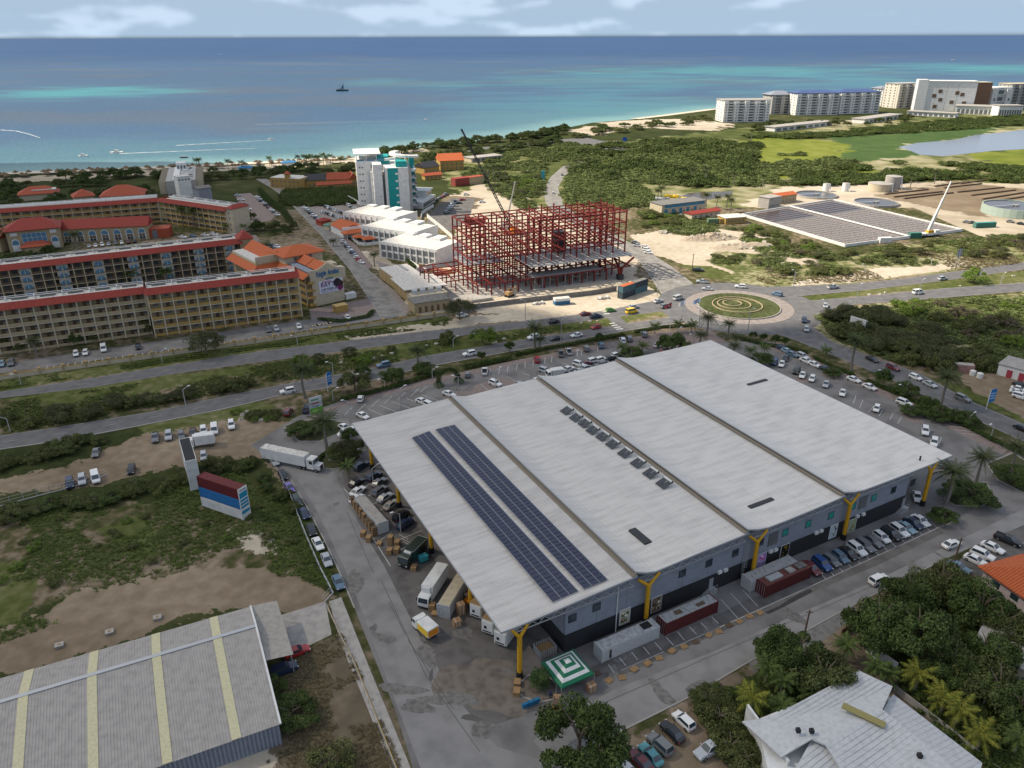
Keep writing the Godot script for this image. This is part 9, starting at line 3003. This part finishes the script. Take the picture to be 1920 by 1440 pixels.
	for q in [[Vector2(-213.1,-633.9),"bright blue roofed beach bar among the palms"],[Vector2(-185.9,-661.3),"smaller blue beach pavilion right of the palms"]]:
		var o:=thing("beach_bar",q[1],"building",Vector3(q[0].x,0,q[0].y),0.3,"beach bars")
		bx(o,"wall",M.white,-6,0,-3,6,2.6,3)
		hip(o,"roof",mat(0.04,0.2,0.4,0.6),-6,-3,6,3,2.6,1.4)
	# boats and their wakes
	var bt:=[[Vector2(-391.7,-726.3),"grey motor boat lying off the beach, left",0.1,9.0],[Vector2(-370.7,-747.1),"white motor boat at the head of a long wake",0.05,12.0],[Vector2(-253.8,-846.5),"small speed boat at the end of the upper wake",PI,7.0],[Vector2(-109.9,-1053.4),"tiny boat towing a thin wake far out",PI,6.0],[Vector2(-294.7,-713.8),"low dark boat moored close to the shore",0.2,7.0],[Vector2(1882.4,-3544.8),"white boat far out on the right horizon",0.0,16.0],[Vector2(-1805.5,-5175.3),"white boat far out on the left horizon",0.0,16.0]]
	for q in bt:
		var o:=thing("motor_boat",q[1],"boat",Vector3(q[0].x,-1.0,q[0].y),PI+q[2],"boats on the sea")
		var l: float=q[3]
		var m:=Mesher.new()
		var hull:=PackedVector2Array([Vector2(-l*0.5,-l*0.15),Vector2(l*0.2,-l*0.15),Vector2(l*0.5,0),Vector2(l*0.2,l*0.15),Vector2(-l*0.5,l*0.15)])
		m.prism(hull,0.0,l*0.12)
		part(o,"hull",m,M.white if not q[1].begins_with("low") else M.dark_metal)
		bx(o,"cabin",M.white,-l*0.15,l*0.12,-l*0.09,l*0.15,l*0.24,l*0.09)
		bx(o,"windows",M.glass,-l*0.1,l*0.16,-l*0.093,l*0.153,l*0.21,l*0.093)
	var sb:=thing("sailing_boat","dark two-masted sailing boat out on the blue water","boat",Vector3(Vector2(-336.5,-1633.2).x,-1.0,Vector2(-336.5,-1633.2).y),0.2)
	var hm:=Mesher.new()
	hm.prism(PackedVector2Array([Vector2(-11,-2.5),Vector2(7,-2.5),Vector2(13,0),Vector2(7,2.5),Vector2(-11,2.5)]),0.0,3.2)
	part(sb,"hull",hm,mat(0.03,0.07,0.09,0.5))
	for x in [-3.0,4.0]:
		tb(sb,"mast",M.dark_metal,Vector3(x,3,0),Vector3(x,15+x*0.4,0),0.3,0.15,6)
	var sl:=Mesher.new()
	sl.tri(Vector3(3.6,14,0.1),Vector3(3.6,4,0.1),Vector3(-2.5,4,0.1))
	sl.tri(Vector3(3.6,14,-0.1),Vector3(-2.5,4,-0.1),Vector3(3.6,4,-0.1))
	part(sb,"sail",sl,mat(0.08,0.2,0.26,0.7))
	bx(sb,"cabin",M.bluegrey,-8,3.2,-1.6,1,5.0,1.6)
	var wk:=[pts([-366,-743,-332,-753,-287,-767,-249,-778]),pts([-336,-801,-295,-821,-251,-842]),pts([-602,-949,-576,-937,-542,-904,-510,-868]),pts([-316,-1000,-215,-1023,-110,-1053]),pts([-243,-759,-187,-780,-128,-807])]
	for i in wk.size():
		var p: PackedVector2Array=wk[i]
		var m:=Mesher.new()
		var n:=60
		for k in n:
			var u0:=on_line(p,k/float(n))
			var u1:=on_line(p,(k+1)/float(n))
			var w0:=(1.6 if i<3 else 0.7)*(1.0+0.25*sin(k*0.9))*(1.0-0.6*k/n)
			m.quad(Vector3(u0.x,-0.9,u0.y-w0),Vector3(u1.x,-0.9,u1.y-w0),Vector3(u1.x,-0.9,u1.y+w0),Vector3(u0.x,-0.9,u0.y+w0))
		ground_piece("water_wake",m,matn(0.62,0.68,0.7,0.7,12.0,"grain") if i<4 else mat(0.09,0.2,0.25,0.5))

func cars(phrase: String,group: String,yaw: float,near: bool,list: Array) -> void:
	var ord:=["first","second","third","fourth","fifth","sixth","seventh","eighth","ninth","tenth","eleventh","twelfth","thirteenth","fourteenth","last"]
	for i in list.size():
		var q: Array=list[i]
		var w: PackedStringArray=q[0].rsplit(" ",true,1)
		var place: String=phrase.replace(", %s","") if list.size()==1 else phrase % ord[mini(i,14)]
		car(w[1],w[0],q[1],q[2],yaw+0.05*sin(i*3.7),"%s %s %s" % [w[0],w[1],place],group,near)

func vehicles() -> void:
	cars("parked by the dark wall, %s from the maroon container","cars along the dark wall",-1.16,true,[["maroon sedan",59.9,-124.9],["blue suv",62.5,-126.2],["grey hatchback",64.8,-127.3],["steel blue hatchback",67.1,-128.5],["black sedan",69.2,-129.7],["white suv",71.5,-131],["grey suv",73.7,-132.2],["grey sedan",76.1,-133.9],["white hatchback",78.5,-135.2],["black suv",81,-136.3],["white suv",83.3,-137.5],["light blue sedan",85.4,-138.7],["navy sedan",87.7,-140.3],["white sedan",89.7,-141.3]])
	cars("at the kerb of the fenced lot, %s from the trailer lorry","cars along the fenced lot",-1.07,true,[["silver sedan",-59.9,-168.4],["black sedan",-56,-161.6],["purple sedan",-52.9,-155.8],["dark green suv",-49.5,-149.8],["navy sedan",-46.7,-145]])
	cars("at the kerb of the fenced lot, %s from the sheet-roofed gate","cars along the fenced lot",-1.11,true,[["steel blue sedan",-34.2,-121.1],["silver sedan",-38,-128.2],["white sedan",-41,-133.6],["black sedan",-43.6,-138.8]])
	cars("in the bays left of the canopy, %s of the kerbside rank","cars left of the canopy",0.97,true,[["navy suv",-37.6,-165.8],["black sedan",-37.3,-158],["white sedan",-36.3,-154.2],["white hatchback",-36,-151]])
	cars("in the bays along the canopy, %s from the date palm island","cars left of the canopy",1.00,true,[["navy suv",-33.5,-160.7],["grey sedan",-31.9,-158],["grey suv",-31.2,-154.2],["silver sedan",-29.5,-151.4],["champagne sedan",-27.7,-148.3],["black suv",-24.8,-143.8],["navy suv",-23.5,-140.7]])
	cars("parked at the dirt track's verge, %s from the left","cars on the dirt track",-1.19,true,[["grey pickup",-95.3,-181],["silver suv",-92.1,-181.9],["grey hatchback",-88.8,-182.2],["brown pickup",-86.2,-183.4],["white suv",-83.7,-184.6],["white van",-81,-185.2],["white suv",-77.3,-188]])
	cars("facing the thicket below the dirt track, %s from the left","cars on the dirt track",-1.06,true,[["navy suv",-106.1,-158],["silver suv",-103.9,-159.5],["white van",-101.1,-160.4]])
	cars("alone on the dirt track, %s from the left","cars on the dirt track",-1.24,true,[["grey sedan",-107.2,-173],["black hatchback",-94.2,-164.4],["silver hatchback",-78.7,-170.9]])
	cars("in the hotel's roadside car park, %s from the left","cars in the hotel car park",-1.13,true,[["light blue hatchback",-167.2,-232.2],["grey suv",-164.6,-233.1],["white hatchback",-147.4,-240.9],["white hatchback",-144.6,-241.8],["white van",-140.1,-245.2],["black hatchback",-129.1,-247.1],["grey hatchback",-88.9,-263.6],["silver hatchback",-86.3,-264.7],["white sedan",-78.7,-267.4],["white sedan",-62.4,-276.7]])
	cars("driving on the near left carriageway, %s from the left","traffic on the left carriageways",-2.65,true,[["white suv",-67.7,-210.2],["white sedan",-48.9,-220.8],["steel blue suv",-41.8,-230.2],["white suv",-14.3,-239.6],["white suv",7.6,-255],["black sedan",15.5,-253.9],["white sedan",23.1,-257],["red hatchback",30.8,-265.2]])
	cars("on the carriageway beside the steel frame, %s from the left","traffic on the left carriageways",0.41,true,[["black suv",15.8,-271.1],["maroon sedan",28.4,-280.1],["navy pickup",32,-276.9],["green hatchback",38.5,-284.4],["yellow van",46.4,-282.4],["silver hatchback",48.2,-288.2]])
	cars("entering the roundabout by the mural containers, %s from the left","traffic at the roundabout",0.63,true,[["silver sedan",59,-295.4],["grey suv",60.5,-288.7],["silver van",67.6,-298.8]])
	cars("circling the far side of the roundabout, %s from the left","traffic at the roundabout",2.78,true,[["silver pickup",82.7,-321.7],["silver sedan",82.5,-311.6],["white suv",97.2,-314.5]])
	cars("on the right of the roundabout, %s from the top","traffic at the roundabout",2.28,true,[["steel blue suv",109.5,-303.9]])
	cars("leaving the roundabout to the lower right, %s from the top","traffic at the roundabout",-1.87,true,[["silver hatchback",123.7,-288.6],["navy suv",109.6,-271.9],["silver hatchback",107,-262.2]])
	cars("on the far right carriageways, %s from the left","traffic on the right carriageways",0.34,true,[["silver pickup",136.2,-313.3],["white van",168.4,-305.4],["silver suv",188.7,-325.2]])
	cars("on the street past the right car park, %s from the roundabout","cars on the street past the car park",-1.14,true,[["black sedan",118.7,-233.7],["maroon suv",122.4,-226.6],["white hatchback",125.9,-218.9],["silver sedan",127.8,-213.7],["grey suv",132.3,-203.4],["black sedan",138.3,-184.5]])
	cars("nosed to the brick walk, %s from the hedge arch","cars in the far car park",1.60,true,[["grey hatchback",-14,-222.2],["white pickup",-8.7,-224.7],["red suv",8.3,-234.3],["grey pickup",16.5,-239.4],["silver pickup",19.3,-241.2],["grey suv",25.4,-244.1],["steel blue suv",30.8,-247],["white suv",38.8,-251.6],["grey suv",41.4,-253.1],["grey suv",47.3,-257.3]])
	cars("in the aisle bays of the far car park, %s from the left","cars in the far car park",-0.73,true,[["white sedan",-45.8,-186.5],["white sedan",-42.1,-193.6],["white sedan",-26.3,-202.8],["white suv",-23.8,-200],["white sedan",-18.8,-207.9],["white suv",-5.1,-215.2],["silver suv",10.6,-224.9],["white suv",21.9,-230.1]])
	cars("by the wave roof's far eave, %s from the left","cars in the far car park",0.62,true,[["silver sedan",2.6,-214.7],["grey sedan",5.1,-215.9],["white sedan",7.8,-217.5],["silver sedan",21.8,-224.9],["white suv",26.7,-233.2],["grey sedan",27.6,-228.3],["white suv",29.4,-234.1],["grey suv",30.1,-230.5],["black sedan",32.6,-235.4],["white hatchback",34.9,-238.2],["white hatchback",50.7,-246.9],["red sedan",52.5,-242.9]])
	cars("in the far car park's middle bays, %s from the left","cars in the far car park",0.62,true,[["grey sedan",16.9,-222.8],["white sedan",18.2,-226.6],["silver hatchback",24.1,-227.4],["maroon sedan",24.4,-231]])
	cars("facing the entrance sign of the far car park, %s of three","cars in the far car park",1.58,true,[["maroon suv",-63.8,-196.1],["navy pickup",-58.9,-198.2],["white hatchback",-44.7,-204.8]])
	cars("in the right car park's outer rank, %s from the top","cars in the right car park",-1.03,true,[["navy sedan",92.2,-244],["light blue sedan",93.1,-241],["steel blue sedan",93.9,-238.2],["silver suv",96.7,-236.3],["white sedan",96.6,-232.6],["white sedan",98.1,-229.4],["black sedan",100.4,-225.9],["white sedan",106,-217.4],["white sedan",108.6,-211.9],["white suv",113.8,-200.6]])
	cars("on the roof side of the right car park, %s from the top","cars in the right car park",-2.07,true,[["black sedan",90.6,-234.9],["blue hatchback",85.7,-231.3],["white sedan",87.7,-229.9],["black suv",90.5,-224.2],["white sedan",91.3,-220.9],["white hatchback",93.3,-218],["silver sedan",96.1,-213.9],["white sedan",98.7,-207.7],["white hatchback",104.2,-196.9],["white suv",111.3,-183.1],["white suv",110.4,-176.6]])
	cars("in the dusty yard at the right edge, %s from the top","cars in the dusty yard",-0.76,true,[["black sedan",155.2,-213],["white sedan",152.8,-209.9],["white sedan",151.1,-207.7],["white suv",150.1,-204.7]])
	cars("driving past the dark wall, %s from the left","traffic in front of the dark wall",0.47,true,[["white suv",71.8,-121.2],["white sedan",92,-132.7]])
	cars("in the bays beside the red-roofed house, %s from the left","cars beside the red-roofed house",-0.91,true,[["steel blue sedan",89.5,-125.1],["white sedan",94.2,-127.3],["white suv",96.5,-129],["white sedan",100,-131.5],["black pickup",104.7,-134.1]])
	cars("tucked under the right end of the roof, %s","cars under the roof end",-1.92,true,[["white sedan",93.6,-150.9]])
	cars("in the bare lot beside the dark leafy tree, %s from the right","cars in the bare lot",2.15,true,[["white hatchback",26.6,-87.4],["black sedan",24.4,-85.3],["grey suv",22.1,-83],["teal sedan",20.4,-81.2],["maroon sedan",18.7,-80.1],["white sedan",16.2,-79.1]])
	cars("alone on the bare lot by the shrubs, %s","cars in the bare lot",-2.62,true,[["silver pickup",29.4,-82.1]])
	cars("half under the warehouse lean-to, %s from the top","cars at the warehouse",0.53,true,[["red sedan",-37.6,-102.5],["navy suv",-38.7,-98.4]])
	cars("on the sand lot right of the steel frame, %s from the top","cars on the sand lot",-0.48,false,[["grey sedan",64,-391.9],["silver sedan",64.3,-385.3],["white hatchback",67.6,-382],["white hatchback",67.6,-376.7],["white sedan",67.5,-371.5]])
	cars("beside the brown pole on the sand lot, %s","cars on the sand lot",-0.17,true,[["dark green pickup",85,-340]])
	cars("on the sand behind the white halls, %s from the left","cars on the far sand",0.33,false,[["black sedan",-33.8,-496.9],["red sedan",-32,-507.5],["white sedan",-30.6,-526.1],["white sedan",-18.9,-500.1]])
	cars("in the rank below the entrance building, %s from the bottom","cars below the entrance building",0.76,false,[["grey suv",-39.1,-467.6],["grey sedan",-38.7,-475.4],["silver sedan",-38.2,-481.9],["white sedan",-37.7,-488.5],["silver sedan",-37.1,-495.3],["black sedan",-36.6,-502.2]])
	cars("at the entrance building's steps, %s from the left","cars below the entrance building",1.11,false,[["black sedan",-49.1,-507.8],["grey sedan",-47.3,-515.1],["red sedan",-45.6,-520.6],["grey suv",-44.3,-526.3]])
	cars("along the restaurant street, %s from the far end","cars along the restaurant street",-0.83,false,[["silver sedan",-89.6,-399.9],["white sedan",-87.9,-395.9],["maroon sedan",-86.3,-391.8],["silver suv",-84.6,-387.8],["black suv",-83,-383.8],["silver suv",-81.3,-379.8],["white sedan",-79.6,-375.7],["navy suv",-78,-371.7],["silver sedan",-76.3,-367.7],["white sedan",-74.7,-363.7],["red suv",-73,-359.6],["white sedan",-71.3,-355.6]])
	cars("in the crowded car park's near rank, %s from the left","cars in the crowded car park",-0.86,false,[["white sedan",-115.2,-470.4],["silver sedan",-113.2,-468],["grey sedan",-111.3,-465.6],["black suv",-109.4,-463.1],["white suv",-107.4,-460.7],["navy sedan",-105.5,-458.3],["silver hatchback",-103.6,-455.9],["white sedan",-101.6,-453.5],["silver sedan",-99.7,-451.1],["grey sedan",-97.7,-448.7],["black suv",-95.8,-446.2]])
	cars("in the crowded car park's far rank, %s from the left","cars in the crowded car park",-0.86,false,[["black suv",-116,-484.8],["white suv",-114,-482.1],["navy sedan",-111.9,-479.4],["silver hatchback",-109.9,-476.7],["white sedan",-107.8,-474],["silver sedan",-105.8,-471.4],["grey sedan",-103.7,-468.7],["black suv",-101.7,-466],["white suv",-99.6,-463.3],["navy sedan",-97.6,-460.6],["silver hatchback",-95.5,-457.9]])
	cars("by the crowded car park's white wall, %s from the left","cars in the crowded car park",-0.91,false,[["silver sedan",-104.6,-493],["white suv",-102.4,-489],["black sedan",-100.1,-484.9],["white sedan",-97.9,-480.9],["silver suv",-95.7,-476.9],["white sedan",-93.5,-472.8],["silver sedan",-91.3,-468.8],["white sedan",-89,-464.7],["maroon sedan",-86.8,-460.7]])
	cars("in the crowded car park's street corner, %s from the top","cars in the crowded car park",-0.55,false,[["white sedan",-129.4,-483.4],["silver sedan",-126.6,-477.5],["grey sedan",-123.7,-471.6],["black suv",-120.9,-465.7],["white suv",-118,-459.8],["navy sedan",-115.2,-453.8],["silver hatchback",-112.3,-447.9]])
	cars("on the brick lot left of the main street, %s from the top","cars on the brick lot",-0.51,false,[["white sedan",-169.9,-519.2],["silver suv",-166.2,-512.2],["navy sedan",-162.6,-505.1],["white sedan",-159,-498.1],["black suv",-155.3,-491.1],["maroon sedan",-151.7,-484.1],["white hatchback",-148.1,-477.1],["grey sedan",-144.4,-470.1],["white sedan",-140.8,-463.1]])
	cars("at the tree line of the brick lot, %s from the top","cars on the brick lot",0.33,false,[["silver sedan",-184.6,-525.1],["white sedan",-177.5,-509.7],["navy suv",-170.4,-494.2],["white suv",-163.4,-478.8],["white sedan",-156.3,-463.4]])
	cars("in front of the arched lobby windows, %s from the left","cars at the lobby",-1.07,false,[["silver sedan",-216.6,-388.1],["white sedan",-213.9,-389.5],["white suv",-211.2,-390.9],["silver sedan",-208.5,-392.3],["grey suv",-205.8,-393.8],["white sedan",-203.1,-395.2],["maroon suv",-200.4,-396.6],["black sedan",-197.7,-398]])
	cars("in the garden court behind the signed gable, %s from the left","cars in the garden court",-0.83,false,[["navy sedan",-124.3,-385.7],["navy suv",-119.6,-375],["black sedan",-123,-389],["black sedan",-119.8,-381.4],["white sedan",-119.4,-385.7],["light blue sedan",-114.2,-368.8]])
	cars("on the lawn drive by the slanting wing, %s from the left","cars on the lawn drive",-0.26,false,[["white sedan",-175.8,-407],["steel blue sedan",-171.3,-409.4],["white sedan",-165.5,-411.7],["white suv",-161,-412.9]])
	cars("on the winding road to the beach, %s from the bottom","cars on the beach road",1.53,false,[["white hatchback",28.5,-530.8],["grey sedan",39.2,-605.9],["white suv",97.6,-783.2],["white sedan",83.2,-859]])
	cars("on the treatment plant's yard, %s from the left","cars at the plant",-0.75,false,[["white sedan",100.7,-456.1],["grey sedan",103.5,-456.1],["white van",173,-503.8],["grey sedan",259.6,-436.4],["black sedan",262.1,-435],["grey sedan",285.1,-437.4],["black sedan",287.8,-431.9]])
	cars("in the shade of the lone tree by the site wall, %s","cars at the site wall",0.47,true,[["white suv",-19.1,-278.7]])

# ---------------------------------------------------------------- people
func body_field(p: Vector3,bones: Array) -> float:
	var d:=1e9
	for b in bones:
		var ab: Vector3=b[1]-b[0]
		var t:=clampf((p-b[0]).dot(ab)/ab.length_squared(),0.0,1.0)
		var k: float=p.distance_to(b[0]+ab*t)-lerpf(b[2],b[3],t)
		var h:=clampf(0.5+0.5*(d-k)/0.035,0.0,1.0)
		d=lerpf(d,k,h)-0.035*h*(1.0-h)
	return d

func person_mesh(bones: Array) -> ArrayMesh:
	var cell:=0.035
	var lo:=Vector3(-0.6,-0.02,-0.5)
	var n:=Vector3i(35,53,29)
	var f:=PackedFloat32Array()
	f.resize(n.x*n.y*n.z)
	for x in n.x:
		for y in n.y:
			for z in n.z:
				f[(x*n.y+y)*n.z+z]=body_field(lo+Vector3(x,y,z)*cell,bones)
	var cell_v:={}
	var m:=Mesher.new()
	for x in n.x-1:
		for y in n.y-1:
			for z in n.z-1:
				var sum:=Vector3.ZERO
				var hits:=0
				for e in [[0,0,0,1,0,0],[0,1,0,1,1,0],[0,0,1,1,0,1],[0,1,1,1,1,1],[0,0,0,0,1,0],[1,0,0,1,1,0],[0,0,1,0,1,1],[1,0,1,1,1,1],[0,0,0,0,0,1],[1,0,0,1,0,1],[0,1,0,0,1,1],[1,1,0,1,1,1]]:
					var a: float=f[((x+e[0])*n.y+y+e[1])*n.z+z+e[2]]
					var b: float=f[((x+e[3])*n.y+y+e[4])*n.z+z+e[5]]
					if (a<0.0) != (b<0.0):
						sum+=Vector3(e[0],e[1],e[2]).lerp(Vector3(e[3],e[4],e[5]),a/(a-b))
						hits+=1
				if hits>0:
					cell_v[Vector3i(x,y,z)]=lo+(Vector3(x,y,z)+sum/hits)*cell
	for x in range(1,n.x-1):
		for y in range(1,n.y-1):
			for z in range(1,n.z-1):
				var a: float=f[(x*n.y+y)*n.z+z]
				for d in 3:
					var s:=[Vector3i(1,0,0),Vector3i(0,1,0),Vector3i(0,0,1)]
					var q=Vector3i(x,y,z)+s[d]
					var b: float=f[(q.x*n.y+q.y)*n.z+q.z]
					if (a<0.0)==(b<0.0):
						continue
					var u: Vector3i=s[(d+1) % 3]
					var w: Vector3i=s[(d+2) % 3]
					var c:=Vector3i(x,y,z)
					var k:=[c,c-u,c-u-w,c-w]
					if not (cell_v.has(k[0]) and cell_v.has(k[1]) and cell_v.has(k[2]) and cell_v.has(k[3])):
						continue
					if a<0.0:
						m.quad(cell_v[k[3]],cell_v[k[2]],cell_v[k[1]],cell_v[k[0]])
					else:
						m.quad(cell_v[k[0]],cell_v[k[1]],cell_v[k[2]],cell_v[k[3]])
	m.use_c=true
	for v in m.v:
		var skin:=v.y>1.5 or (absf(v.z)>0.2 and v.y<0.82 and v.y>0.6)
		m.c.append(Color(0.12,0.06,0.035) if skin else Color(0.025,0.045,0.16) if v.y>0.9 else Color(0.02,0.025,0.05) if v.y>0.09 else Color(0.02,0.018,0.016))
	return m.mesh()

func people() -> void:
	var skin:=mat(1,1,1,0.8)
	skin.vertex_color_use_as_albedo=true
	for who in 3:
		var s: float=[0.32,0.05,0.12][who]
		var bones:=[
			[Vector3(0,0.95,0),Vector3(0,1.2,0),0.15,0.14],[Vector3(0,1.2,0),Vector3(0.02,1.42,0),0.15,0.12],[Vector3(0,1.4,-0.17),Vector3(0,1.4,0.17),0.075,0.075],
			[Vector3(0.02,1.45,0),Vector3(0.04,1.55,0),0.055,0.055],[Vector3(0.05,1.62,0),Vector3(0.05,1.69,0),0.095,0.1],[Vector3(0.1,1.62,0),Vector3(0.155,1.61,0),0.05,0.02],
			[Vector3(0,0.93,0.09),Vector3(s*0.8,0.5,0.1),0.095,0.065],[Vector3(s*0.8,0.5,0.1),Vector3(s,0.08,0.1),0.065,0.045],[Vector3(s,0.05,0.1),Vector3(s+0.15,0.04,0.11),0.045,0.035],
			[Vector3(0,0.93,-0.09),Vector3(-s*0.5,0.5,-0.1),0.095,0.065],[Vector3(-s*0.5,0.5,-0.1),Vector3(-s*1.2,0.1,-0.1),0.065,0.045],[Vector3(-s*1.2,0.06,-0.1),Vector3(-s*1.2+0.15,0.04,-0.11),0.045,0.035],
			[Vector3(0,1.4,0.2),Vector3(-s*0.5,1.12,0.25),0.06,0.048],[Vector3(-s*0.5,1.12,0.25),Vector3(-s*0.4+0.1,0.88,0.26),0.048,0.036],
			[Vector3(0,1.4,-0.2),Vector3(s*0.5,1.12,-0.25),0.06,0.048],[Vector3(s*0.5,1.12,-0.25),Vector3(s*0.6+0.12,0.9,-0.26),0.048,0.036],
		]
		for hd in [[Vector3(-s*0.4+0.11,0.83,0.26)],[Vector3(s*0.6+0.13,0.85,-0.26)]]:
			for fg in 5:
				bones.append([hd[0],hd[0]+Vector3(-0.03+fg*0.018,-0.085 if fg<4 else -0.03,0.0 if fg<4 else 0.03),0.03,0.012])
		var p: Vector2=[Vector2(33.9,-93.7),Vector2(5.7,-89.4),Vector2(6,-92.5)][who]
		var o:=thing("person",["person in blue work clothes striding along the pavement","person in blue work clothes standing beside the forklift","person in dark clothes standing at the planted bed behind the forklift"][who],"person",Vector3(p.x,0.062,p.y),[2.4,-0.9,0.8][who])
		part(o,"body",person_mesh(bones),skin)
		var hm:=Mesher.new()
		for k in 8:
			var t0:=TAU*k/8
			var t1:=TAU*(k+1)/8
			for j in 2:
				var b0:=0.1+j*0.72
				var b1:=0.1+(j+1)*0.72
				var h:=Vector3(0.035,1.66,0)
				m_quad(hm,h,t0,t1,b0,b1)
		part(o,"hair",hm,M.black)

func m_quad(m: Mesher,h: Vector3,t0: float,t1: float,b0: float,b1: float) -> void:
	var r:=0.118
	m.quad(h+Vector3(cos(t0)*cos(b0),sin(b0),sin(t0)*cos(b0))*r,h+Vector3(cos(t0)*cos(b1),sin(b1),sin(t0)*cos(b1))*r,h+Vector3(cos(t1)*cos(b1),sin(b1),sin(t1)*cos(b1))*r,h+Vector3(cos(t1)*cos(b0),sin(b0),sin(t1)*cos(b0))*r)
